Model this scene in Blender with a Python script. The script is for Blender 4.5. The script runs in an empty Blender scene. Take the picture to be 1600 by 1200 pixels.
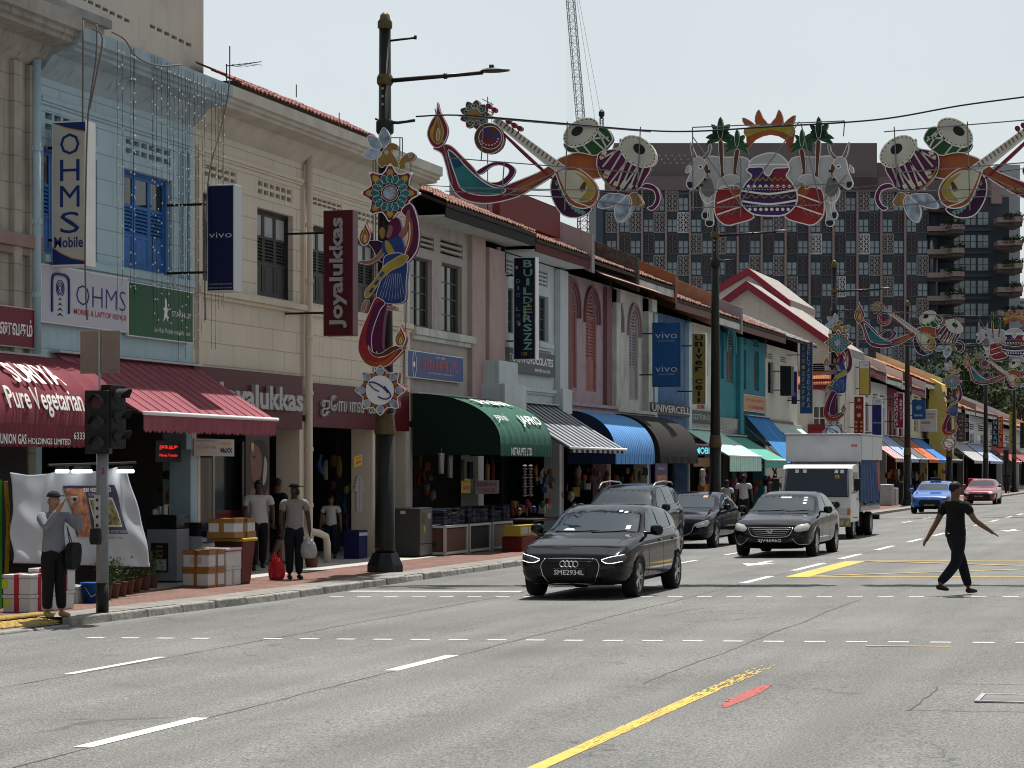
import bpy,bmesh,math,random
from mathutils import Vector,Matrix
from mathutils.geometry import tessellate_polygon
from mathutils.bvhtree import BVHTree
random.seed(7)
R = random.random
def RU(a,b): return a + (b - a) * random.random()
S = bpy.context.scene
COL = S.collection
# ---------------------------------------------------------------- camera
# x = to the right across the road, y = along the road away from the viewer, z = up
E = 1.88                       # eye height above the road level at x = 0
F,CX,HY,VX = 3560.0,800.0,730.0,1890.0
TH = math.atan((VX - CX) / F)
SN,CS = math.sin(TH),math.cos(TH)
cam_d = bpy.data.cameras.new('camera'); cam = bpy.data.objects.new('camera',cam_d); COL.objects.link(cam)
cam.location = (0,0,E); cam.rotation_euler = (math.radians(90),0,TH)
cam_d.sensor_width = 36; cam_d.lens = 36 * F / 1600; cam_d.shift_y = (HY - 600) / 1600
cam_d.clip_start = .2; cam_d.clip_end = 3000
S.camera = cam
# ---------------------------------------------------------------- light
SUN_DIR = Vector((0.02,-0.40,-1.0)).normalized()
W = bpy.data.worlds.new("World"); S.world = W; W.use_nodes = True
nt = W.node_tree; nt.nodes.clear()
wo = nt.nodes.new('ShaderNodeOutputWorld'); bg = nt.nodes.new('ShaderNodeBackground'); sky = nt.nodes.new('ShaderNodeTexSky')
sky.sky_type = 'NISHITA'; sky.sun_disc = False
sv = -SUN_DIR
sky.sun_elevation = math.asin(sv.z); sky.sun_rotation = math.atan2(sv.x,sv.y)
sky.air_density = 1.0; sky.dust_density = 1.5; sky.ozone_density = 1.0; sky.altitude = 0
hsv = nt.nodes.new('ShaderNodeHueSaturation'); hsv.inputs['Saturation'].default_value = .30; hsv.inputs['Value'].default_value = 1.0
bg.inputs['Strength'].default_value = 0.090
nt.links.new(sky.outputs[0],hsv.inputs['Color'])
tint = nt.nodes.new('ShaderNodeMix'); tint.data_type = 'RGBA'; tint.blend_type = 'MULTIPLY'; tint.inputs[0].default_value = 1; tint.inputs[7].default_value = (.95,.985,.96,1)
cn = nt.nodes.new('ShaderNodeTexNoise'); cn.inputs['Scale'].default_value = 2.2; cn.inputs['Detail'].default_value = 5      # thin uneven veil of cloud
gc = nt.nodes.new('ShaderNodeTexCoord'); nt.links.new(gc.outputs['Generated'],cn.inputs['Vector'])
cr_ = nt.nodes.new('ShaderNodeMapRange'); nt.links.new(cn.outputs['Fac'],cr_.inputs[0]); cr_.inputs[1].default_value = .3; cr_.inputs[2].default_value = .7; cr_.inputs[3].default_value = .95; cr_.inputs[4].default_value = 1.05
nt.links.new(cr_.outputs[0],hsv.inputs['Value'])
nt.links.new(hsv.outputs[0],tint.inputs[6]); nt.links.new(tint.outputs[2],bg.inputs['Color']); nt.links.new(bg.outputs[0],wo.inputs['Surface'])
sd = bpy.data.lights.new('sun','SUN'); sd.energy = 4.6; sd.angle = math.radians(.5); sd.color = (1,.96,.9)
sun = bpy.data.objects.new('sun',sd); COL.objects.link(sun)
sun.rotation_euler = SUN_DIR.to_track_quat('-Z','Y').to_euler(); sun.location = (0,0,60)
S.view_settings.view_transform = 'Standard'; S.view_settings.look = 'None'
S.view_settings.exposure = .5; S.view_settings.gamma = 1; S.view_settings.use_curve_mapping = False
S.render.engine = 'CYCLES'; S.cycles.max_bounces = 6; S.cycles.use_denoising = True; S.cycles.filter_width = 1.05
# ---------------------------------------------------------------- measuring helpers
def PF(px,py,X):            # point of the plane x = X (parallel to the facades) seen at a pixel
    zc = -X * F / (CS * (VX - px)); return Vector((X,(zc + X * SN) / CS,E - (py - HY) * zc / F))
def PY(px,py,Y):            # point of the plane y = Y (across the road)
    k = (px - CX) / F; zc = Y / (CS + k * SN)
    return Vector((k * zc * CS - zc * SN,Y,E - (py - HY) * zc / F))
FALL = .015
def road_z(x): return FALL * x if x < 0 else -FALL * x
WALK = -0.10                  # pavement level
XF = -17.8                    # facade plane
def PG(px,py,z=None):       # ground point
    X = -10.
    for _ in range(12):
        h = E - (road_z(X) if z is None else z); X = CS * h / ((py - HY) / (px - VX))
    zc = F * h / (py - HY); return Vector((X,(zc + X * SN) / CS,E - h))
MF = Matrix(((0,0,1,0),(1,0,0,0),(0,1,0,0),(0,0,0,1)))      # local xy -> faces +x (road)
MC = Matrix(((1,0,0,0),(0,0,-1,0),(0,1,0,0),(0,0,0,1)))     # local xy -> faces -y (viewer)
# ---------------------------------------------------------------- materials
MATS = {}
def mat(name,col=(.5,.5,.5),rough=.7,metal=0,var=0,vscale=3,stain=0,scol=(.05,.045,.04),bump=0,bscale=40,
        emit=0,coat=0,spec=.25,grooves=None,ior=None,streak=0,alpha=None):
    if name in MATS: return MATS[name]
    m = bpy.data.materials.new(name); m.use_nodes = True; MATS[name] = m
    t = m.node_tree; N = t.nodes; L = t.links; b = N['Principled BSDF']
    b.inputs['Base Color'].default_value = (*col,1); b.inputs['Roughness'].default_value = rough
    b.inputs['Metallic'].default_value = metal; b.inputs['Specular IOR Level'].default_value = spec
    if ior: b.inputs['IOR'].default_value = ior
    if coat: b.inputs['Coat Weight'].default_value = coat; b.inputs['Coat Roughness'].default_value = .04
    if emit: b.inputs['Emission Color'].default_value = (*col,1); b.inputs['Emission Strength'].default_value = emit
    m.diffuse_color = (*col,1)
    if var or stain or bump or grooves or streak:
        tc = N.new('ShaderNodeTexCoord'); geo = N.new('ShaderNodeNewGeometry'); P = geo.outputs['Position']
        cur = None
        def mix(fac,a,c):
            x = N.new('ShaderNodeMix'); x.data_type = 'RGBA'
            if hasattr(fac,'links'): L.new(fac,x.inputs[0])
            else: x.inputs[0].default_value = fac
            if hasattr(a,'links'): L.new(a,x.inputs[6])
            else: x.inputs[6].default_value = (*a,1)
            if hasattr(c,'links'): L.new(c,x.inputs[7])
            else: x.inputs[7].default_value = (*c,1)
            return x.outputs[2]
        def noise(sc,det=4,vec=None):
            n = N.new('ShaderNodeTexNoise'); n.inputs['Scale'].default_value = sc; n.inputs['Detail'].default_value = det
            L.new(vec or P,n.inputs['Vector']); return n.outputs['Fac']
        def ramp(f,lo,hi):
            r = N.new('ShaderNodeMapRange'); r.inputs[1].default_value = lo; r.inputs[2].default_value = hi; L.new(f,r.inputs[0]); return r.outputs[0]
        def scaled(sx,sy,sz):
            v = N.new('ShaderNodeVectorMath'); v.operation = 'MULTIPLY'; L.new(P,v.inputs[0]); v.inputs[1].default_value = (sx,sy,sz); return v.outputs[0]
        c = (*col,)
        if var:
            c = mix(ramp(noise(vscale,5),.3,.7),tuple(v * (1 - var) for v in col),tuple(min(1,v * (1 + var)) for v in col))
        if stain:
            f = ramp(noise(1.3,8),.62 - .2 * stain,.8); c = mix(f,c,tuple(.5 * v + .5 * s for v,s in zip(col,scol)))
        if streak:
            f = ramp(noise(1.0,6,scaled(7,7,.7)),.55,.85)
            mm = N.new('ShaderNodeMath'); mm.operation = 'MULTIPLY'; L.new(f,mm.inputs[0]); mm.inputs[1].default_value = streak
            c = mix(mm.outputs[0],c,scol)
        bh = None
        if grooves:
            bt = N.new('ShaderNodeTexBrick'); bt.offset = grooves[3] if len(grooves) > 3 else .5
            bt.inputs['Scale'].default_value = 1; bt.inputs['Brick Width'].default_value = grooves[0]; bt.inputs['Row Height'].default_value = grooves[1]
            bt.inputs['Mortar Size'].default_value = grooves[2]; bt.inputs['Mortar Smooth'].default_value = .2
            sp = N.new('ShaderNodeSeparateXYZ'); L.new(P,sp.inputs[0]); cb = N.new('ShaderNodeCombineXYZ')
            ax = grooves[4] if len(grooves) > 4 else 'YZ'
            L.new(sp.outputs[ax[0]],cb.inputs[0]); L.new(sp.outputs[ax[1]],cb.inputs[1]); L.new(cb.outputs[0],bt.inputs['Vector'])
            c = mix(bt.outputs['Fac'],c,tuple(v * (.62 if ax == 'YZ' else .5) for v in col)); bh = bt.outputs['Fac']
        if not isinstance(c,tuple): L.new(c,b.inputs['Base Color'])
        if bump or bh is not None:
            bm = N.new('ShaderNodeBump'); bm.inputs['Strength'].default_value = bump or .4; bm.inputs['Distance'].default_value = .02
            if bump:
                L.new(noise(bscale,5),bm.inputs['Height'])
            else:
                iv = N.new('ShaderNodeMath'); iv.operation = 'SUBTRACT'; iv.inputs[0].default_value = 1; L.new(bh,iv.inputs[1]); L.new(iv.outputs[0],bm.inputs['Height'])
            L.new(bm.outputs[0],b.inputs['Normal'])
    return m
# ---------------------------------------------------------------- mesh builder
class MB:
    def __init__(s): s.v = []; s.f = []; s.m = []
    def add(s,vs,fs,m=0,M=None):
        n = len(s.v)
        s.v += [tuple(M @ Vector(v)) if M else tuple(v) for v in vs]
        s.f += [tuple(n + i for i in f) for f in fs]; s.m += [m] * len(fs); return s
    def box(s,x0,x1,y0,y1,z0,z1,m=0,M=None):
        if x0 > x1: x0,x1 = x1,x0
        if y0 > y1: y0,y1 = y1,y0
        if z0 > z1: z0,z1 = z1,z0
        return s.add([(x0,y0,z0),(x1,y0,z0),(x1,y1,z0),(x0,y1,z0),(x0,y0,z1),(x1,y0,z1),(x1,y1,z1),(x0,y1,z1)],
                     [(0,3,2,1),(4,5,6,7),(0,1,5,4),(1,2,6,5),(2,3,7,6),(3,0,4,7)],m,M)
    def quad(s,a,b,c,d,m=0): return s.add([a,b,c,d],[(0,1,2,3)],m)
    def tube(s,pts,r,n=6,m=0,M=None,caps=True,closed=False):
        pts = [Vector(p) for p in pts]; k = len(pts); rs = r if isinstance(r,(list,tuple)) else [r] * k
        vs = []; fs = []; up = None
        for i,p in enumerate(pts):
            a = pts[i - 1] if (i or closed) else p; b = pts[(i + 1) % k] if (i < k - 1 or closed) else p
            d = (b - a); d = d.normalized() if d.length > 1e-9 else Vector((0,0,1))
            if up is None: up = Vector((0,0,1)) if abs(d.z) < .9 else Vector((1,0,0))
            u = d.cross(up); u = u.normalized() if u.length > 1e-6 else d.orthogonal().normalized(); w = u.cross(d).normalized(); up = w
            for j in range(n):
                t = 2 * math.pi * (j + .5) / n; vs.append(p + (u * math.cos(t) + w * math.sin(t)) * rs[i])
        for i in range(k if closed else k - 1):
            i2 = (i + 1) % k
            for j in range(n): fs.append((i * n + j,i * n + (j + 1) % n,i2 * n + (j + 1) % n,i2 * n + j))
        if caps and not closed: fs += [tuple(range(n))[::-1],tuple((k - 1) * n + j for j in range(n))]
        return s.add(vs,fs,m,M)
    def lathe(s,prof,n=16,m=0,M=None,axis='z',caps=True):     # prof: (radius, height)
        vs = []; fs = []
        for r,h in prof:
            for j in range(n):
                t = 2 * math.pi * j / n; c,q = r * math.cos(t),r * math.sin(t)
                vs.append((c,q,h) if axis == 'z' else ((h,c,q) if axis == 'x' else (q,h,c)))
        for i in range(len(prof) - 1):
            for j in range(n): fs.append((i * n + j,i * n + (j + 1) % n,(i + 1) * n + (j + 1) % n,(i + 1) * n + j))
        if caps: fs += [tuple(range(n))[::-1],tuple((len(prof) - 1) * n + j for j in range(n))]
        return s.add(vs,fs,m,M)
    def prism(s,pts,t0,t1,m=0,M=None):              # outline in local xy, extruded along local z
        n = len(pts)
        if sum(pts[i][0] * pts[(i + 1) % n][1] - pts[(i + 1) % n][0] * pts[i][1] for i in range(n)) < 0: pts = pts[::-1]
        tr = tessellate_polygon([[Vector((p[0],p[1],0)) for p in pts]])
        fs = []
        for a,b,c in tr:
            A,B,C = pts[a],pts[b],pts[c]
            if (B[0] - A[0]) * (C[1] - A[1]) - (B[1] - A[1]) * (C[0] - A[0]) < 0: b,c = c,b
            fs += [(a + n,b + n,c + n),(a,c,b)]
        for i in range(n): j = (i + 1) % n; fs.append((i,j,j + n,i + n))
        return s.add([(p[0],p[1],t0) for p in pts] + [(p[0],p[1],t1) for p in pts],fs,m,M)
    def grid(s,fn,nu,nv,m=0):
        vs = [fn(i / nu,j / nv) for j in range(nv + 1) for i in range(nu + 1)]
        fs = [(j * (nu + 1) + i,j * (nu + 1) + i + 1,(j + 1) * (nu + 1) + i + 1,(j + 1) * (nu + 1) + i) for j in range(nv) for i in range(nu)]
        return s.add(vs,fs,m)
    def mesh(s,name,mats):
        me = bpy.data.meshes.new(name); me.from_pydata(s.v,[],s.f)
        for m in (mats if isinstance(mats,(list,tuple)) else [mats]): me.materials.append(m)
        me.polygons.foreach_set('material_index',s.m); me.update(); return me
    def build(s,name,mats,parent=None,smooth=False,bevel=0,M=None):
        return link(name,s.mesh(name,mats),parent,smooth,bevel,M)
def link(name,me,parent=None,smooth=False,bevel=0,M=None):
    o = bpy.data.objects.new(name,me); COL.objects.link(o)
    if parent is not None: o.parent = parent
    if M is not None: o.matrix_local = M
    if smooth: me.polygons.foreach_set('use_smooth',[True] * len(me.polygons))
    if bevel:
        b = o.modifiers.new('b','BEVEL'); b.width = bevel; b.segments = 2; b.limit_method = 'ANGLE'; b.angle_limit = .6
    return o
def copy_part(src,parent,M=None,name=None):
    o = src.copy(); COL.objects.link(o); o.parent = parent
    if M is not None: o.matrix_local = M
    return o
def tag(o,label,cat,group=None):
    o['label'] = label; o['category'] = cat
    if group: o['group'] = group
    return o
def thing(name,label,cat,loc=(0,0,0),rz=0,group=None):
    o = bpy.data.objects.new(name,None); COL.objects.link(o); o.location = loc; o.rotation_euler = (0,0,rz)
    o.empty_display_size = .2; return tag(o,label,cat,group)
def struct(o): o['kind'] = 'structure'; return o
def stuff(o): o['kind'] = 'stuff'; return o
def copy_tree(o,parent=None):
    c = o.copy(); COL.objects.link(c); c.parent = parent
    for ch in list(KIDS.get(o.name,[])) or [x for x in o.children]: copy_tree(ch,c)
    return c
KIDS = {}
_fc = {}
def text_mesh(body,w=None,h=None,bold=0,ext=0,align='C',cond=None,spacing=1.0,ls=1.0):
    c = bpy.data.curves.new('t','FONT'); c.body = body; c.size = 1; c.offset = bold; c.extrude = 0; c.resolution_u = 2
    c.space_character = spacing; c.space_line = ls; c.align_x = 'CENTER' if align == 'C' else 'LEFT'
    o = bpy.data.objects.new('t',c); me = bpy.data.meshes.new_from_object(o); bpy.data.objects.remove(o); bpy.data.curves.remove(c)
    xs = [v.co.x for v in me.vertices]; ys = [v.co.y for v in me.vertices]
    x0,x1,y0,y1 = min(xs),max(xs),min(ys),max(ys); sx = sy = 1
    if w and h: sx = w / (x1 - x0); sy = h / (y1 - y0)
    elif w: sx = sy = w / (x1 - x0)
    elif h: sx = sy = h / (y1 - y0)
    mb = MB(); vs = [((v.co.x - (x0 + x1) / 2) * sx,(v.co.y - (y0 + y1) / 2) * sy,0) for v in me.vertices]
    fs = [tuple(p.vertices) for p in me.polygons]
    mb.add(vs,fs)
    if ext:
        from collections import Counter
        ec = Counter(); 
        for f in fs:
            for i in range(len(f)): ec[tuple(sorted((f[i],f[(i + 1) % len(f)])))] += 1
        n = len(vs); mb.v = [(a,b,ext) for a,b,_ in vs] + [(a,b,0) for a,b,_ in vs]
        for f in fs:
            for i in range(len(f)):
                a,b = f[i],f[(i + 1) % len(f)]
                if ec[tuple(sorted((a,b)))] == 1: mb.f.append((a,a + n,b + n,b)); mb.m.append(0)
    bpy.data.meshes.remove(me); return mb
def text(body,at,M,mtl,parent=None,name='lettering',**k):
    mb = text_mesh(body,**k)
    # stands 4 mm off its board
    T = Matrix.Translation(Vector(at)) @ M @ Matrix.Translation((0,0,.004))
    mb.v = [tuple(T @ Vector(v)) for v in mb.v]
    return mb.build(name,mtl,parent)
def smoothpoly(pts,n=5,closed=True):
    k = len(pts); out = []
    rng = range(k) if closed else range(k - 1)
    for i in rng:
        p0 = pts[(i - 1) % k] if closed or i else pts[i]; p1 = pts[i]; p2 = pts[(i + 1) % k]; p3 = pts[(i + 2) % k] if closed or i < k - 2 else pts[i + 1]
        for j in range(n):
            t = j / n
            out.append(tuple(.5 * (2 * p1[q] + (p2[q] - p0[q]) * t + (2 * p0[q] - 5 * p1[q] + 4 * p2[q] - p3[q]) * t * t + (3 * p1[q] - p0[q] - 3 * p2[q] + p3[q]) * t ** 3) for q in range(len(p1))))
    if not closed: out.append(tuple(pts[-1]))
    return out
def BX(n,mt,p,*a,**k): return MB().box(*a).build(n,mt,p,**k)
def TB(n,mt,p,*a,**k): return MB().tube(*a).build(n,mt,p,**k)
# a few common materials
white = mat('white_paint',(.75,.75,.73),.5,var=.06)
letter_white = mat('white_lettering',(.8,.8,.78),.5)
black = mat('black_matt',(.012,.012,.013),.5)
dark = mat('dark_interior',(.004,.004,.004),.9,spec=.1)
steel = mat('galvanised_steel',(.35,.36,.37),.45,.6,var=.1)
chrome = mat('chrome',(.75,.75,.76),.14,1)
darkmetal = mat('dark_bronze_pole_paint',(.018,.017,.015),.42,.2,var=.15,vscale=8)
gold = mat('dull_gold_paint',(.10,.072,.03),.5,.3,var=.25,vscale=14)
# ---------------------------------------------------------------- ground and road
def sheet(name,x0,x1,y0,y1,lift,mtl,nx=1,ny=1,kind='structure',zf=None):
    mb = MB(); zf = zf or (lambda x: road_z(x))
    mb.grid(lambda u,v: (x0 + (x1 - x0) * u,y0 + (y1 - y0) * v,zf(x0 + (x1 - x0) * u) + lift),nx,ny)
    o = mb.build(name,mtl); o['kind'] = kind; return o
gm = mat('far_ground',(.12,.12,.11),.9,var=.2,vscale=.1)
g = MB(); g.add([(-1500,-60,-.45),(1500,-60,-.45),(1500,2500,-.45),(-1500,2500,-.45)],[(0,1,2,3)]); struct(g.build('ground',gm))
def asphalt_mat():
    m = bpy.data.materials.new('worn_asphalt'); m.use_nodes = True; t = m.node_tree; N = t.nodes; L = t.links; b = N['Principled BSDF']
    geo = N.new('ShaderNodeNewGeometry'); P = geo.outputs['Position']
    def noise(sc,det=3,mul=None):
        n = N.new('ShaderNodeTexNoise'); n.inputs['Scale'].default_value = sc; n.inputs['Detail'].default_value = det
        if mul:
            v = N.new('ShaderNodeVectorMath'); v.operation = 'MULTIPLY'; L.new(P,v.inputs[0]); v.inputs[1].default_value = mul; L.new(v.outputs[0],n.inputs['Vector'])
        else: L.new(P,n.inputs['Vector'])
        return n.outputs['Fac']
    def mr(f,a,c,lo,hi):
        r = N.new('ShaderNodeMapRange'); L.new(f,r.inputs[0]); r.inputs[1].default_value = a; r.inputs[2].default_value = c; r.inputs[3].default_value = lo; r.inputs[4].default_value = hi; return r.outputs[0]
    def mul(a,c):
        x = N.new('ShaderNodeMath'); x.operation = 'MULTIPLY'; L.new(a,x.inputs[0])
        if hasattr(c,'links'): L.new(c,x.inputs[1])
        else: x.inputs[1].default_value = c
        return x.outputs[0]
    def add(a,c):
        x = N.new('ShaderNodeMath'); x.operation = 'ADD'; L.new(a,x.inputs[0]); L.new(c,x.inputs[1]); return x.outputs[0]
    v = mr(noise(48,3),.36,.64,.080,.196)                  # stone speckle
    v = mul(v,mr(noise(120,1),.35,.65,.62,1.42))
    v = mul(v,mr(noise(.35,6),.3,.7,.84,1.13))
    v = mul(v,mr(noise(.9,2),.66,.74,1.0,.80))             # darker oil spots and patches
    v = mul(v,mr(noise(.12,2,(1,.35,1)),.50,.52,1.0,1.07))   # paler relaid areas             # broad tone
    v = mul(v,mr(noise(1.0,4,(1.6,.10,1)),.3,.7,.84,1.12))  # wheel-worn streaks along the road
    vo = N.new('ShaderNodeTexVoronoi'); vo.feature = 'DISTANCE_TO_EDGE'; vo.inputs['Scale'].default_value = .22
    wv = N.new('ShaderNodeTexNoise'); wv.inputs['Scale'].default_value = 1.2; wv.inputs['Detail'].default_value = 6; L.new(P,wv.inputs['Vector'])
    mx = N.new('ShaderNodeVectorMath'); mx.operation = 'MULTIPLY_ADD'; L.new(wv.outputs['Color'],mx.inputs[0]); mx.inputs[1].default_value = (1.6,1.6,0); L.new(P,mx.inputs[2]); L.new(mx.outputs[0],vo.inputs['Vector'])
    crack = mr(vo.outputs['Distance'],.0,.0035,.55,1.0)
    gate = mr(noise(.25,2),.50,.56,1,0)
    cr = N.new('ShaderNodeMath'); cr.operation = 'MAXIMUM'; L.new(crack,cr.inputs[0]); L.new(gate,cr.inputs[1])
    v = mul(v,cr.outputs[0])
    hs = N.new('ShaderNodeCombineColor'); L.new(v,hs.inputs[0]); L.new(v,hs.inputs[1]); L.new(mul(v,.955),hs.inputs[2])
    L.new(hs.outputs[0],b.inputs['Base Color']); b.inputs['Roughness'].default_value = .8; b.inputs['Specular IOR Level'].default_value = .25
    bp = N.new('ShaderNodeBump'); bp.inputs['Strength'].default_value = .55; bp.inputs['Distance'].default_value = .012; L.new(noise(70,3),bp.inputs['Height']); L.new(bp.outputs[0],b.inputs['Normal'])
    return m
KX = -13.95                     # kerb line
ASPH = asphalt_mat()
def kerb_x(y):                  # the kerb swings away towards the near corner
    return KX + (-.75 * max(0,(33 - y)) / 12 if y > 21 else -.75) if y < 33 else KX
rd = MB()
ys = [-30,0,10,20,24,27,30,33,36,50,80,120,200,400,900]
for a,b_ in zip(ys,ys[1:]):
    xs = [-16.2 if a < 33 else KX - .02,0,9]
    for x0,x1 in zip(xs,xs[1:]): rd.quad((x0,a,road_z(x0)),(x1,a,road_z(x1)),(x1,b_,road_z(x1)),(x0,b_,road_z(x0)))
struct(rd.build('road',ASPH))
# kerb: one stone after the other
kst = mat('kerb_stone',(.26,.25,.23),.9,var=.3,vscale=9,stain=.6,bump=.5,bscale=14)
kroot = thing('kerb','x','y'); del kroot['label']; del kroot['category']; struct(kroot)
y = 18.
while y < 88:
    L_ = 1.0; xa,xb = kerb_x(y),kerb_x(y + L_)
    dz = 0 if y > 26.6 else -.085; j = RU(-.012,.012); k = MB()
    z0 = road_z(KX) - .1; z1 = WALK + .004 + dz + j
    k.add([(xa - .16,y + .012,z0),(xa + .015,y + .012,z0),(xb + .015,y + L_ - .012,z0),(xb - .16,y + L_ - .012,z0),
           (xa - .16,y + .012,z1),(xa - .015 + j,y + .012,z1),(xb - .015 + j,y + L_ - .012,z1),(xb - .16,y + L_ - .012,z1)],
          [(0,3,2,1),(4,5,6,7),(0,1,5,4),(1,2,6,5),(2,3,7,6),(3,0,4,7)])
    k.build('kerbstone',kst,kroot,bevel=.02); y += L_
k = MB(); k.box(KX - .16,KX,88,300,-.3,WALK + .004); stuff(k.build('far_kerbstones',kst,kroot))
# pavement: concrete edge, red pavers, pale tiled walkway
pav = mat('red_clay_pavers',(.19,.105,.085),.9,var=.25,vscale=2.5,stain=.5,bump=.0,grooves=(.24,.12,.012,.5,'YX'))
conc = mat('concrete_edge',(.21,.20,.185),.9,var=.2,vscale=2,stain=.5)
tile = mat('pale_floor_tiles',(.42,.40,.37),.6,var=.12,stain=.3,grooves=(.6,.6,.01,0,'YX'))
pv = MB()
for a,b_ in [(10,20),(20,24),(24,27),(27,30),(30,33),(33,60),(60,120),(120,300)]:
    for (m_,o0,o1) in ((0,.155,.75),(1,.75,2.3)):
        xa0,xa1,xb0,xb1 = kerb_x(a) - o0,kerb_x(a) - o1,kerb_x(b_) - o0,kerb_x(b_) - o1
        if m_ == 1: xa1 = xb1 = -16.35
        dz = (-.083 if m_ == 0 else 0) if b_ <= 27 else 0
        pv.quad((xa1,a,WALK + (-.0 if m_ else -.0)),(xa0,a,WALK + dz),(xb0,b_,WALK + dz),(xb1,b_,WALK),m_)
struct(pv.build('pavement',[conc,pav]))
fp = MB(); fp.box(-21.5,-16.352,10,300,-.3,WALK + .004); struct(fp.build('covered_walkway_floor',tile))
# tactile paving at the crossing: ribbed yellow tiles
tac = mat('yellow_tactile_tile',(.50,.36,.13),.7,var=.15)
tm = MB(); tm.box(0,.295,0,.295,0,.02)
for q in range(6): tm.box(.02 + q * .048,.04 + q * .048,.01,.285,.02,.028)
tme = tm.mesh('tactile_tile',tac)
troot = thing('tactile_paving','x','y'); del troot['label']; del troot['category']; struct(troot)
for r_ in range(2):
    for q in range(14):
        yy = 23.3 + q * .3; o = link('tile',tme,troot); o.location = (kerb_x(yy) - .5 - r_ * .31,yy,WALK + (.005 if r_ else -.032)); o.rotation_euler = (0,0 if r_ else .138,0)
# ---------------------------------------------------------------- painted markings (4 mm sheets)
wpaint = mat('worn_white_road_paint',(.62,.62,.60),.7,var=.12,vscale=20,stain=.55,scol=(.12,.12,.12))
ypaint = mat('worn_yellow_road_paint',(.55,.38,.08),.7,var=.15,vscale=15,stain=.6,scol=(.14,.13,.11))
rpaint = mat('red_spray_paint',(.36,.085,.075),.8,var=.1,stain=.9,scol=(.12,.12,.12))
def dash(name,x,w,y0,y1,m_,lift=.004,skew=0):
    mb = MB(); mb.quad((x - w / 2,y0,road_z(x - w / 2) + lift),(x + w / 2,y0 + skew,road_z(x + w / 2) + lift),(x + w / 2,y1 + skew,road_z(x + w / 2) + lift),(x - w / 2,y1,road_z(x - w / 2) + lift)); return struct(mb.build(name,m_))
for a,b_ in [(2,4.4),(8.3,10.6),(14.6,16.6),(21.0,22.9),(38.6,41.2),(43.6,47.2),(49.4,52.4),(55,58),(61,64),(67,70),(73,76),(79,82),(85,88),(91,94),(97,100),(104,107),(112,115),(121,124)]:
    dash('lane_dash',-7.67,.15,a,b_,wpaint)
for a,b_ in [(14.1,16.2),(20.2,22.3),(37,37.5),(46,49),(52,55),(58,61),(84,87),(90,93),(96,99)]:
    dash('lane_dash',-10.76,.11,a,b_,wpaint)
for q in range(30):            # the two dotted lines that bound the pedestrian crossing
    x = -13.4 + q * .46
    for yy in (25.0,34.2):
        if (yy < 30 and (x < -8.9 and q % 5 == 0)) or x > -1.2: continue
        dash('crossing_dash',x,.23,yy + .03 * x + .3,yy + .03 * x + .42,wpaint)
dash('stop_line',-12.3,3.0,35.7,35.95,wpaint)
dash('yellow_line',-4.15,.125,6,15.2,ypaint)
yl = MB(); y = 15.2
while y < 23.5:            # the worn end of the yellow line breaks up into flakes
    f = max(0,(y - 18.2) / 5.0)
    for q in range(9):
        if R() > f * 1.2 - .04:
            x = -4.2125 + q * .014 + RU(-.006,.006) + .006 * f * q; l_ = .112 + RU(0,.05) * (1 - f); yl.quad((x,y,road_z(x) + .004),(x + .0145,y + RU(-.05,.05),road_z(x) + .004),(x + .0145,y + l_,road_z(x) + .004),(x,y + l_ + RU(-.03,.03),road_z(x) + .004))
    y += .11
o = yl.build('yellow_line',ypaint); stuff(o)
dash('yellow_line',-3.1,.9,24.6,24.66,ypaint,.008)
pb = MB(); pa_,pb_ = PG(1126,1106),PG(1204,1069)      # sprayed red streak, ragged at both ends
for q in range(210):
    t = (R() + R() + R()) / 3; c_ = pa_.lerp(pb_,t * 1.25 - .12); w_ = .06 * math.sin(math.pi * min(1,max(0,t))) ** .7
    x,y,s_ = c_.x + RU(-w_,w_),c_.y,RU(.012,.028); z = road_z(x) + .004 + q * 1e-6
    pb.quad((x - s_,y - s_ * 2,z),(x + s_,y - s_ * 2.4,z),(x + s_,y + s_ * 2,z),(x - s_,y + s_ * 2.4,z))
stuff(pb.build('red_paint_mark',rpaint))
# yellow box junction
for (x0,x1,y0,y1) in [(-7.4,4,40.8,41.0),(-7.4,4,48.1,48.3)]: dash('box_line',(x0 + x1) / 2,x1 - x0,y0,y1,ypaint) if False else None
def strip(name,p,q,w,m_,lift=.006,n=1):
    p = Vector((*p,0)); q = Vector((*q,0)); d = (q - p).normalized(); s_ = Vector((-d.y,d.x,0)) * w / 2; mb = MB()
    pts = [p + (q - p) * i / n for i in range(n + 1)]
    for a,b_ in zip(pts,pts[1:]):
        mb.add([(v.x,v.y,road_z(v.x) + lift) for v in (a - s_,b_ - s_,b_ + s_,a + s_)],[(0,1,2,3)])
    return struct(mb.build(name,m_))
strip('box_line',(-7.3,40.9),(-.1,40.9),.16,ypaint); strip('box_line',(-.1,48.2),(-7.3,48.2),.16,ypaint)
strip('box_line',(-7.15,40.98),(-7.15,48.12),.42,ypaint,.004)
strip('box_line',(-6.9,41.2),(-.1,46.4),.13,ypaint,.010); strip('box_line',(-6.9,48.0),(-.1,43.0),.13,ypaint,.014)
for (x,y0,m_) in [(-3.1,52.3,ypaint),(-2.75,50.6,rpaint),(-2.5,53.0,rpaint),(-3.35,50.3,ypaint)]: dash('paint_patch',x,.3,y0,y0 + .9,m_)
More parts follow.
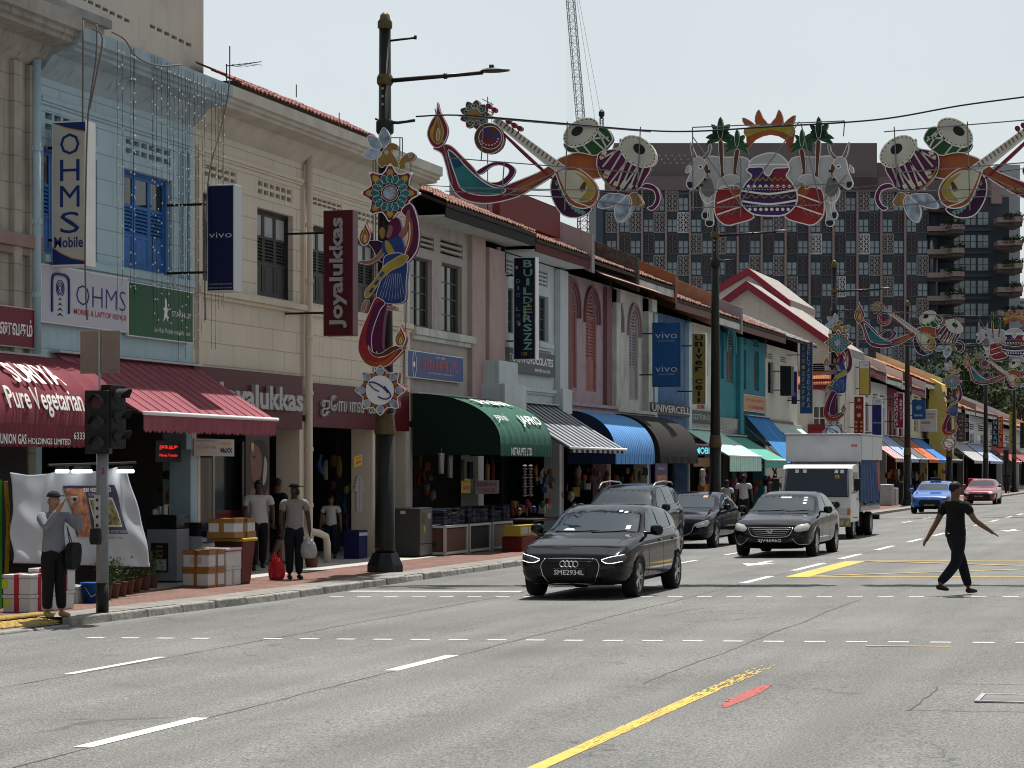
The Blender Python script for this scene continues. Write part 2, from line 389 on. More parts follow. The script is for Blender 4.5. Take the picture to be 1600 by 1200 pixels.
for (x,y0) in [(-9.0,45.8),(-5.9,71),(-2.2,67)]:
    mb = MB(); mb.prism([(x - .08,y0 + 2.6),(x - .08,y0 + 1.2),(x - .35,y0 + 1.2),(x,y0),(x + .35,y0 + 1.2),(x + .08,y0 + 1.2),(x + .08,y0 + 2.6)],0,.002)
    mb.v = [(a,b_,c + road_z(a) + .004) for a,b_,c in mb.v]; struct(mb.build('lane_arrow',wpaint))
# seams between asphalt lanes: thin dark wandering strips
sm = mat('asphalt_seam',(.085,.083,.081),.95)
for x0,ya,yb in [(-7.62,6,60),(-10.68,6,60),(-4.9,20,34)]:
    mb = MB(); prev = None
    y = ya; xx = x0
    while y < yb:
        xx = x0 + (xx - x0) * .8 + RU(-.02,.02); w = RU(.003,.012)
        cur = ((xx - w,y,road_z(xx) + .003),(xx + w,y,road_z(xx) + .003))
        if prev: mb.quad(prev[0],prev[1],cur[1],cur[0])
        prev = cur; y += .35
    struct(mb.build('road_seam',sm))
def wander(name,pts,w=.007):
    mb = MB(); P_ = []
    for a,b_ in zip(pts,pts[1:]):
        for i in range(8): P_.append(Vector(a) + (Vector(b_) - Vector(a)) * i / 8 + Vector((RU(-.03,.03),RU(-.03,.03))))
    for a,b_ in zip(P_,P_[1:]):
        d = (b_ - a).normalized(); s_ = Vector((-d.y,d.x)) * w
        mb.add([(v.x,v.y,road_z(v.x) + .0035) for v in (a - s_,b_ - s_,b_ + s_,a + s_)],[(0,1,2,3)])
    struct(mb.build(name,sm))
for pts in ([(1040,960),(1100,950),(1180,945)],[(1060,972),(1130,970),(1210,962)],[(1270,986),(1320,984)]): wander('road_crack',[tuple(PG(*p).to_2d()) for p in pts])
# manhole in its patch
mh = PG(1590,1093); pc = [PG(1455,1108),PG(1488,1075)]
x0,x1,y0,y1 = mh.x - .75,mh.x + 1.2,mh.y - 1.0,mh.y + 1.3
for a,b_ in (((x0,y0),(x0,y1)),((x0,y1),(x1,y1)),((x0,y0),(x1,y0))): wander('road_patch_edge',[a,b_],.008)
mt = thing('manhole','square steel manhole cover set in the road in the lower right corner','manhole cover',(mh.x,mh.y,road_z(mh.x)))
fr = MB()
for a in (-.32,.28): fr.box(a,a + .04,-.32,.32,.002,.014); fr.box(-.28,.28,a,a + .04,.002,.014)
fr.build('frame',steel,mt); BX('cover',mat('cover_concrete',(.16,.15,.14),.9,var=.2),mt,-.275,.275,-.275,.275,.002,.010)
# ================================================================ shophouses
def YP(px,X=XF): return PF(px,0,X).y
def ZP(px,py,X=XF): return PF(px,py,X).z
def op(px0,py0,px1,py1): return (YP(px0),YP(px1),ZP(px1,py1),ZP(px0,py0))     # y0, y1, z0, z1
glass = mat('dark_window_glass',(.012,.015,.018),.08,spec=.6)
def wall_part(parent,y0,y1,z0,z1,ops,m_,X=XF,d=.24,name='facade_wall'):
    ys = sorted({y0,y1,*[v for o in ops for v in o[:2]]}); zs = sorted({z0,z1,*[v for o in ops for v in o[2:]]})
    ys = [v for v in ys if y0 <= v <= y1]; zs = [v for v in zs if z0 <= v <= z1]; mb = MB()
    def solid(i,j):
        if not (0 <= i < len(ys) - 1 and 0 <= j < len(zs) - 1): return False
        a,b = (ys[i] + ys[i + 1]) / 2,(zs[j] + zs[j + 1]) / 2
        return not any(o[0] < a < o[1] and o[2] < b < o[3] for o in ops)
    for i in range(len(ys) - 1):
        for j in range(len(zs) - 1):
            if not solid(i,j): continue
            a,b,c,e = ys[i],ys[i + 1],zs[j],zs[j + 1]
            mb.quad((X,a,c),(X,b,c),(X,b,e),(X,a,e)); mb.quad((X - d,b,c),(X - d,a,c),(X - d,a,e),(X - d,b,e))
            if not solid(i - 1,j): mb.quad((X,a,e),(X - d,a,e),(X - d,a,c),(X,a,c))
            if not solid(i + 1,j): mb.quad((X,b,c),(X - d,b,c),(X - d,b,e),(X,b,e))
            if not solid(i,j - 1): mb.quad((X,a,c),(X - d,a,c),(X - d,b,c),(X,b,c))
            if not solid(i,j + 1): mb.quad((X,b,e),(X - d,b,e),(X - d,a,e),(X,a,e))
    return mb.build(name,m_,parent)
def leaf(parent,y0,y1,z0,z1,m_,X,louvre=(0.0,1.0),n=9,name='shutter',pane=None):
    """one shutter leaf: stiles, rails, slanted slats between the two given fractions, panels elsewhere"""
    mb = MB(); s = min(.055,(y1 - y0) * .16); h = z1 - z0
    mb.box(X - .02,X + .02,y0,y0 + s,z0,z1); mb.box(X - .02,X + .02,y1 - s,y1,z0,z1)
    zr = sorted({0,*louvre,1})
    for f in zr: c = min(max(z0 + f * h,z0 + s / 2),z1 - s / 2); mb.box(X - .02,X + .018,y0 + s,y1 - s,c - s / 2,c + s / 2)
    for a,b in zip(zr,zr[1:]):
        za,zb = z0 + a * h + s / 2,z0 + b * h - s / 2
        if a >= louvre[0] - 1e-6 and b <= louvre[1] + 1e-6:
            for q in range(n):
                c = za + (zb - za) * (q + .5) / n; t = (zb - za) / n * .42
                mb.add([(X - .02,y0 + s,c + t),(X + .02,y0 + s,c - t),(X + .02,y1 - s,c - t),(X - .02,y1 - s,c + t),
                        (X - .02,y0 + s,c + t + .008),(X + .02,y0 + s,c - t + .008),(X + .02,y1 - s,c - t + .008),(X - .02,y1 - s,c + t + .008)],
                       [(0,3,2,1),(4,5,6,7),(0,1,5,4),(1,2,6,5),(2,3,7,6),(3,0,4,7)])
        elif pane and a >= louvre[1] - 1e-6: mb.box(X - .008,X + .002,y0 + s,y1 - s,za,zb,1)
        else: mb.box(X - .01,X + .008,y0 + s,y1 - s,za,zb); mb.box(X + .008,X + .014,y0 + s * 1.8,y1 - s * 1.8,za + s,zb - s)
    return mb.build(name,[m_,pane or m_],parent)
def window(parent,o,kind,frame,shut=None,X=XF,n=3,inset=.16):
    if kind == 'arch': inset = .09
    y0,y1,z0,z1 = o; mb = MB(); t = .05; Xi = X - inset
    if kind == 'arch':
        r = (y1 - y0) / 2; c = (y0 + y1) / 2; zs = z1 - r; nn = 12
        arc = [(c - r * math.cos(math.pi * q / nn),zs + r * math.sin(math.pi * q / nn)) for q in range(nn + 1)]
        # spandrels that turn the square opening into an arch
        mb2 = MB()
        L_ = [(y0,z1)] + [p for p in arc[:nn // 2 + 1]]; mb2.prism([(p[0],p[1]) for p in L_],-.24,-.001,M=MF)
        R_ = [(y1,z1)] + [p for p in arc[nn // 2:]]; mb2.prism([(p[0],p[1]) for p in R_],-.24,-.001,M=MF)
        mb2.v = [(x + X,a,b) for x,a,b in mb2.v]; mb2.build('arch_head',parent['_wm'] if False else WALLM[parent.name],parent)
        # proud moulding
        mo = MB(); R1,R2 = r + .10,r + .20
        for (ra,rb,dx) in ((r + .02,r + .09,.05),(r + .16,r + .26,.09)):
            pa = [(c - ra * math.cos(math.pi * q / nn),zs + ra * math.sin(math.pi * q / nn)) for q in range(nn + 1)]
            pb = [(c - rb * math.cos(math.pi * q / nn),zs + rb * math.sin(math.pi * q / nn)) for q in range(nn + 1)]
            pa = [(pa[0][0],zs - .22)] + pa + [(pa[-1][0],zs - .22)]; pb = [(pb[0][0],zs - .22)] + pb + [(pb[-1][0],zs - .22)]
            for q in range(len(pa) - 1):
                mo.prism([pa[q],pa[q + 1],pb[q + 1],pb[q]],.001,dx,M=MF)
        mo.v = [(x + X,a,b) for x,a,b in mo.v]; mo.build('arch_moulding',TRIMM.get(parent.name,frame),parent)
        top = zs
    else: top = z1
    for a,b in ((y0,y0 + t),(y1 - t,y1)): mb.box(Xi - .05,Xi + .05,a,b,z0,top)
    for a,b in ((z0,z0 + t),(top - t,top)): mb.box(Xi - .05,Xi + .05,y0 + t,y1 - t,a,b)
    w = mb.build('window',frame,parent)
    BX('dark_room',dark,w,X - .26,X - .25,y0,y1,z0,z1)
    iy0,iy1 = y0 + t,y1 - t
    if kind in ('shutter','arch'):
        for q in range(n):
            a = iy0 + (iy1 - iy0) * q / n + .005; b = iy0 + (iy1 - iy0) * (q + 1) / n - .005
            leaf(w,a,b,z0 + t,top - t,shut,Xi,*LEAF.get(parent.name,((.3,.72),7)),pane=PANE.get(parent.name))
    elif kind == 'glass':
        g_ = MB(); g_.box(Xi - .01,Xi,iy0,iy1,z0 + t,top - t); g_.build('pane',glass,w)
        b_ = MB()
        for q in range(1,n): c_ = iy0 + (iy1 - iy0) * q / n; b_.box(Xi - .02,Xi + .03,c_ - .025,c_ + .025,z0 + t,top - t)
        for q in range(1,4): c_ = z0 + t + (top - z0 - 2 * t) * q / 4; b_.box(Xi - .02,Xi + .02,iy0,iy1,c_ - .012,c_ + .012)
        b_.build('glazing_bars',frame,w)
    elif kind == 'open':
        pass
    if kind == 'arch':
        fl = MB(); c = (y0 + y1) / 2; r = (iy1 - iy0) / 2
        for q in range(5):
            zz = top + .04 + q * r * .19; hw = math.sqrt(max(.01,r * r - (zz - top) ** 2)) - .02; fl.box(Xi - .03,Xi + .03,c - hw,c + hw,zz,zz + r * .09)
        fl.box(Xi - .02,Xi + .035,c - .015,c + .015,top,top + r)
        fl.build('fanlight_louvre',shut,w)
    return w
def vent(parent,o,m_,nx=6,nz=2,X=XF,bar=.42,name='vent_block'):
    y0,y1,z0,z1 = o; mb = MB(); cw = (y1 - y0) / nx; ch = (z1 - z0) / nz; b = min(cw,ch) * bar / 2
    if nx > 1:
        for q in range(nx + 1):
            c = y0 + cw * q; mb.box(X - .16,X - .012,max(y0,c - b),min(y1,c + b),z0,z1)
    for q in range(nz + 1):
        c = z0 + ch * q; mb.box(X - .155,X - .016,y0,y1,max(z0,c - b),min(z1,c + b))
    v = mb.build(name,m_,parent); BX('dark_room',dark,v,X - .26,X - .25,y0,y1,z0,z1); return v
def band(parent,y0,y1,z0,z1,d,m_,X=XF,name='string_course'):
    mb = MB(); mb.box(X + .001,X + d,y0,y1,z0,z1); mb.box(X + .001,X + d * .6,y0,y1,z0 - (z1 - z0) * .6,z0 - .001); return mb.build(name,m_,parent,bevel=.01)
terra = mat('weathered_terracotta',(.26,.13,.10),.9,var=.4,vscale=6,stain=.8,scol=(.06,.05,.045))
terra_bright = mat('orange_terracotta',(.50,.20,.10),.85,var=.3,vscale=5,stain=.4)
def tiles(parent,y0,y1,ze,pitch=23,Xe=-16.95,Xr=-21.,m_=None,cw=.23,name='roof_tiles',mess=.012):
    """courses of half-round tiles climbing from the eave to the ridge"""
    mb = MB(); tp = math.tan(math.radians(pitch)); n = max(2,int((y1 - y0) / cw)); nc = int((Xe - Xr) / .32)
    for c in range(nc):
        xa = Xe - c * .32; xb = xa - .36; k0 = len(mb.v); ja = RU(-mess,mess)
        for e,x in enumerate((xa,xb)):
            for i in range(n * 4 + 1):
                ph = i / 4 * 2 * math.pi; yy = y0 + (y1 - y0) * i / (n * 4)
                zz = ze + (Xe - x) * tp + .045 * (math.cos(ph) * .5 + .5) + (.035 if e == 0 else 0) + (ja + RU(-mess,mess) if e == 0 else 0)
                mb.v.append((x + (RU(-mess,mess) if e == 0 else 0),yy,zz))
        W_ = n * 4 + 1
        for i in range(n * 4): mb.f.append((k0 + i,k0 + i + 1,k0 + W_ + i + 1,k0 + W_ + i)); mb.m.append(0)
        # butt end of each course
        k1 = len(mb.v)
        for i in range(W_): v = mb.v[k0 + i]; mb.v.append((v[0],v[1],v[2] - .03))
        for i in range(n * 4): mb.f.append((k1 + i,k1 + i + 1,k0 + i + 1,k0 + i)); mb.m.append(0)
    o = mb.build(name,m_ or terra,parent); return stuff(o)
def roof(parent,y0,y1,ze,pitch=23,Xe=-16.95,Xr=-21.,fascia=None,m_=None,soffit=None,z_wall=None):
    tiles(parent,y0,y1,ze,pitch,Xe,Xr,m_)
    tp = math.tan(math.radians(pitch)); zr = ze + (Xe - Xr) * tp; mb = MB()
    mb.add([(Xe + .02,y0,ze - .03),(Xe + .02,y1,ze - .03),(Xr,y1,zr - .03),(Xr,y0,zr - .03),(Xe + .02,y0,ze - .12),(Xe + .02,y1,ze - .12),(Xr,y1,zr - .12),(Xr,y0,zr - .12)],
           [(0,1,2,3),(4,7,6,5),(0,4,5,1),(2,6,7,3),(0,3,7,4),(1,5,6,2)])
    zb = ze - 1.6; mb.add([(Xr,y0,zr - .03),(Xr,y1,zr - .03),(Xr - 4,y1,zb),(Xr - 4,y0,zb)],[(0,1,2,3)])
    mb.build('roof_deck',mat('dark_timber',(.04,.03,.025),.9),parent)
    for yy in (y0 + .01,y1 - .11): g_ = MB(); g_.prism([(XF,ze - .9),(XF,ze - .13 + (Xe - XF) * tp),(Xr,zr - .13),(Xr,ze - .9)],-.1,0,M=Matrix.Translation((0,yy,0)) @ MC); g_.build('attic_side',mat('dark_timber',(.04,.03,.025)),parent)
    if fascia:
        BX('fascia_board',fascia,parent,Xe - .035,Xe - .005,y0,y1,ze - .36,ze - .125)
    if soffit:
        BX('soffit',soffit,parent,XF,Xe - .04,y0,y1,ze - .34,ze - .30)
def parapet(parent,y,ze,pitch=23,w=.28,h=.45,m_=None,Xe=-16.9,Xr=-21.2,name='party_wall_upstand'):
    tp = math.tan(math.radians(pitch)); mb = MB(); za,zb = ze + .05,ze + (Xe - Xr) * tp
    mb.add([(Xe,y,za - .6),(Xe,y + w,za - .6),(Xr,y + w,zb - .6),(Xr,y,zb - .6),(Xe,y,za + h),(Xe,y + w,za + h),(Xr,y + w,zb + h),(Xr,y,zb + h)],
           [(0,3,2,1),(4,5,6,7),(0,1,5,4),(1,2,6,5),(2,3,7,6),(3,0,4,7)])
    return mb.build(name,m_,parent)
WALLM,TRIMM,LEAF,PANE = {},{},{},{}
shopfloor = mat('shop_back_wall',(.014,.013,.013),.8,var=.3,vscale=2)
def shell(root,y0,y1,ztop,wm,zf=2.95,back=-21.0,roofbox=True,col=True,colm=None,colw=.45):
    """everything behind the front wall: side walls, walkway ceiling, shop front, columns"""
    mb = MB()
    for y in (y0 + .002,y1 - .122): mb.box(back,XF - .242,y,y + .12,zf,ztop)
    mb.box(back - .2,back,y0 + .002,y1 - .002,WALK,ztop); mb.build('side_walls',wm,root)
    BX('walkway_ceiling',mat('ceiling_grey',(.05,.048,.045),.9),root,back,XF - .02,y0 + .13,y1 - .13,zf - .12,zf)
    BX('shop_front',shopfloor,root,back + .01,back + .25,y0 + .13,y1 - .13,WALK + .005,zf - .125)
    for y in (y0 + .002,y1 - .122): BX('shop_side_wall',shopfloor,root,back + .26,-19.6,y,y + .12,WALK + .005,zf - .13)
    if col:
        for y in (y0,y1 - colw / 2):
            k = MB(); yy = max(y,y0 + .003); w = colw / 2 - .004
            k.box(XF - .5,XF - .02,yy,yy + w,WALK + .005,zf - .13); k.box(XF - .53,XF + .02,yy - .012,yy + w + .012,WALK + .004,WALK + .35)
            k.build('column',colm or wm,root,bevel=.015)
def house(name,label,px0,px1,ztop,wm,zf=2.95,ops=(),cat='shophouse',trim=None,leafspec=None,pane=None,frame=None,shut=None,colm=None,X=XF,**kw):
    y0,y1 = YP(px0),YP(px1); root = thing(name,label,cat,(0,0,0),group='shophouses in the terrace along the street')
    WALLM[root.name] = wm; TRIMM[root.name] = trim or wm
    if leafspec: LEAF[root.name] = leafspec
    if pane: PANE[root.name] = pane
    os_ = [(k,op(*o)) for k,*o in ops]
    wall_part(root,y0 + .004,y1 - .004,zf,ztop,[o for _,o in os_],wm)
    for k,o in os_:
        if k == 'vent': vent(root,o,wm)
        elif k == 'slots': vent(root,o,wm,1,3,bar=.5)
        elif k == 'grille': vent(root,o,wm,2,4,bar=.5)
        elif k.startswith('shutter'): window(root,o,'shutter',frame,shut,n=int(k[7:] or 3))
        elif k.startswith('arch'): window(root,o,'arch',frame,shut,n=int(k[4:] or 2))
        elif k.startswith('glass'): window(root,o,'glass',frame,n=int(k[5:] or 2))
        elif k == 'open': window(root,o,'open',frame)
    shell(root,y0,y1,ztop,wm,zf,colm=colm,**kw)
    return root,y0,y1
def cornice(root,y0,y1,z0,z1,m_,X1=-17.0,name='cornice'):
    h = z1 - z0; mb = MB()
    prof = [(XF + .002,z0 - .05),(X1 - .14,z0 + .02),(X1 - .14,z0 + h * .2),(X1 - .07,z0 + h * .25),(X1 - .07,z0 + h * .42),(X1,z0 + h * .47),(X1,z1),(XF + .002,z1)]
    n = len(prof); mb.add([(x,y0 + .003,z) for x,z in prof] + [(x,y1 - .003,z) for x,z in prof],
        [tuple(range(n)),tuple(range(n,2 * n))[::-1]] + [(i,i + n,(i + 1) % n + n,(i + 1) % n) for i in range(n)])
    mb.build(name,m_,root)
    if True:
        MB().add([(XF + .002,y0 + .01,z0 - .35),(XF + .16,y0 + .01,z0 - .2),(XF + .30,y0 + .01,z0 - .022),(XF + .002,y0 + .01,z0 - .045),(XF + .002,y1 - .01,z0 - .35),(XF + .16,y1 - .01,z0 - .2),(XF + .30,y1 - .01,z0 - .022),(XF + .002,y1 - .01,z0 - .045)],
                      [(0,1,5,4),(1,2,6,5),(0,3,2,1),(4,5,6,7),(0,4,7,3)]).build('cove',m_,root)
GR = (1.25,.42,.009)
m_old = mat('stained_old_render',(.36,.33,.28),.9,var=.12,vscale=1.5,stain=.45,streak=.8,grooves=GR)
m_blue = mat('pale_blue_render',(.40,.53,.59),.85,var=.05,vscale=1.2,streak=.22,scol=(.15,.2,.22),grooves=GR)
m_beige = mat('cream_render',(.62,.56,.465),.85,var=.05,vscale=1.2,streak=.22,scol=(.22,.18,.13),grooves=GR)
m_beigep = mat('cream_paint_plain',(.62,.55,.45),.8,var=.05,vscale=1.2,streak=.3,scol=(.22,.18,.13))
m_bluep = mat('pale_blue_plain',(.38,.51,.57),.8,var=.05,streak=.3,scol=(.1,.14,.16))
m_corn = mat('stained_cornice',(.34,.32,.29),.9,var=.15,vscale=2,stain=.7,streak=.95,scol=(.07,.065,.055))
m_corn2 = mat('grey_cream_cornice',(.50,.47,.41),.9,var=.12,vscale=2,streak=.35,scol=(.2,.19,.16))
m_bcorn = mat('blue_stained_cornice',(.34,.43,.48),.9,var=.12,vscale=2,stain=.4,streak=.8,scol=(.12,.14,.15))
blue_sh = mat('bright_blue_shutter_paint',(.035,.15,.42),.5,var=.12,vscale=6)
dark_sh = mat('charcoal_shutter_paint',(.030,.028,.027),.5,var=.2,vscale=6)
pane_grey = mat('frosted_pane',(.30,.31,.32),.3)
pk = mat('pinkish_grey_render',(.40,.355,.335),.9,var=.1,vscale=1.3,stain=.4,streak=.5,scol=(.10,.09,.085))
pkp = mat('dusty_pink_pilaster',(.42,.31,.285),.9,var=.1,vscale=1.3,stain=.35,streak=.5,scol=(.12,.1,.09))
bw = mat('cool_white_render',(.50,.55,.57),.85,var=.08,vscale=1.5,streak=.4,scol=(.15,.16,.17))
rose = mat('rose_pink_render',(.38,.285,.31),.85,var=.1,vscale=2,stain=.2,streak=.4,scol=(.1,.07,.07))
rose_d = mat('deep_rose_trim',(.20,.095,.10),.8,var=.1)
rose_s = mat('rose_shutter',(.32,.13,.12),.7,var=.12,vscale=8)
ow = mat('old_white_render',(.53,.53,.49),.9,var=.12,vscale=2,stain=.5,streak=.5,scol=(.10,.10,.09))
lil = mat('lilac_grey_shutter',(.38,.33,.37),.7,var=.1)
dblue = mat('weathered_deep_blue',(.075,.15,.30),.85,var=.25,vscale=3,stain=.6,scol=(.25,.27,.28))
teal = mat('teal_render',(.035,.19,.235),.8,var=.1,vscale=2,stain=.2)
teal_l = mat('light_teal_render',(.10,.30,.36),.8,var=.1,vscale=2,stain=.2)
cream = mat('light_cream_render',(.55,.52,.45),.85,var=.08,vscale=1.5,streak=.45,scol=(.15,.13,.11))
maroon = mat('maroon_board',(.085,.008,.014),.45)
redtrim = mat('crimson_trim',(.22,.022,.04),.6,var=.1)
# 0 far left, old rendered house
H,a,b = house('shophouse','stained brown grey shophouse at the far left edge above the vegetarian restaurant awning',-150,57,8.35,m_old,ops=[('shutter3',-118,140,-40,330)],frame=dark_sh,shut=dark_sh,zf=2.7)
cornice(H,a,YP(57),8.55,9.0,m_corn); band(H,a,b,PF(20,365,XF).z - .2,PF(20,365,XF).z,.14,mat('worn_pink_sill',(.30,.2,.18),.9,stain=.5))
pl = MB(); q0,q1 = YP(27),YP(37); pl.box(XF + .002,XF + .09,q0 - .25,q0,3.4,8.2); pl.box(XF + .002,XF + .09,q1 + .05,q1 + .2,3.4,8.2); pl.build('pilaster',m_old,H)
# 1 pale blue
H,a,b = house('shophouse','pale blue shophouse with bright blue shutters above the phone repair shop',57,301,8.35,m_blue,
    ops=[('vent',70,171,152,228),('shutter4',68,227,152,409),('vent',196,212,267,261),('shutter3',194,262,269,431)],frame=blue_sh,shut=blue_sh,leafspec=((.34,.66),7),pane=glass,colm=m_bluep)
cornice(H,a,b,8.45,8.83,m_bcorn); zz = ZP(150,413); band(H,a + .1,b - .1,zz - .12,zz,.12,m_bluep,name='sill_band'); band(H,a + .1,b - .1,7.72,7.8,.06,m_bluep)
for py in (282,292):
    pl = MB(); y = YP(py); pl.box(XF + .002,XF + .07,y,y + .12,zz,7.6); pl.build('pilaster',m_bluep,H)
# 2 cream double unit
H,a,b = house('shophouse','wide cream shophouse with charcoal shutters above the jewellery shop',301,641,8.35,m_beige,
    ops=[('vent',309,250,370,290),('shutter3',307,297,368,447),('vent',403,279,457,319),('shutter3',402,323,458,471),
         ('vent',489,306,534,333),('shutter3',489,350,535,482),('vent',553,326,592,354),('shutter3',552,370,592,493)],frame=dark_sh,shut=dark_sh,
    leafspec=((.38,.70),7),pane=pane_grey,colm=m_beigep)
cornice(H,a,b,8.45,8.83,m_corn2,X1=-17.0)
zz = ZP(310,448); band(H,a + .1,b - .1,zz - .12,zz,.13,m_beigep,name='sill_band'); band(H,a + .1,b - .1,7.7,7.78,.06,m_beigep)
for px in (306,470,479,600,632):
    pl = MB(); y = YP(px); pl.box(XF + .002,XF + .07,y,y + .16,3.75,7.6); pl.build('pilaster',m_beigep,H)
k = MB(); y = YP(475); k.box(XF - .5,XF + .03,y - .3,y + .42,WALK + .005,2.82); k.box(XF - .52,XF + .06,y - .33,y + .45,WALK + .005,WALK + .4); k.build('column',m_beigep,H,bevel=.015)
k = MB(); y = YP(585); k.box(XF - .5,XF + .02,y - .15,y + .25,WALK + .005,2.82); k.box(XF - .52,XF + .05,y - .18,y + .28,WALK + .005,WALK + .45); k.build('column',m_beigep,H,bevel=.015)
# drain pipes
def pipe(label,px,z0,z1,m_,r=.07,elbow=False,X=XF + .12):
    t = thing('drain_pipe',label,'drain pipe',(X,YP(px,X),WALK)); mb = MB()
    pts = [(0,0,z1),(0,0,z0 + (.75 if elbow else 0))]
    if elbow: pts += [(0.02,.03,z0 + .66),(.12,.25,z0 + .62),(.2,.42,z0 + .55),(.22,.45,z0 + .4),(.22,.45,z0)]
    mb.tube([(p[0],p[1],p[2] - WALK) for p in pts],r,10); mb.build('pipe',m_,t,smooth=True)
    for z in [z0 + 1.2 + 1.15 * i for i in range(int((z1 - z0 - 1) / 1.15))]:
        c = MB(); c.lathe([(r + .018,z - .04 - WALK),(r + .018,z + .04 - WALK)],10); c.box(-.14,0,-.03,.03,z - .02 - WALK,z + .02 - WALK); c.build('bracket',m_,t)
    return t
pipe('pale blue drain pipe at the left end of the pale blue shophouse',57,3.4,8.3,m_bluep,.075)
pipe('cream drain pipe with an elbow at its foot beside the jewellery shop column',483,WALK,8.3,m_beigep,.075,True)
pipe('grey white drain pipe between the pinkish house and the cool white house',779,4.0,7.6,bw,.055)
# 3 pinkish grey
H,a,b = house('shophouse','pinkish grey shophouse with barred windows above the green awning',641,753,7.78,pk,
    ops=[('slots',653,364,678,394),('glass2',642,398,675,514),('slots',688,371,723,407),('glass2',690,409,722,523)],frame=mat('grey_brown_window_frame',(.13,.115,.10),.7),colm=ow)
roof(H,a + .1,b + 2.0,8.05,fascia=mat('black_fascia',(.015,.013,.012),.8),soffit=mat('white_soffit',(.45,.45,.43),.8,stain=.4))
zz = ZP(640,510); band(H,a,YP(735),zz - .18,zz,.16,ow,name='window_sill')
for p0,p1 in ((731,752),):
    BX('pilaster',pkp,H,XF + .002,XF + .12,YP(p0),YP(p1) - .01,3.0,7.7)
# 4 cool white, wide
H,a,b = house('shophouse','cool white shophouse with a maroon roof upstand behind the tall black sign',753,879,7.55,bw,
    ops=[('grille',792,404,802,432),('glass2',794,449,806,522),('grille',841,421,856,450),('glass2',842,461,857,535)],frame=mat('slate_window_frame',(.10,.12,.13),.6))
roof(H,a + 2.0,b + .1,7.92,fascia=mat('maroon_fascia',(.09,.015,.015),.8),soffit=mat('white_soffit2',(.55,.57,.57),.8))
BX('pilaster',pkp,H,XF + .002,XF + .2,a + .02,YP(778),3.0,7.5)
pl = MB(); pl.box(XF + .002,XF + .55,YP(748),YP(778),3.2,4.6); pl.box(XF + .002,XF + .75,YP(745),YP(780),3.2,4.0); pl.build('stepped_pier',bw,H,bevel=.02)
pl = MB(); pl.box(XF + .002,XF + .18,YP(866),b - .02,4.1,7.5); pl.box(XF + .002,XF + .3,YP(864),b - .02,3.4,4.1); pl.build('pilaster',bw,H,bevel=.015)
zz = ZP(842,535); band(H,YP(838),YP(860),zz - .14,zz,.12,bw,name='window_sill'); band(H,YP(784),b - .6,3.95,4.05,.12,bw)
up = MB(); yb0,yb1 = a + 1.2,b - .6
up.box(-17.9,-17.7,yb0,yb1,8.4,9.25); up.build('roof_upstand',mat('maroon_upstand',(.14,.018,.02),.7,stain=.4),H)
parapet(H,b - .1,8.0,m_=mat('mauve_grey_upstand',(.30,.26,.27),.9,stain=.6,streak=.5),h=.5,w=.3)
# 5 rose pink, arched
H,a,b = house('shophouse','rose pink shophouse with arched louvred windows above the blue ribbed awning',879,953,7.5,rose,
    ops=[('arch2',883,447,901,607),('arch2',915,459,932,613)],frame=rose_s,shut=rose_s,trim=rose_d,leafspec=((.42,1.0),12))
roof(H,a + .2,b + .1,7.85,m_=terra); TR = mat('pink_soffit',(.35,.22,.22),.8)
for px in (879.5,942): BX('pilaster',rose_d,H,XF + .002,XF + .13,YP(px) + .02,YP(px + 8),3.4,7.4)
for z,d in ((3.35,.12),(3.5,.2),(3.66,.3)): band(H,a + .05,b - .05,z,z + .1,d,rose)
sk = MB(); sk.add([(-16.75,YP(890),7.45),(-16.7,b + 2.4,7.42),(-17.4,b + 2.4,7.75),(-17.4,YP(890),7.75)],[(0,1,2,3)]); sk.add([(-16.75,YP(890),7.42),(-16.7,b + 2.4,7.39),(-17.4,b + 2.4,7.72),(-17.4,YP(890),7.72)],[(3,2,1,0)]); sk.build('tin_flashing',mat('rusty_pink_tin',(.42,.25,.21),.6,var=.2,stain=.4),H)
parapet(H,b - .1,7.85,m_=mat('mossy_brick_upstand',(.07,.06,.05),.95,var=.4,vscale=8),h=.45)
# 6 old white, arched
H,a,b = house('shophouse','old white shophouse with one arched window standing open above the black dome awning',953,1015,7.5,ow,
    ops=[('arch2',954,474,969,621),('arch2',983,484,997,626)],frame=lil,shut=lil,trim=mat('mauve_trim',(.33,.24,.27),.8),leafspec=((.45,1.0),12))
roof(H,a + .2,b + .1,7.85,fascia=mat('flaking_white_fascia',(.5,.52,.5),.8,stain=.8))
for px in (953.5,1004): pl = MB(); pl.box(XF + .002,XF + .2,YP(px) + .02,YP(px + 7),3.4,7.4); pl.box(XF + .002,XF + .32,YP(px) + .02,YP(px + 8),7.0,7.4); pl.build('pilaster',ow,H)
for z,d in ((3.4,.16),(3.6,.28)): band(H,a + .05,b - .05,z,z + .1,d,ow)
rl = MB(); y0_,y1_ = YP(955),YP(968)
rl.box(XF + .03,XF + .06,y0_,y1_,4.55,4.6)
for q in range(7): rl.box(XF + .03,XF + .055,y0_ + (y1_ - y0_) * q / 6.3,y0_ + (y1_ - y0_) * q / 6.3 + .04,3.75,4.55)
rl.build('balustrade',ow,H)
parapet(H,b - .1,7.85,m_=mat('burnt_orange_upstand',(.22,.085,.045),.8,var=.2),h=.35)
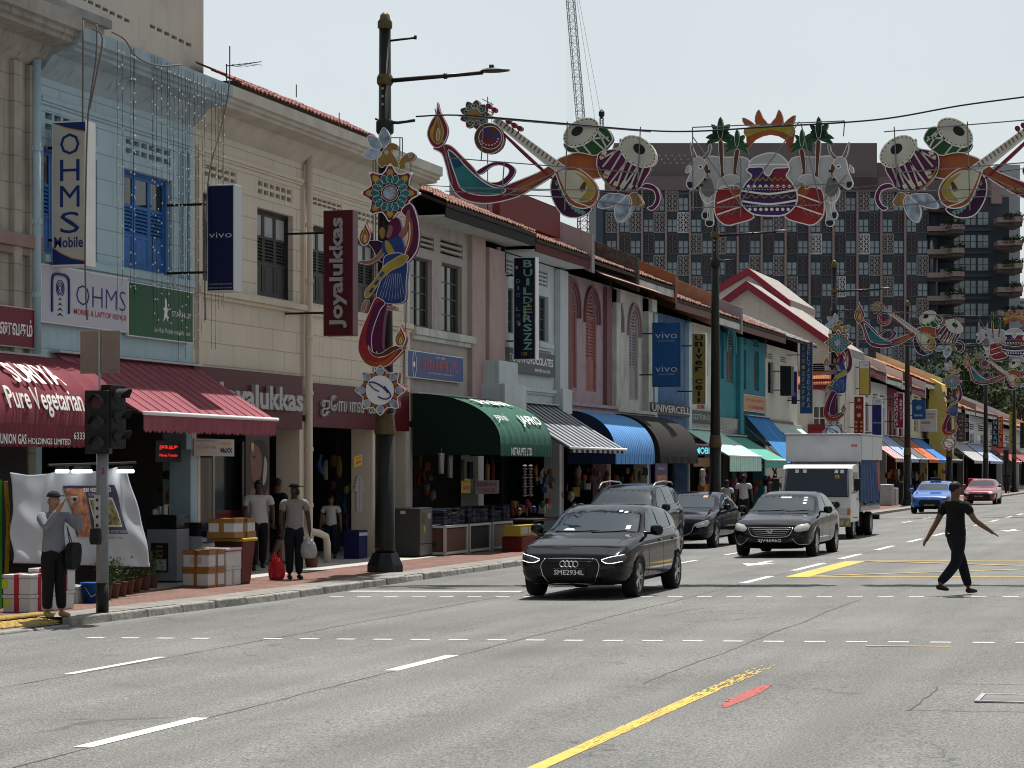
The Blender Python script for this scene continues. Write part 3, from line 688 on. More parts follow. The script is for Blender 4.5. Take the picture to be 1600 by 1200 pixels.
# 7 deep blue narrow
H,a,b = house('shophouse','weathered deep blue shophouse hidden behind the bright blue phone banner',1015,1077,7.1,dblue,ops=[],frame=dblue)
roof(H,a + .2,b + .1,7.5,fascia=mat('brown_fascia',(.16,.09,.075),.8)); parapet(H,b - .15,7.45,m_=mat('orange_render_upstand',(.30,.15,.09),.85,var=.15,stain=.5),h=.55,w=.3)
for px in (1016,1070): BX('pilaster',m_bluep,H,XF + .002,XF + .15,YP(px) + .02,YP(px + 5),3.2,7.0)
# 8 white
H,a,b = house('shophouse','cream white shophouse with a hooded arch window behind the street lamp',1077,1123,7.1,ow,ops=[('arch2',1089,548,1101,640)],frame=rose_s,shut=rose_s,trim=ow,leafspec=((.4,1.0),9))
roof(H,a + .2,b + .1,7.42,fascia=ow); parapet(H,b - .15,7.45,m_=mat('grey_zinc_upstand',(.22,.21,.22),.7),h=.4)
# 9 teal
H,a,b = house('shophouse','teal shophouse with narrow hooded windows right of the second street lamp',1123,1196,7.05,teal,
    ops=[('arch2',1135,513,1146,600),('glass1',1126,515,1131,592),('slots',1157,526,1166,539),('shutter2',1158,545,1166,608),('slots',1177,530,1186,543),('shutter2',1178,548,1186,611)],frame=teal,shut=mat('brown_grey_shutter',(.16,.13,.12),.8),trim=teal_l,leafspec=((.05,.95),14))
roof(H,a + .2,b + .1,7.4,fascia=mat('brown_fascia',(.16,.09,.075)),m_=terra)
for px in (1150,): BX('pilaster',teal,H,XF + .002,XF + .18,YP(px),YP(px + 5),3.2,7.0)
# 10 cream
H,a,b = house('shophouse','light cream shophouse with two slim windows right of the teal house',1196,1246,7.05,cream,
    ops=[('slots',1199,551,1207,562),('glass1',1200,565,1208,615),('slots',1219,556,1228,567),('glass1',1219,570,1228,617)],frame=dark_sh)
roof(H,a + .2,b + .1,7.35,m_=mat('grey_zinc_tiles',(.20,.20,.20),.7,var=.2)); band(H,a,b,3.5,3.75,.2,ow)
# 11 corner house with crimson gables
H = thing('corner_house','white corner house with crimson gable trim rising behind the terrace','building',group='shophouses in the terrace along the street')
wc = mat('clean_white_render',(.55,.54,.52),.85,var=.06,vscale=1.5,streak=.35,scol=(.2,.18,.16)); Yg = 110.
def gable(Yg,pk_,l,r,th,wallm,name):
    P0,P1,P2 = PY(*pk_,Yg),PY(*l,Yg),PY(*r,Yg); w = MB(); base = 2.
    w.prism([(P1.x,base),(P2.x,base),(P2.x,P2.z),(P0.x,P0.z),(P1.x,P1.z)],-7.9,0,M=Matrix.Translation((0,Yg,0)) @ MC); w.build('gable_wall',wallm,H)
    for A,B in ((P0,P1),(P0,P2)):
        t = MB(); d = (B - A); t.prism([(A.x,A.z + th),(B.x + d.x * .06,B.z + d.z * .06 + th),(B.x + d.x * .06,B.z + d.z * .06),(A.x,A.z)],-.1,.35,M=Matrix.Translation((0,Yg,0)) @ MC); t.build('gable_roof_trim',redtrim,H)
        MB().prism([(A.x,A.z + th),(B.x,B.z + th),(B.x,B.z + .02),(A.x,A.z + .02)],-8.1,-.102,M=Matrix.Translation((0,Yg,0)) @ MC).build('roof_slope',mat('pale_grey_roof',(.30,.28,.26),.8,var=.15),H)
    return P0,P1,P2
gable(112,(1170,430),(1120,460),(1232,478),.35,wc,'upper')
gable(108,(1168,452),(1090,510),(1312,552),.38,mat('cream_gable_render',(.52,.48,.42),.85,var=.06,streak=.3),'lower')
p0,p1 = PY(1225,700,105.5),PY(1306,608,105.5)
ops = [tuple(v) for v in []]; BX('wing_wall',wc,H,p0.x - 3,XF + .3,105.5,118,WALK,p1.z)
for (x0,y0,x1,y1,nm) in ((1270,634,1291,673,'window'),):
    A,B = PY(x0,y0,105.44),PY(x1,y1,105.44); wn = MB().box(A.x,B.x,105.40,105.49,B.z,A.z).build('window',mat('white_window_frame',(.6,.6,.58),.6),H)
    for q in range(2):
        for r_ in range(2):
            g_ = MB(); xx = A.x + .07 + (B.x - A.x - .07) * q / 2; zz = B.z + .07 + (A.z - B.z - .07) * r_ / 2
            g_.box(xx,xx + (B.x - A.x) / 2 - .1,105.38,105.395,zz,zz + (A.z - B.z) / 2 - .1); g_.build('pane',glass,wn)
A,B = PY(1266,569,105.4),PY(1288,581,105.4)
for q in range(4): l = MB(); zz = A.z + (B.z - A.z) * (q + .5) / 4; l.box(A.x,B.x,105.42,105.49,zz,zz + .07); l.build('vent_slot',dark,H)
for (x0,y0,x1,y1) in ((1266,592,1304,597),(1266,637 + 36,1304,679),(1228,600,1308,608)):
    A,B = PY(x0,y0,105.3),PY(x1,y1,105.3); BX('crimson_ledge',redtrim,H,A.x,B.x,105.25,105.495,B.z,A.z)
A,B = PY(1262,663,105.3),PY(1304,700,105.3); BX('shop_fascia',mat('deep_red_board',(.17,.01,.02),.5),H,A.x,B.x,105.3,105.49,B.z,A.z)
rt = MB(); A = PY(1225,600,105.0); B = PY(1308,600,105.0); hgt = (600 - 573) * 107 / 3560 * 1.1
ncol = 30
for c in range(8):
    yy = 104.9 + c * .5; zz = A.z + c * hgt / 8
    for i in range(ncol * 2):
        xa = A.x + (B.x - A.x) * i / (ncol * 2); xb = A.x + (B.x - A.x) * (i + 1) / (ncol * 2); h1,h2 = (.0,.07) if i % 2 else (.07,0)
        rt.add([(xa,yy,zz + h1),(xb,yy,zz + h2),(xb,yy + .52,zz + hgt / 8 + h2 - .03),(xa,yy + .52,zz + hgt / 8 + h1 - .03),(xa,yy,zz - .05),(xb,yy,zz - .05)],[(0,1,2,3),(4,5,1,0)])
stuff(rt.build('wing_roof_tiles',terra_bright,H))
a,b = YP(1306),YP(1342); wall_part(H,a,b,2.9,6.9,[op(1325,587,1333,612)],wc); vent(H,op(1325,587,1333,612),wc,2,4); roof(H,a - .5,b,7.1,fascia=redtrim,m_=terra_bright)
shell(H,a,b,6.8,wc)
# 12.. further houses: simpler but each its own thing
FH = [(1342,1360,6.75,wc,'white house with slotted vents behind the yellow phone sign',redtrim),(1360,1386,6.6,mat('white_render',(.56,.56,.54),.85,var=.08,streak=.3),'white house behind the navy phone sign',None),
      (1386,1401,6.5,mat('oxblood_render',(.16,.035,.04),.8,var=.1),'oxblood red house left of the fourth street lamp',None),(1401,1424,6.4,mat('white_red_render',(.50,.47,.45),.85,var=.08),'white house with red piers behind the maroon beauty salon sign',redtrim),
      (1424,1450,7.0,mat('pale_yellow_render',(.55,.50,.30),.85,var=.08,streak=.3),'pale yellow house with an open parapet behind the blue bank sign',None),(1450,1477,6.4,mat('mustard_render',(.46,.36,.10),.85,var=.08),'mustard yellow gabled house near the end of the street',None),
      (1477,1506,5.9,mat('dark_grey_render',(.16,.16,.17),.85),'grey house with a tiled roof behind the fifth decorated lamp',None),(1506,1544,5.9,mat('white_blue_render',(.55,.56,.57),.85),'white house with blue drain pipes near the end of the street',None),
      (1544,1566,5.7,mat('pale_grey_render',(.45,.46,.47),.85),'pale grey house behind the red and yellow sign at the street end',None),(1566,1592,5.4,mat('soft_white_render',(.52,.50,.46),.85),'soft white house behind the yellow green vertical sign at the street end',None),
      (1592,1650,5.6,mat('sea_green_glass_wall',(.10,.20,.18),.4),'sea green glazed building beyond the last houses',None)]
for (p0,p1,zt,wm,lab,trim) in FH:
    ops = []; w = p1 - p0
    for f0,f1 in ((.16,.42),(.58,.84)):
        ops.append(('slots',p0 + w * f0,None,p0 + w * f1,None)); ops.append(('glass1',p0 + w * f0,None,p0 + w * f1,None))
    y0,y1 = YP(p0),YP(p1); root = thing('shophouse',lab,'shophouse',group='shophouses in the terrace along the street'); WALLM[root.name] = wm; rects = []
    for i,(k_,a_,_,b_,_) in enumerate(ops): rects.append((k_,(YP(a_),YP(b_),zt - 1.1,zt - .6) if k_ == 'slots' else (YP(a_),YP(b_),zt - 2.9,zt - 1.35)))
    wall_part(root,y0 + .01,y1 - .01,2.9,zt,[o for _,o in rects],wm)
    for k_,o in rects: vent(root,o,wm,1,3) if k_ == 'slots' else window(root,o,'glass',trim or white,n=1)
    shell(root,y0,y1,zt,wm); roof(root,y0,y1,zt + .25,fascia=trim or ow,m_=terra_bright if R() < .5 else terra)
    band(root,y0 + .1,y1 - .1,3.4,3.55,.2,trim or ow); parapet(root,y1 - .2,zt + .3,m_=wm,h=.4)
# mustard gable facing the viewer
H = thing('gabled_house','mustard yellow gable end facing the street beside the clinic board','building'); A = YP(1440)
PQ = [PY(1424,600,A),PY(1436,600,A)]
g_ = MB(); pts = [PY(x,y,A) for x,y in ((1452,720),(1480,720),(1480,640),(1470,600),(1452,590))]
MB().prism([(p.x,p.z) for p in pts],-4,0,M=Matrix.Translation((0,A,0)) @ MC).build('gable_wall',mat('mustard_render',(.46,.36,.10)),H)
# roof behind the cream parapet and tall wall at top left
H = thing('rear_roof','dark timber roof with red tiles behind the cream parapet','roof'); Xr = -18.5
A,B = PF(372,136,Xr),PF(577,222,Xr); BX('timber_wall',mat('dark_timber',(.04,.03,.025)),H,Xr - 4,Xr,A.y,B.y,7.5,A.z + .14)
tiles(H,A.y - .1,B.y + .15,A.z + .02,26,Xr + .1,Xr - 1.1,mat('red_roof_tiles',(.26,.10,.085),.85,var=.25,stain=.4),cw=.2)
H = thing('rear_building','tall grey beige wall with vent holes behind the pale blue shophouse','building'); Xb = -19.5
yA,yB = YP(104,Xb),YP(318,Xb); wm = mat('grey_beige_wall',(.47,.435,.39),.9,var=.05,vscale=.8,stain=.15,streak=.3,scol=(.2,.18,.16)); rects = []
for (x0,y0,n_) in ((115,-12,8),(234,37,6)):
    for q in range(n_):
        P = PF(x0 + q * 11.3,y0 + q * 5.6,Xb); P2 = PF(x0 + q * 11.3 + 8.5,y0 + q * 5.6 + 9,Xb); rects.append((P.y,P2.y,P2.z,P.z))
wall_part(H,yA,yB,7,12.5,rects,wm,X=Xb)
for r_ in rects: BX('vent_hole',dark,H,Xb - .2,Xb - .19,r_[0],r_[1],r_[2],r_[3])
BX('rear_wall',wm,H,Xb - 8,Xb - .245,yA,yB,5,12.5); BX('roof',mat('brown_eave',(.12,.09,.08),.9),H,Xb - 8,Xb + .5,yA - .2,yB + .7,12.52,12.7)
H = thing('rear_building','brown building edge showing behind the stained cornice at the top left','building'); BX('wall',mat('brown_pink_wall',(.30,.22,.19),.9),H,-27,-18.6,20,yA - .3,5,9.6); BX('coping',conc,H,-27.2,-18.5,19.8,yA - .2,9.602,9.75)
# ================================================================ awnings and signs
def awning(label,y0,y1,zt,Xf,zf,mats,kind='straight',stripe=None,val=.22,scallop=.0,ribs=0,bar=white,ends=None,nseg=12,name='awning',sag=.02,hood=True,arm=True,cat='awning'):
    """mats: list of fabrics, stripe = width of one stripe"""
    root = thing(name,label,cat,(XF,y0,zf)); o = Vector((XF,y0,zf)); W_ = y1 - y0
    ns = max(1,int(round(W_ / stripe))) if stripe else max(8,ribs or 8)
    sub = 2 if stripe else (6 if ribs else 1); d = Xf - (XF + .06)
    def sec(v):
        if kind == 'curve':     # quarter barrel
            a = v * math.pi / 2; return (XF + .06 + d * math.sin(a) ** 1.0,zf + (zt - zf) * math.cos(a) ** .9)
        return (XF + .06 + d * v,zt + (zf - zt) * v - sag * math.sin(math.pi * v))
    mb = MB(); nu = ns * sub; V = []
    for j in range(nseg + 1):
        x,z = sec(j / nseg)
        for i in range(nu + 1):
            bulge = ribs and (.03 * abs(math.sin(math.pi * i / nu * ribs)) if ribs else 0)
            V.append((x - o.x - (bulge or 0) * .3,W_ * i / nu,z - o.z - (bulge or 0) - (RU(0,.003))))
    n0 = len(V); V2 = [(a - .008,b,c - .014) for a,b,c in V]; fs = []; ms = []
    for j in range(nseg):
        for i in range(nu):
            a = j * (nu + 1) + i; m = (i // sub) % len(mats) if stripe else 0
            fs.append((a,a + nu + 1,a + nu + 2,a + 1)); ms.append(m); fs.append((a + n0,a + 1 + n0,a + nu + 2 + n0,a + nu + 1 + n0)); ms.append(m)
    mb.v = V + V2; mb.f = fs; mb.m = ms
    mb.build('canopy',mats,root,smooth=(kind == 'curve'))
    if val:      # hanging front flap with an optional scalloped hem
        vb = MB(); n = max(nu,int(W_ / .16)) if scallop else nu; k = n * 4 if scallop else n
        for i in range(k):
            a,b = W_ * i / k,W_ * (i + 1) / k
            ha = val + scallop * abs(math.sin(math.pi * i / 4)); hb = val + scallop * abs(math.sin(math.pi * (i + 1) / 4)); m = (int((a + 1e-4) / W_ * ns) % len(mats)) if stripe else 0
            X_ = Xf - o.x + .006 + (.012 * math.sin(i * .9)); Xn = Xf - o.x + .006 + (.012 * math.sin((i + 1) * .9))
            vb.quad((X_,a,-ha),(Xn,b,-hb),(Xf - o.x + .006,b,-.003),(Xf - o.x + .006,a,-.003),m)
            vb.quad((X_ - .006,b,-hb),(X_ - .006,a,-ha),(Xf - o.x,a,-.003),(Xf - o.x,b,-.003),m)
        vb.build('valance',mats,root)
    if bar: TB('front_bar',bar,root,[(Xf - o.x + .02,-.02,.0),(Xf - o.x + .02,W_ + .02,.0)],.035,8,smooth=True)
    if ends:
        for yy,s_ in ((0.01,1),(W_ - .01,-1)):
            e = MB(); pts = [(sec(j / nseg)[0] - o.x,sec(j / nseg)[1] - o.z) for j in range(nseg + 1)] + [(Xf - o.x,-val),(.06,-val)]
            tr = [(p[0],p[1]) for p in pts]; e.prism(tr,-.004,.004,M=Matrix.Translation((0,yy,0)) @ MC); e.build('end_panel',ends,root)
    elif arm:
        for yy in (.12,W_ - .12): TB('folding_arm',steel,root,[(.05,yy,(zt - o.z) - .45),(d * .55,yy,(zt - o.z) * .35),(d,yy,0)],.02,5)
    if hood: BX('awning_hood',mat('aged_white_hood',(.5,.5,.48),.6,stain=.5),root,.005,.2,-.03,W_ + .03,zt - o.z + .0,zt - o.z + .035)
    return root
def fab(n,c,v=.08): return mat(n,c,.85,var=v,vscale=2.5,stain=.25,scol=tuple(x * .6 for x in c))
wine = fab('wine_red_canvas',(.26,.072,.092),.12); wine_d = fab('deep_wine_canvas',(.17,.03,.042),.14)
# vegetarian restaurant: barrel awning
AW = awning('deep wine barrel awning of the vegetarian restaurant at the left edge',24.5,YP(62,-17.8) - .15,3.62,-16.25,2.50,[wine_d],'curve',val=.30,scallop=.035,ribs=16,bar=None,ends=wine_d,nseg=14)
def on_curve(body,xy,w,h,X,col,parent=None,tilt=0,**k):
    """lettering laid in a plane tilted back by `tilt` degrees, facing the road"""
    T = Matrix.Translation(Vector((X,xy[0],xy[1]))) @ Matrix.Rotation(-math.radians(tilt),4,'Y') @ MF @ Matrix.Translation((0,0,.004))
    mb = text_mesh(body,w=w,h=h,**k); mb.v = [tuple(T @ Vector(v)) for v in mb.v]; o = mb.build('lettering',col)
    if parent is not None: o.parent = parent; o.matrix_parent_inverse = Matrix.Translation(-parent.location) if True else o.matrix_parent_inverse
    return o
def drape(body,yc,vc,w,hv,A,zt,zf,Xf,col,parent,**k):
    """lettering wrapped on a barrel awning: v 0..1 runs from wall to front"""
    mb = text_mesh(body,w=w,h=1.0,**k); d = Xf - (XF + .06); out = []
    for v in mb.v:
        vv = vc - v[1] * hv; a = vv * math.pi / 2
        x,z = XF + .06 + d * math.sin(a),zf + (zt - zf) * math.cos(a) ** .9
        out.append((x + .022 * math.sin(a) + .006 - parent.location.x,yc + v[0] - parent.location.y,z + .03 * math.cos(a) + .012 - parent.location.z))
    mb.v = out; return mb.build('lettering',col,parent)
def loc(parent,v): return Vector(v) - parent.location
def vtext(body,px0,py0,px1,py1,X,col,parent,**k):    # lettering on a plane facing the road, given by its corners in the view
    A,B = PF(px0,py0,X),PF(px1,py1,X); c = (A + B) / 2
    return text(body,loc(parent,c),MF,col,parent,w=abs(B.y - A.y),h=abs(A.z - B.z),**k)
yr = AW.location.y; Wd = YP(62) - .15 - 24.5
A,B = PF(8,0,-16.6),PF(88,0,-16.6); drape('SURIYA',(A.y + B.y) / 2,.57,B.y - A.y,.22,AW,3.62,2.50,-16.25,letter_white,AW,bold=.02)
A,B = PF(0,0,-16.4),PF(118,0,-16.4); drape('Pure Vegetarian',(A.y + B.y) / 2,.84,B.y - A.y,.24,AW,3.62,2.50,-16.25,letter_white,AW,bold=.015)
vtext('UNION GAS',0,677,41,694,-16.235,letter_white,AW,bold=.02); vtext('HOLDINGS LIMITED',44,684,110,695,-16.235,letter_white,AW,bold=.015); vtext('6333',115,675,132,687,-16.235,letter_white,AW,bold=.01)
# phone shop: straight wine awning
y0,y1 = YP(78),YP(301); zf = 2.74
AW = awning('wide wine red folding awning with a white bar over the phone repair shop',y0,y1,3.72,-16.15,zf,[wine],'straight',val=.26,scallop=.05,ribs=0,bar=mat('white_awning_bar',(.8,.8,.8),.35),nseg=8)
for q in range(1,14):   # stitched seams
    yy = (y1 - y0) * q / 14; s_ = MB(); s_.tube([(.08,yy,3.72 - zf + .008),(1.64,yy,.010)],.007,4); s_.build('seam',wine_d,AW)
# tailor: green barrel
gr = fab('dark_green_canvas',(.028,.105,.075),.15); grd = fab('shaded_green_canvas',(.003,.014,.011))  # end panels: same green canvas with their shade put into the colour
y0,y1 = YP(641),YP(731)
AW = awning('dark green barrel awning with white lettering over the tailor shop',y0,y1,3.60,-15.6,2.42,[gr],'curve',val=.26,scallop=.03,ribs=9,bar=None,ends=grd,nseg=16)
vtext('NSTAR PTE LTD',799,699,831,712,-15.585,letter_white,AW,bold=.02)
yc = (y0 + y1) / 2
drape('SHALIMAR',yc - .1,.40,2.6,.12,AW,3.6,2.42,-15.6,letter_white,AW,bold=.01)
drape('JAFRO',yc + .9,.72,1.7,.17,AW,3.6,2.42,-15.6,letter_white,AW,bold=.02); drape('தையல்',yc - 1.4,.70,.9,.14,AW,3.6,2.42,-15.6,letter_white,AW,bold=.01)
# others
blk = fab('black_canvas',(.013,.013,.014)); slv = mat('silver_canvas',(.30,.33,.37),.5); bl1 = fab('mid_blue_canvas',(.05,.19,.50)); bl2 = fab('sky_blue_canvas',(.15,.36,.66)); nav = fab('navy_canvas',(.01,.02,.06)); brn = fab('brown_black_canvas',(.022,.017,.014))
mint = fab('mint_canvas',(.34,.60,.52)); jade = fab('jade_canvas',(.10,.36,.28)); bbl = fab('bright_blue_canvas',(.035,.22,.52))
awning('black and silver striped folding awning between the green and the blue awnings',YP(772),YP(868),3.62,-15.75,2.38,[blk,slv],'straight',stripe=.27,val=.12,bar=mat('white_awning_bar',(.8,.8,.8)))
awning('blue ribbed barrel awning in front of the rose pink shophouse',YP(883),YP(949),3.52,-16.3,2.25,[bl1,bl2],'curve',stripe=.11,val=.28,bar=None,ends=nav,nseg=14)
awning('brown black barrel awning in front of the old white shophouse',YP(953),YP(1017),3.55,-16.2,2.20,[brn,blk],'curve',stripe=.3,val=.2,bar=None,ends=brn,nseg=14,ribs=0)
awning('pale mint striped folding awning left of the pedestrians by the lamp',YP(1066),YP(1120),3.25,-16.1,2.28,[mint,fab('pale_mint_canvas',(.52,.72,.66))],'straight',stripe=.18,val=.55,ends=None,bar=mat('white_awning_bar',(.8,.8,.8)))
awning('jade green folding awning below the orange Tamil board',YP(1124),YP(1160),3.1,-16.0,2.15,[jade],'straight',val=.3)
awning('bright blue and grey sloping awning left of the lorry',YP(1163),YP(1200),3.95,-16.05,2.05,[bbl,fab('blue_band_canvas',(.03,.18,.45))],'straight',stripe=.45,val=0,bar=None)
for (p0,p1,cols,lab) in [(1204,1246,['mint','white'],'narrow pale awning behind the lorry canopy'),(1342,1360,['red','white'],'red and white striped awning right of the lorry'),(1362,1384,['blue','white'],'blue and white awning right of the lorry'),
                            (1386,1399,['grey'],'grey folding awning below the navy phone sign'),(1401,1418,['orange'],'orange folding awning right of the grey one'),(1419,1438,['blue'],'blue folding awning in front of the pale yellow house'),
                            (1440,1458,['brown'],'dark brown awning in front of the mustard house'),(1480,1505,['white','grey'],'white and grey awning behind the fifth decorated lamp'),(1508,1530,['white','blue'],'white and blue awning in front of the white house with blue pipes'),
                            (1545,1562,['red'],'thin red awning near the end of the street'),(1566,1585,['wine'],'wine awning at the end of the street')]:
    cm = {'mint': mint,'white': fab('white_canvas',(.6,.6,.6)),'red': fab('red_canvas',(.40,.05,.04)),'blue': bl1,'grey': fab('grey_canvas',(.13,.14,.13)),'orange': fab('orange_canvas',(.55,.14,.06)),'brown': brn,'wine': wine}
    awning(lab,YP(p0),YP(p1),3.7,-15.9,2.35,[cm[c] for c in cols],'straight',stripe=.35 if len(cols) > 1 else None,val=.2)
# ---------------------------------------------------------------- signs
def blade(name,label,px0,py0,px1,py1,Y,face,edge=white,t=.24,frame=None,brackets=2,cat='sign'):
    """projecting sign box facing along the street"""
    A,B = PY(px0,py0,Y),PY(px1,py1,Y); root = thing(name,label,cat,((A.x + B.x) / 2,Y,B.z)); w = (B.x - A.x) / 2; h = A.z - B.z
    BX('sign_box',edge,root,-w,w,.006,t,0,h,bevel=.008)
    BX('sign_face',face,root,-w + .025,w - .025,0,.0055,.025,h - .025)
    if brackets:
        for z in (h * .18,h * .82): BX('bracket',darkmetal,root,XF - root.location.x,-w,t * .4,t * .4 + .04,z,z + .04)
    root['_w'] = 0; del root['_w']; return root,w,h
def bt(root,body,cx,cz,w,h,m_,**k): return text(body,(cx,0,cz),MC,m_,root,w=w,h=h,**k)
def stack(root,word,cx,ztop,zbot,lw,m_,lh=.72,**k):   # letters one below the other
    n = len(word); st = (ztop - zbot) / n
    for i,ch in enumerate(word):
        if ch != ' ':
            o = bt(root,ch,cx,ztop - st * (i + .5),lw * (.35 if ch in 'Ili' else 1),st * lh,m_,**k)
navy = mat('navy_print',(.012,.035,.16),.5); yel = mat('yellow_print',(.55,.40,.05),.5); redp = mat('red_print',(.40,.02,.03),.5); orangep = mat('orange_print',(.60,.26,.04),.5)
offw = mat('off_white_sign',(.50,.48,.43),.5,var=.06); navyf = mat('dark_navy_sign',(.006,.010,.045),.35); bluef = mat('blue_sign',(.012,.085,.26),.4)
gold_l = mat('gold_lettering',(.45,.33,.08),.5); grey_l = mat('grey_lettering',(.42,.42,.42),.4)
# tall white phone repair blade
rt_,w,h = blade('blade_sign','white vertical sign of the phone repair shop on the pale blue house',81,190,134,415,32.6,offw,white,.34)
stack(rt_,'OHMS',.02,h * .93,h * .21,w * 1.15,navy,.82,bold=.0)
bt(rt_,'Mobile',.0,h * .165,w * 1.7,h * .075,navy,bold=.02)
for s_ in (0,1):     # navy corners with a gold swoosh
    pts = [(-w * .96,h * .988),(w * .96,h * .988),(w * .96,h * .925),(w * .2,h * .945),(-w * .4,h * .965)] if s_ == 0 else [(-w * .96,h * .012),(w * .96,h * .012),(w * .96,h * .03),(w * .2,h * .05),(-w * .5,h * .09),(-w * .96,h * .13)]
    m = MB(); m.prism(pts,.0,.002,M=MC); m.v = [(a,b - .001,c) for a,b,c in m.v]; m.build('corner_print',navy,rt_)
    sw = [(p[0],p[1]) for p in (pts[2:] if s_ == 0 else pts[2:])]; g_ = MB(); sp = smoothpoly(sw,5,False)
    g_.prism([(a,b) for a,b in sp] + [(a,b + (-.02 if s_ == 0 else .02)) for a,b in sp[::-1]],.002,.003,M=MC); g_.build('swoosh_print',orangep,rt_)
def vivo(root,cx,cz,w,h,m_=None): bt(root,'vivo',cx,cz,w,h,m_ or mat('pale_lettering',(.55,.57,.60),.5),bold=-.01)
rt_,w,h = blade('blade_sign','dark navy vertical phone brand sign behind the fairy lights on the cream house',323,289,366,455,36.95,navyf,mat('grey_sign_edge',(.55,.57,.60),.4),.33); vivo(rt_,0,h * .53,w * 1.65,h * .055); bt(rt_,'AUTHORISED SERVICE CENTRE',0,h * .07,w * 1.7,h * .012,grey_l); bt(rt_,'SERANGOON ROAD SINGAPORE',0,h * .035,w * 1.7,h * .012,grey_l)
rt_,w,h = blade('blade_sign','oxblood vertical sign of the jewellery shop with silver letters reading upwards',505,329,551,524,42.4,maroon,mat('maroon_edge',(.11,.02,.03),.4),.3)
mb = text_mesh('Joyalukkas',w=h * .88,h=w * 1.15,bold=.03,ext=.05); Rm = Matrix.Translation((w * .05,-.001,h / 2)) @ MC @ Matrix.Rotation(math.pi / 2,4,'Z'); mb.v = [tuple(Rm @ Vector(v)) for v in mb.v]; mb.build('raised_lettering',mat('silver_letters',(.40,.39,.39),.35,.3),rt_)
rt_,w,h = blade('blade_sign','tall black sign with yellow and green letters in front of the cool white house',802,402,837,562,57.5,mat('blue_black_sign',(.006,.010,.028),.35,var=.5,vscale=2),white,.3)
stack(rt_,'BUILDERSZZ',w * .30,h * .98,h * .09,w * .8,mat('teal_yellow_print',(.16,.34,.26),.5,var=.5,vscale=1.2),.8,bold=.02)
stack(rt_,'DIO LOS',-w * .55,h * .80,h * .33,w * .35,mat('teal_print',(.13,.26,.27),.5),.55)
bt(rt_,'130',0,h * .06,w * .5,h * .035,gold_l)
for q in range(5):
    m = MB(); cx,cz = (-w * .7,h * .9) if q == 0 else (RU(-w,w) * .7,h * RU(.2,.6)); m.prism(smoothpoly([(cx - .03,cz),(cx,cz - .05),(cx + .04,cz),(cx,cz + .05)],3),0,.002,M=MC); m.build('orange_print',orangep,rt_)
rt_,w,h = blade('banner','bright blue phone banner printed twice on the deep blue house',1019,504,1063,604,72.3,bluef,mat('dark_blue_edge',(.01,.04,.12),.5),.12,cat='banner')
for z in (.80,.28): vivo(rt_,0,h * z,w * 1.55,h * .10); bt(rt_,'Camera & Music',0,h * (z - .085),w * 1.2,h * .025,grey_l)
olive = mat('olive_gold_sign',(.25,.20,.05),.5,var=.25,vscale=1)
rt_,w,h = blade('blade_sign','olive gold vertical sign of the mobile shop beside the blue banner',1081,521,1103,632,77.8,olive,white,.2); stack(rt_,'Univer Cell',0,h * .98,h * .02,w * 1.1,black,.8,bold=.03)
rt_,w,h = blade('sign_box','plain black sign box on the light cream house',1219,572,1236,618,95.8,black,black,.7)
rt_,w,h = blade('blade_sign','white and violet sign partly hidden behind the tall blue Tamil sign',1236,580,1246,632,100,mat('violet_blue_sign',(.03,.03,.22),.5),white,.15); bt(rt_,'o',0,h * .3,w * .8,h * .12,white)
rt_,w,h = blade('blade_sign','tall blue sign with gold Tamil and English letters beside the corner house',1250,535,1269,646,99.5,mat('strong_blue_sign',(.008,.06,.19),.4),mat('dark_edge',(.05,.05,.06),.5),.2)
stack(rt_,'SELVASEGARA',w * .42,h * .98,h * .07,w * .5,gold_l,.75,bold=.01); stack(rt_,'செல்வசேகரா',-w * .45,h * .96,h * .08,w * .5,gold_l,.7)
gsm = mat('mustard_sign',(.42,.30,.07),.5)
def topstrip(root,w,h,f,m_=None): BX('white_strip',m_ or mat('pale_strip',(.55,.55,.6),.5),root,-w + .03,w - .03,-.004,-.001,h * f,h - .03); bt(root,'GSM',w * .2,h * (f + 1) / 2,w * .8,h * (1 - f) * .3,navy)
rt_,w,h = blade('blade_sign','mustard yellow phone shop sign with a white top right of the decorated lamp',1342,565,1359,617,113,gsm,black,.2); topstrip(rt_,w,h,.8)
rt_,w,h = blade('blade_sign','red vertical sign with a gold crest right of the third lamp',1334,619,1350,679,111,mat('lacquer_red_sign',(.17,.008,.016),.45),white,.2); bt(rt_,'AR',0,h * .72,w * 1.3,h * .09,gold_l,bold=.02); 
for r_ in range(3):
    for s_ in (-.5,.5): MB().lathe([(w * .22,-.003),(w * .22,.0)],10,M=Matrix.Translation((s_ * w,-.004,h * (.10 + .11 * r_))) @ Matrix.Rotation(math.pi / 2,4,'X')).build('coin_print',gold_l,rt_)
MB().lathe([(w * .35,-.003),(w * .35,.0)],12,M=Matrix.Translation((0,-.004,h * .9)) @ Matrix.Rotation(math.pi / 2,4,'X')).build('crest_print',gold_l,rt_); MB().lathe([(w * .3,-.003),(w * .4,0)],12,M=Matrix.Translation((0,-.004,h * .5)) @ Matrix.Rotation(math.pi / 2,4,'X')).build('necklace_print',gold_l,rt_)
rt_,w,h = blade('blade_sign','navy phone brand sign with a white top right of the red crest sign',1362,622,1378,688,120,mat('royal_navy_sign',(.012,.02,.14),.4),white,.2); topstrip(rt_,w,h,.84); vivo(rt_,0,h * .42,w * 1.5,h * .05)
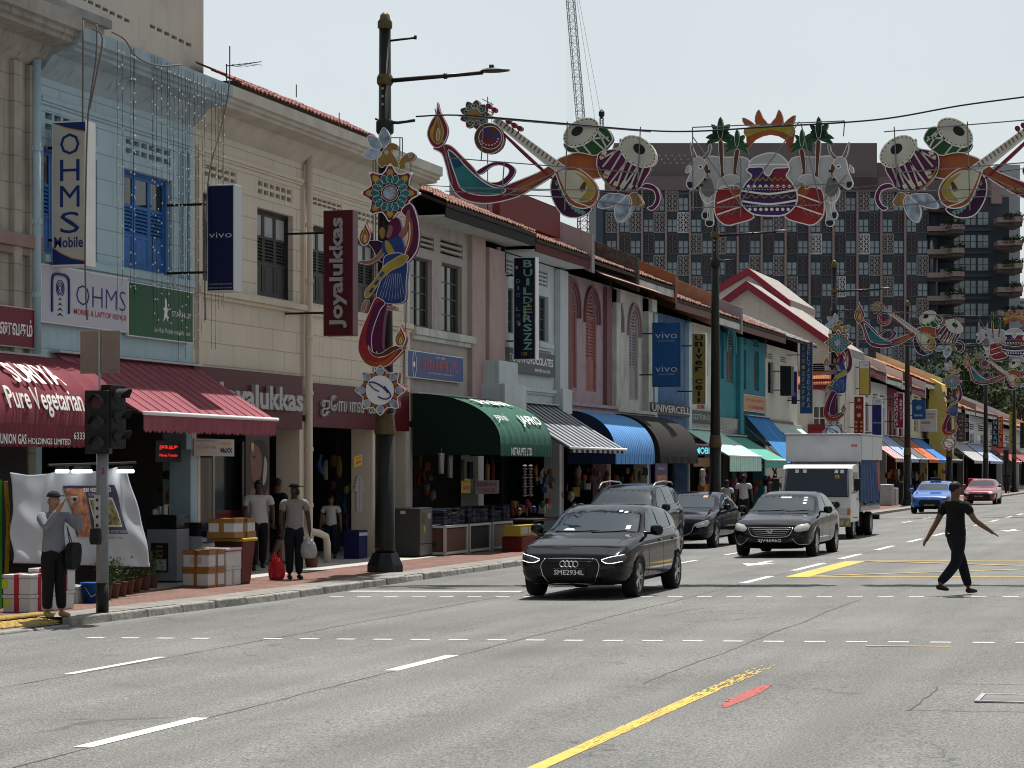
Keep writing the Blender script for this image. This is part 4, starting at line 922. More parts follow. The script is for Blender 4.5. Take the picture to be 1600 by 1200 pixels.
rt_,w,h = blade('blade_sign','crimson vertical sign of the beauty salon left of the fourth lamp',1397,614,1412,669,131,mat('crimson_sign',(.20,.012,.04),.45),white,.2); stack(rt_,'NAKSHATRA',-w * .45,h * .98,h * .06,w * .55,letter_white,.75); stack(rt_,'BEAUTY',w * .45,h * .82,h * .22,w * .55,letter_white,.75)
rt_,w,h = blade('sign','square blue bank sign on the pale yellow house',1425,625,1446,655,139,bluef,mat('dark_blue_edge',(.01,.04,.12)),.2)
for s_ in (-1,1): m = MB(); a_ = w * .38; c_ = (s_ * w * .14,h * .6); m.prism([(c_[0] - a_,c_[1]),(c_[0],c_[1] - a_),(c_[0] + a_,c_[1]),(c_[0],c_[1] + a_)],0,.002 + s_ * .0005,M=MC); m.build('diamond_print',mat('pale_blue_print',(.2,.35,.5),.5),rt_)
bt(rt_,'BANK',0,h * .2,w * 1.2,h * .10,letter_white)
rt_,w,h = blade('sign','white clinic board on the mustard gable',1437,640,1464,674,143,mat('white_board',(.52,.52,.5),.6),white,.1,brackets=0); bt(rt_,'DISPENSARY &\nMEDI CLINIC',0,h * .72,w * 1.6,h * .25,black); BX('green_print',mat('sage_print',(.2,.28,.18),.6),rt_,-w * .8,w * .2,-.003,0,h * .35,h * .45)
rt_,w,h = blade('sign','tall brown arched sign right of the fifth decorated lamp',1495,640,1508,690,165,mat('brown_sign',(.10,.06,.055),.5),mat('brown_edge',(.08,.05,.05),.5),.25)
MB().lathe([(w,-.0),(w,.25)],16,M=Matrix.Translation((0,0,h)) @ Matrix.Rotation(-math.pi / 2,4,'X')).build('arched_head',mat('brown_sign',(.1,.06,.055)),rt_)
stack(rt_,'KOMALAS',0,h * .98,h * .05,w,grey_l,.5)
rt_,w,h = blade('sign','black shop board with white letters on the grey house',1507,647,1515,690,172,black,white,.1); bt(rt_,'HOTEL\nSTA\nINDO',0,h * .6,w * 1.5,h * .5,letter_white)
rt_,w,h = blade('blade_sign','black vertical sign with pale blue letters near the street end',1550,655,1560,697,185,black,black,.3); stack(rt_,'NALAN',0,h * .97,h * .03,w * 1.1,mat('pale_blue_letters',(.20,.33,.5),.5),.75,bold=.02)
rt_,w,h = blade('blade_sign','red vertical sign with yellow letters behind the black one',1557,651,1567,700,190,mat('signal_red_sign',(.35,.015,.015),.5),mat('signal_red_sign',(.35,.015,.015)),.3); stack(rt_,'MEENALS',w * .2,h * .97,h * .03,w * 1.1,yel,.75,bold=.03)
rt_,w,h = blade('blade_sign','yellow green vertical sign with dark letters at the street end',1577,644,1588,703,196,mat('olive_yellow_sign',(.30,.25,.04),.5),mat('olive_yellow_sign',(.30,.25,.04)),.2); stack(rt_,'KOMALA VILAS',0,h * .98,h * .02,w * .9,mat('dark_green_letters',(.02,.05,.03),.5),.75,bold=.02)
rt_,w,h = blade('blade_sign','narrow black sign with red letters beyond the olive one',1594,660,1600,700,205,black,black,.2)
def board(name,label,px0,py0,px1,py1,face,edge=white,X=XF + .12,d=.06,cat='sign',fx=None):
    A,B = PF(px0,py0,X),PF(px1,py1,X); root = thing(name,label,cat,(X,(A.y + B.y) / 2,B.z)); w = (B.y - A.y) / 2; h = A.z - B.z
    BX('sign_box',edge,root,-d,-.004,-w,w,0,h,bevel=.006); BX('sign_face',face,root,-.0035,0,-w + .02,w - .02,.02,h - .02); return root,w,h
def ft(root,body,cy,cz,w,h,m_,ext=0,**k): return text(body,(0,cy,cz),MF,m_,root,w=w,h=h,ext=ext,**k)
rt_,w,h = board('shop_sign','maroon Tamil sign above the vegetarian restaurant awning',-40,470,57,546,mat('crimson_board',(.16,.008,.025),.4),mat('pale_edge',(.5,.45,.45),.5)); ft(rt_,'உணவகம்',w * .18,h * .50,w * 1.35,h * .42,letter_white,bold=.02)
rt_,w,h = board('shop_sign','white sign with a phone mast emblem above the phone repair awning',65,411,200,520,mat('pale_lavender_board',(.48,.49,.56),.4),white)
ft(rt_,'OHMS',w * .35,h * .56,w * 1.18,h * .36,navy,bold=-.015); ft(rt_,'MOBILE & LAPTOP REPAIR',w * .33,h * .26,w * 1.25,h * .10,redp,bold=.01)
em = MB()
arch = [(-.30 * h,.10 * h),(-.30 * h,.62 * h),(-.22 * h,.74 * h),(.0,.76 * h),(.22 * h,.74 * h),(.30 * h,.62 * h),(.30 * h,.10 * h)]
em.tube([(.006,p[0] - w * .60,p[1] + h * .10) for p in smoothpoly(arch,3,False)],.028,4)
for r_ in (.05,.09,.13): em.tube([(.006,-w * .6 + r_ * math.cos(t * math.pi / 8),h * .62 + r_ * math.sin(t * math.pi / 8)) for t in range(-3,12)],.008,4)
em.build('emblem_print',navy,rt_); em = MB()
for q in range(5): em.prism([(-w * .6 - .04 - q * .02,h * (.5 - q * .09)),(-w * .6,h * (.56 - q * .09)),(-w * .6 + .04 + q * .02,h * (.5 - q * .09)),(-w * .6,h * (.52 - q * .09))],.0,.004,M=MF)
em.build('mast_print',black,rt_)
rt_,w,h = board('shop_sign','dark green sign beside the white phone repair sign',201,439,302,537,mat('dark_green_board',(.010,.085,.035),.4),white)
ft(rt_,'STARHUB',w * .60,h * .52,w * .6,h * .10,letter_white); ft(rt_,'StarHub Mobile available here',w * .32,h * .18,w * 1.15,h * .09,letter_white,bold=-.01)
st_ = MB(); cx = w * .12
st_.prism([(cx - .03,h * .80),(cx + .03,h * .76),(cx + .04,h * .62),(cx + .12,h * .6),(cx + .05,h * .52),(cx + .10,h * .34),(cx,h * .44),(cx - .10,h * .34),(cx - .05,h * .54),(cx - .11,h * .60),(cx - .03,h * .62)],0,.003,M=MF); st_.build('star_print',letter_white,rt_)
# jewellery fascia, two runs, raised letters
rt_,w,h = board('shop_fascia','maroon jewellery fascia with raised silver letters left of the cream drain pipe',303,571,473,671,maroon,maroon,X=XF + .14,d=.12); ft(rt_,'Joyalukkas',w * .12,h * .48,w * 1.62,h * .56,mat('silver_letters',(.40,.39,.39)),ext=.09,bold=.03)
rt_,w,h = board('shop_fascia','maroon jewellery fascia with raised Tamil letters behind the decorated lamp',489,598,640,674,maroon,maroon,X=XF + .14,d=.12); ft(rt_,'ஜோயாலுக்காஸ்',-w * .12,h * .5,w * 1.5,h * .5,mat('silver_letters',(.40,.39,.39)),ext=.05,bold=.01)
rt_,w,h = board('shop_sign','blue sign with red letters above the green awning',637,546,724,599,mat('tailor_blue_board',(.012,.04,.20),.35),white)
ft(rt_,'NSTAR PTE LTD',w * .15,h * .55,w * 1.3,h * .36,mat('salmon_red_print',(.45,.06,.05),.5),bold=.02); ft(rt_,'TEXTILES QUALITY PRODUCTS',w * .15,h * .24,w * .9,h * .05,letter_white); ft(rt_,'EST. 1983',w * .15,h * .85,w * .3,h * .07,letter_white)
em = MB(); em.tube([(.005,-w * .78 + .13 * math.cos(t),h * .5 + .30 * math.sin(t)) for t in [i * .5236 for i in range(12)]],.01,4,closed=True); em.lathe([(.07,.003),(.07,0)],8,axis='x',M=Matrix.Translation((0,-w * .78,h * .5))); em.build('emblem_print',letter_white,rt_)
rt_,w,h = board('shop_sign','grey board with white chocolate shop letters behind the tall black sign',782,540,868,590,mat('slate_board',(.07,.075,.08),.5),mat('slate_edge',(.08,.08,.09),.5)); ft(rt_,'TOYS N CHOCOLATES',w * .1,h * .6,w * 1.6,h * .34,letter_white,bold=.02); ft(rt_,'糖果玩具',w * .5,h * .2,w * .6,h * .14,letter_white)
rt_,w,h = board('shop_sign','dark board with raised grey mobile shop letters under the blue banner',1016,628,1078,652,mat('charcoal_board',(.03,.03,.035),.5),black,X=XF + .22); ft(rt_,'UNIVERCELL',0,h * .55,w * 1.9,h * .65,grey_l,bold=.02,ext=.03)
rt_,w,h = board('shop_sign','dark grey board with thin pale letters left of the second lamp',1079,640,1122,664,mat('charcoal_board',(.03,.03,.035)),black); ft(rt_,'COTTON COOK',0,h * .5,w * 1.7,h * .42,grey_l)
rt_,w,h = board('shop_sign','grey glazed board right of the second lamp',1125,652,1160,680,mat('grey_glass_board',(.06,.07,.08),.2),steel); ft(rt_,'SARIS',0,h * .5,w * .9,h * .3,grey_l)
rt_,w,h = board('shop_sign','orange board with red Tamil and English letters on the teal house',1161,615,1197,646,mat('peach_orange_board',(.42,.22,.10),.5),white); ft(rt_,'ஜி சுப்பிரமணியம்',0,h * .68,w * 1.5,h * .24,redp); ft(rt_,'G. SUBRAMANIAM',w * .1,h * .28,w * 1.3,h * .2,redp,bold=.02)
rt_,w,h = board('shop_sign','navy board with gold letters below the light cream house',1207,656,1240,684,navyf,mat('dark_edge',(.05,.05,.06))); ft(rt_,'SELVASEGARAN STORE',0,h * .62,w * 1.6,h * .26,gold_l,bold=.03); ft(rt_,'செல்வசேகரன்',0,h * .25,w * 1.3,h * .22,gold_l)
# fairy light curtain over the blue house and its sign
fl_w = mat('thin_black_wire',(.02,.02,.022),.6); fl_b = mat('glass_bulb',(.75,.72,.62),.3)
def curtain(label,specs,X,seed):
    random.seed(seed); root = thing('fairy_light_curtain',label,'fairy lights',(X,YP(specs[0][0],X),5))
    for (px,pyt,pyb) in specs:
        A,B = PF(px,pyt,X),PF(px,pyb,X); m = MB(); P_ = []; n = 14; dx = RU(-.03,.03)
        for i in range(n + 1): t = i / n; P_.append(Vector((X + dx * math.sin(t * 3) + RU(-.004,.004),A.y + RU(-.012,.012),A.z + (B.z - A.z) * t)) - root.location)
        m.tube(P_,.004,3)
        z = .15
        L_ = (P_[0] - P_[-1]).length
        k = 0
        while z < L_:
            p = P_[0].lerp(P_[-1],z / L_) + Vector((.012,RU(-.02,.02),0)); s_ = .016
            m.add([p + Vector(v) * s_ for v in ((1,0,0),(-1,0,0),(0,1,0),(0,-1,0),(0,0,1.3),(0,0,-1.3))],[(0,2,4),(2,1,4),(1,3,4),(3,0,4),(2,0,5),(1,2,5),(3,1,5),(0,3,5)],1); z += RU(.16,.42)
        m.build('light_string',[fl_w,fl_b],root)
    return root
sp = []
for px in [184,191,204,209,211,237,241,246,252,262,266,272,279,284,290,294,297,303,309,315,320,331,337,342,346,350]:
    yt = 95 + (px - 184) * .42; sp.append((px,yt - 30,min(590,(470 if px < 230 else 520) + RU(-60,50))))
curtain('curtain of thin fairy light strings hanging from the pale blue cornice',sp,-16.97,3)
cb = thing('cable_bundle','thick bundle of cables dropping from the cornice behind the white vertical sign','cables',(-16.95,YP(150),8)); m = MB()
for (pts) in ([(151,38),(150,90),(143,140),(137,190),(134,300),(133,420),(136,500)],[(175,50),(195,62),(210,85),(230,98),(255,103),(285,101)],[(130,32),(129,190)],[(358,125),(356,150),(345,200),(325,285),(320,420),(321,500)],[(145,45),(160,60),(150,120),(140,170)]):
    P_ = [PF(x,y,-16.93) - cb.location for x,y in pts]; TB('cable',mat('brown_cable',(.16,.13,.11),.8),cb,smoothpoly([tuple(p) for p in P_],4,False),.014,5,smooth=True)
random.seed(11)
# ================================================================ vehicles
def lerp(a,b,t): return a + (b - a) * t
def interp(tab,y):
    if y <= tab[0][0]: return tab[0][1]
    for (a,p),(b,q) in zip(tab,tab[1:]):
        if y <= b:
            t = (y - a) / (b - a); t = t * t * (3 - 2 * t) * .5 + t * .5
            return p + (q - p) * t
    return tab[-1][1]
rubber = mat('tyre_rubber',(.012,.012,.012),.85); rim_m = mat('alloy_rim',(.42,.43,.44),.3,.85); arch_b = mat('wheel_well_black',(.004,.004,.004),.9)
cglass = mat('car_glass',(.010,.022,.034),.03,spec=.6); plate_m = mat('black_number_plate',(.008,.008,.008),.4)
lamp_m = mat('headlamp_lens',(.45,.46,.45),.08,coat=1); led = mat('daylight_led',(1,.98,.92),.3,emit=1.6); grille_m = mat('grille_black',(.006,.006,.006),.45); seam_m = mat('panel_gap',(.002,.002,.002),.8)
amber = mat('indicator_amber',(.5,.16,.02),.3); sticker = mat('windscreen_sticker',(.55,.6,.52),.5)
def bool_arches(me,L,wb,fo,r,w):
    o = bpy.data.objects.new('tmp',me); COL.objects.link(o); cut = []
    for yy in (fo,fo + wb):
        c = MB().lathe([(r * 1.16,-w),(r * 1.16,w)],28,axis='x',M=Matrix.Translation((0,yy,r))).build('tmpc',arch_b); cut.append(c)
        md = o.modifiers.new('b','BOOLEAN'); md.operation = 'DIFFERENCE'; md.object = c; md.solver = 'EXACT'
    bpy.context.view_layer.update(); dg = bpy.context.evaluated_depsgraph_get()
    n = bpy.data.meshes.new_from_object(o.evaluated_get(dg)); n.polygons.foreach_set('use_smooth',[True] * len(n.polygons))
    for c in cut: bpy.data.objects.remove(c)
    bpy.data.objects.remove(o); return n
def subsurf(me,lv):
    o = bpy.data.objects.new('tmp',me); COL.objects.link(o); s_ = o.modifiers.new('s','SUBSURF'); s_.levels = lv; s_.render_levels = lv
    bpy.context.view_layer.update(); n = bpy.data.meshes.new_from_object(o.evaluated_get(bpy.context.evaluated_depsgraph_get())); bpy.data.objects.remove(o); return n
def wheel(parent,x,y,r,w,spokes,side,rm=None):
    t = MB(); t.lathe([(r * .70,-w / 2),(r * .93,-w / 2),(r * .99,-w / 2 + .02),(r,0),(r * .99,w / 2 - .02),(r * .93,w / 2),(r * .70,w / 2)],28,axis='x',caps=False)
    o = t.build('wheel',rubber,parent,smooth=True); o.location = (x,y,r)
    k = MB(); xo = side * (w / 2 - .015); k.lathe([(r * .72,xo - side * .10),(r * .72,xo + side * .012),(r * .66,xo + side * .012),(r * .64,xo - side * .05)],28,axis='x',caps=False)
    k.lathe([(r * .17,xo - side * .06),(r * .15,xo + side * .01),(.001,xo + side * .014)],12,axis='x')
    for i in range(spokes):
        a = 2 * math.pi * i / spokes
        for da in (-.09,.09):
            c,s_ = math.cos(a + da),math.sin(a + da); c2,s2 = math.cos(a + da * 1.6),math.sin(a + da * 1.6)
            k.tube([(xo - side * .01,c * r * .12,s_ * r * .12),(xo,c2 * r * .67,s2 * r * .67)],[.022,.016],5)
    k.build('rim',rm or rim_m,o,smooth=False)
    MB().lathe([(r * .64,xo - side * .09),(r * .64,xo - side * .085)],16,axis='x').build('brake_backing',arch_b,o)
class Car: pass
def car(name,label,cat,X,Yf,L,Wd,H,wb,fo,r,paint,hood,belt,prof,clip=.15,grp='cars on the road',nose=None,wheels_sp=5,tail=.12,plan=None,roofm=None,rm=None,bottom=.2):
    """prof: (y, z_top) of the centre line; belt: shoulder height along y; cabin between the windscreen foot and the rear glass foot"""
    z0 = road_z(X); root = thing(name,label,cat,(X,Yf,z0)); hw = Wd / 2
    root['group'] = grp
    st = sorted({0,.02,.08,.18,.35,.55,fo - .42,fo,fo + .42,*[p[0] for p in prof],*[L * q / 16 for q in range(3,16)],L - .5,L - .25,L - .1,L - .02,L})
    V = []; n = 0; nh = 13
    cab0,cab1 = hood['cab']     # y of windscreen foot, y of rear glass foot
    for y in st:
        zt = interp(prof,y); zs = min(interp(belt,y),zt - .02)
        w = hw * interp(plan or [(0,.70),(.06,.84),(.2,.93),(.5,.975),(1.0,1.0),(L - .9,1.0),(L - .35,.95),(L - .08,.84),(L,.66)],y)
        zb = bottom + (.10 if y < .05 else .04 if y < .3 else 0) + (.12 if y > L - .15 else .05 if y > L - .4 else 0)
        if y < .1 : zb += .03
        inc = max(0,min(1,(zt - zs) / max(.01,H - interp(belt,(cab0 + cab1) / 2))))     # how much cabin stands above the shoulder
        rw = lerp(.84,hood.get('rw',.66),inc) * hw if inc > .12 else .55 * w
        sh = (w * .965,zs)
        if inc > .12:
            sec = [(0,zb),(w * .72,zb),(w * .93,zb + .05),(w * .995,zb + .2),(w,lerp(zb,zs,.62)),(w * .985,zs - .06),(w * .945,zs + .005),(w * .90,zs + .03)]
            top = [(rw,zt - .055 * (.4 + inc)),(rw * .90,zt - .022),(rw * .5,zt - .004),(0,zt)]
            mid = [((w * .90 + rw) / 2 + .012,(zs + .03 + zt - .055 * (.4 + inc)) / 2)]
            sec = sec + mid + top
        else:
            sec = [(0,zb),(w * .72,zb),(w * .93,zb + .05),(w * .995,zb + .2),(w,lerp(zb,zs,.62)),(w * .985,zs - .06),(w * .95,zs - .005),(w * .88,lerp(zs,zt,.35) + .004),(w * .78,lerp(zs,zt,.62)),(w * .64,lerp(zs,zt,.82)),(w * .45,lerp(zs,zt,.94)),(w * .22,zt - .002),(0,zt)]
        V.append((y,sec))
    mb = MB(); ring = []
    for y,sec in V:
        full = [(x,z) for x,z in sec] + [(-x,z) for x,z in sec[-2:0:-1]]; ring.append(len(full)); mb.v += [(x,y,z) for x,z in full]
    k = ring[0]
    for i in range(len(V) - 1):
        for j in range(k): mb.f.append((i * k + j,i * k + (j + 1) % k,(i + 1) * k + (j + 1) % k,(i + 1) * k + j)); mb.m.append(0)
    def cap(base,flip):
        m_ = len(V[0][1]) # fan of quads across the half rings
        for j in range(m_ - 1):
            a,b_ = j,j + 1; c,d = (k - b_) % k,(k - a) % k
            f = [base + a,base + b_,base + c,base + d] if a else [base + a,base + b_,base + c]
            if b_ == m_ - 1: f = [base + a,base + b_,base + d]
            mb.f.append(tuple(f[::-1] if flip else f)); mb.m.append(0)
    cap(0,True); cap((len(V) - 1) * k,False)
    me = mb.mesh('body',paint); bmm = bmesh.new(); bmm.from_mesh(me); bmesh.ops.recalc_face_normals(bmm,faces=bmm.faces); bmm.to_mesh(me); bmm.free()
    me = subsurf(me,1)
    bm0 = bmesh.new(); bm0.from_mesh(me); tree = BVHTree.FromBMesh(bm0); bm0.free()
    me2 = bool_arches(me,L,wb,fo,r,hw * 1.2)
    me2.materials.clear(); me2.materials.append(paint)
    body = link('body',me2,root)
    # dark inner box so that nothing shows through the arches
    BX('underbody',arch_b,root,-hw * .62,hw * .62,.25,L - .25,bottom + .02,.62)
    tr = hw - .12
    for i,yy in enumerate((fo,fo + wb)):
        for s_ in (-1,1): wheel(root,s_ * tr,yy,r,.22,wheels_sp,s_,rm)
    C_ = Car(); C_.root = root; C_.tree = tree; C_.L = L; C_.hw = hw; C_.H = H; C_.body = body; return C_
def decal(C_,name,poly,m_,side='front',off=.006,cuts=3,parent=None,res=.06,both=False,ext=None):
    """a thin shaped piece pressed onto the body: poly in (x,z) for the front, (y,z) for a side"""
    def one(poly,sd):
        bm = bmesh.new(); vs = [bm.verts.new((p[0],p[1],0)) for p in poly]; bm.faces.new(vs); bmesh.ops.triangulate(bm,faces=bm.faces)
        for _ in range(cuts):
            es = [e for e in bm.edges if e.calc_length() > res]
            if not es: break
            bmesh.ops.subdivide_edges(bm,edges=es,cuts=1); bmesh.ops.triangulate(bm,faces=bm.faces)
        vs = []
        for v in bm.verts:
            a,z = v.co.x,v.co.y
            if sd == 'front': o_,d = Vector((a,-5,z)),Vector((0,1,0))
            elif sd == 'rear': o_,d = Vector((a,C_.L + 5,z)),Vector((0,-1,0))
            elif sd == 'top': o_,d = Vector((a,z,5)),Vector((0,0,-1))
            else: s_ = 1 if sd == 'right' else -1; o_,d = Vector((5 * s_,a,z)),Vector((-s_,0,0))
            h = C_.tree.ray_cast(o_,d)
            p,nrm = (h[0],h[1]) if h[0] is not None else (o_ + d * 5,-d)
            if nrm.dot(d) > 0: nrm = -nrm
            vs.append(p + nrm * off * .5 - d * off)
        fs = [tuple(v.index for v in f.verts) for f in bm.faces]; bm.verts.ensure_lookup_table()
        bm.verts.index_update(); fs = [tuple(v.index for v in f.verts) for f in bm.faces]; bm.free()
        dd = {'front': Vector((0,-1,0)),'rear': Vector((0,1,0)),'top': Vector((0,0,1)),'right': Vector((1,0,0)),'left': Vector((-1,0,0))}[sd]; out = []
        for f in fs:
            n_ = (vs[f[1]] - vs[f[0]]).cross(vs[f[2]] - vs[f[0]]); out.append(f if n_.dot(dd) > 0 else f[::-1])
        o = MB().add(vs,out).build(name,m_,parent or C_.root,smooth=True)
        return o
    o = one(poly,side)
    if both: one([(-p[0],p[1]) for p in poly] if side == 'front' else poly,'front' if side == 'front' else 'left')
    return o
def line(C_,name,pts,m_,side='front',w=.012,off=.006,both=False,parent=None):
    for mir in ((1,) if not both else (1,-1)):
        P_ = []
        for a,z in smoothpoly(pts,4,False) if len(pts) > 2 else [(lerp(pts[0][0],pts[1][0],t / 6),lerp(pts[0][1],pts[1][1],t / 6)) for t in range(7)]:
            if side == 'front': o_,d = Vector((a * mir,-5,z)),Vector((0,1,0))
            elif side == 'top': o_,d = Vector((a * mir,z,5)),Vector((0,0,-1))
            else: o_,d = Vector((5 * mir,a,z)),Vector((-mir,0,0))
            h = C_.tree.ray_cast(o_,d)
            if h[0] is not None: P_.append(h[0] - d * off)
        if len(P_) > 1: TB(name,m_,parent or C_.root,P_,w / 2,5,smooth=True)
def mirror_pair(C_,y,z,m_,s_=1.0):
    for sd in (-1,1):
        m = MB(); m.lathe([(.01,-.09),(.065,-.08),(.085,-.02),(.085,.05),(.05,.085),(.01,.09)],12,axis='x',M=Matrix.Translation((sd * (C_.hw + .09),y,z)) @ Matrix.Scale(.8,4,(0,1,0)) @ Matrix.Scale(1.15,4,(1,0,0)))
        o = m.build('wing_mirror',m_,C_.root,smooth=True); BX('mirror_arm',black,o,sd * (C_.hw - .10),sd * (C_.hw + .03),y - .02,y + .03,z - .07,z - .03)
def plate(C_,txt,z,w=.50,h=.10,y=-.015,tm=None,tw=None):
    o = MB().box(-w / 2,w / 2,y - .008,y,z - h / 2,z + h / 2).build('number_plate',plate_m,C_.root,bevel=.004)
    text(txt,(0,y - .008,z),MC,tm or letter_white,o,w=(tw or w * .9),h=h * .66,bold=.01)
def windows_side(C_,polys):
    for p in polys: decal(C_,'side_window',p,cglass,'right',.005,both=True,res=.09)
def handles(C_,ys,z):
    for y in ys:
        for sd in (-1,1):
            h = C_.tree.ray_cast(Vector((5 * sd,y,z)),Vector((-sd,0,0)))[0]; x = h.x if h else sd * C_.hw
            BX('door_handle',chrome if C_.L > 4.5 else darkpaint,C_.root,x - .005,x + .02 * sd,y - .09,y + .09,z - .013,z + .013,bevel=.006)
darkpaint = mat('gloss_charcoal_paint',(.005,.0055,.007),.07,spec=.32)
blackpaint = mat('gloss_black_paint',(.003,.003,.0036),.07,spec=.32); navypaint = mat('midnight_blue_paint',(.004,.005,.010),.07,spec=.32); greyp = mat('dark_steel_paint',(.008,.009,.011),.08,spec=.35)
taxib = mat('taxi_blue_paint',(.010,.10,.42),.25,coat=1); redcar = mat('candy_red_paint',(.22,.010,.022),.22,.2,coat=1)
def hex_frame(C_,pts,m_,w=.014,close=True): line(C_,'grille_frame',pts,m_,w=w,off=.008)
# dark grey hatchback, nearest
L = 4.31
c = car('hatchback_car','dark grey hatchback with four ringed emblem and lit headlamps, nearest car','car',-9.32,33.45,L,1.785,1.43,2.63,.86,.315,darkpaint,
        dict(cab=(1.15,4.1),rw=.76),[(0,.62),(.3,.80),(1.2,.93),(3.3,.985),(L,.95)],
        [(0,.50),(.02,.58),(.10,.70),(.35,.82),(.8,.91),(1.20,.97),(1.30,1.01),(1.95,1.345),(2.3,1.42),(2.8,1.43),(3.4,1.39),(3.75,1.33),(4.12,1.02),(4.22,.92),(L,.70)])
sp = lambda q: smoothpoly(q,3)
decal(c,'windscreen',[(-.72,1.01),(.72,1.01),(.67,1.18),(.61,1.345),(0,1.365),(-.61,1.345),(-.67,1.18)],cglass,res=.10,off=.004)
windows_side(c,[[(1.62,1.01),(2.42,1.03),(2.42,1.345),(2.05,1.30),(1.8,1.16)],[(2.50,1.03),(3.25,1.05),(3.25,1.32),(2.9,1.355),(2.50,1.352)],[(3.32,1.06),(3.74,1.10),(3.60,1.24),(3.32,1.31)]])
line(c,'window_trim',[(1.5,1.0),(2.4,1.015),(3.2,1.035),(3.80,1.09)],chrome,'side',.014,both=True)
G_ = [(-.40,.62),(-.46,.50),(-.34,.25),(.34,.25),(.46,.50),(.40,.62)]
decal(c,'grille',G_,grille_m,off=.012,res=.08)
for q in range(6): line(c,'grille_bar',[(-.40 + .015 * q,.58 - q * .055),(.40 - .015 * q,.58 - q * .055)],mat('dark_bar',(.015,.015,.015),.3),w=.012,off=.018)
line(c,'grille_frame',G_[:3] + [(0,.248)] + G_[3:],chrome,w=.016,off=.012); line(c,'grille_frame',[G_[0],(0,.63),G_[-1]],chrome,w=.016,off=.012)
plate(c,'SME2934L',.42,.52,.115,y=-.05)
for i in range(4): MB().tube([((i - 1.5) * .066 + .045 * math.cos(t * math.pi / 8),-.055,.545 + .045 * math.sin(t * math.pi / 8)) for t in range(16)],.007,5,closed=True).build('emblem_ring',chrome,c.root,smooth=True)
HL = [(.47,.615),(.60,.66),(.80,.70),(.83,.66),(.81,.58),(.66,.55),(.55,.555)]
decal(c,'headlight',HL,mat('smoked_lens',(.05,.055,.06),.06,coat=1),off=.008,both=True,res=.06)
line(c,'daylight_strip',[(.49,.60),(.56,.565),(.66,.562),(.79,.59)],led,w=.009,off=.014,both=True); line(c,'daylight_strip',[(.49,.615),(.62,.655),(.80,.69)],led,w=.009,off=.014,both=True)
decal(c,'air_intake',[(.50,.40),(.80,.43),(.82,.30),(.62,.27),(.52,.30)],grille_m,off=.006,both=True); line(c,'bumper_lip',[(-.80,.245),(0,.215),(.80,.245)],black,w=.03)
line(c,'bonnet_crease',[(.50,.62),(.60,.80),(.66,.97)],seam_m,w=.006,off=.001,both=True)
line(c,'shoulder_crease',[(.9,.80),(2,.82),(3.2,.84),(4.0,.86)],mat('crease_highlight',(.03,.032,.036),.15,coat=1),'side',.016,off=.0,both=True)
for yy in (1.46,2.46,3.32): line(c,'door_gap',[(yy,.99),(yy + .01,.6),(yy + .03,.28)],seam_m,'side',.007,off=.0,both=True)
mirror_pair(c,1.58,1.03,darkpaint); handles(c,(2.28,3.18),.86)
for x,z in ((.33,1.315),(.42,1.30)): decal(c,'windscreen_sticker',[(x + .035 * math.cos(t),z + .018 * math.sin(t)) for t in [i * .7854 for i in range(8)]],sticker,off=.012)
decal(c,'windscreen_sticker',[(.52,1.04),(.59,1.04),(.59,1.10),(.52,1.10)],letter_white,off=.010); decal(c,'permit_slip',[(-.48,1.015),(-.28,1.015),(-.32,1.05),(-.44,1.05)],mat('pale_paper',(.4,.5,.5),.6),off=.010)
line(c,'wiper',[(-.6,1.0),(-.2,1.01),(.1,1.03)],black,w=.015,off=.014); line(c,'wiper',[(0,1.0),(.3,1.01),(.55,1.03)],black,w=.015,off=.014)
# dark sport utility behind it
L = 4.66
c = car('utility_car','dark steel sport utility car with silver roof rails, half hidden behind the nearest car','car',-13.02,49.6,L,1.87,1.69,2.77,.92,.36,greyp,dict(cab=(1.25,4.5),rw=.70),
        [(0,.80),(.3,.95),(1.2,1.05),(3.6,1.12),(L,1.1)],[(0,.55),(.03,.75),(.12,.92),(.4,1.0),(1.25,1.10),(1.35,1.14),(2.0,1.56),(2.5,1.67),(3.3,1.69),(4.1,1.63),(4.5,1.2),(L,.9)],wheels_sp=5,bottom=.27)
decal(c,'windscreen',[(-.72,1.15),(.72,1.15),(.62,1.57),(0,1.60),(-.62,1.57)],cglass,res=.12,off=.004)
windows_side(c,[[(1.72,1.17),(2.60,1.19),(2.60,1.60),(2.25,1.56),(1.95,1.38)],[(2.68,1.19),(3.5,1.21),(3.5,1.60),(2.68,1.61)],[(3.57,1.22),(4.15,1.30),(4.0,1.50),(3.57,1.59)]])
line(c,'window_trim',[(1.65,1.15),(2.6,1.17),(3.5,1.19),(4.2,1.27)],chrome,'side',.018,both=True)
for sd in (-1,1): TB('roof_rail',chrome,c.root,[(sd * .64,1.95,1.58),(sd * .645,2.25,1.71),(sd * .645,3.0,1.745),(sd * .64,3.9,1.72),(sd * .62,4.15,1.64)],.018,6,smooth=True)
mirror_pair(c,1.72,1.15,greyp); handles(c,(2.5,3.4),1.02); decal(c,'grille',[(-.4,.85),(-.45,.6),(.45,.6),(.4,.85)],grille_m); decal(c,'headlight',[(.50,.88),(.85,.90),(.86,.78),(.52,.74)],lamp_m,both=True); plate(c,'SLR2207L',.5)
for yy in (1.6,2.64,3.52): line(c,'door_gap',[(yy,1.13),(yy,.7),(yy + .03,.4)],seam_m,'side',.007,off=.0,both=True)
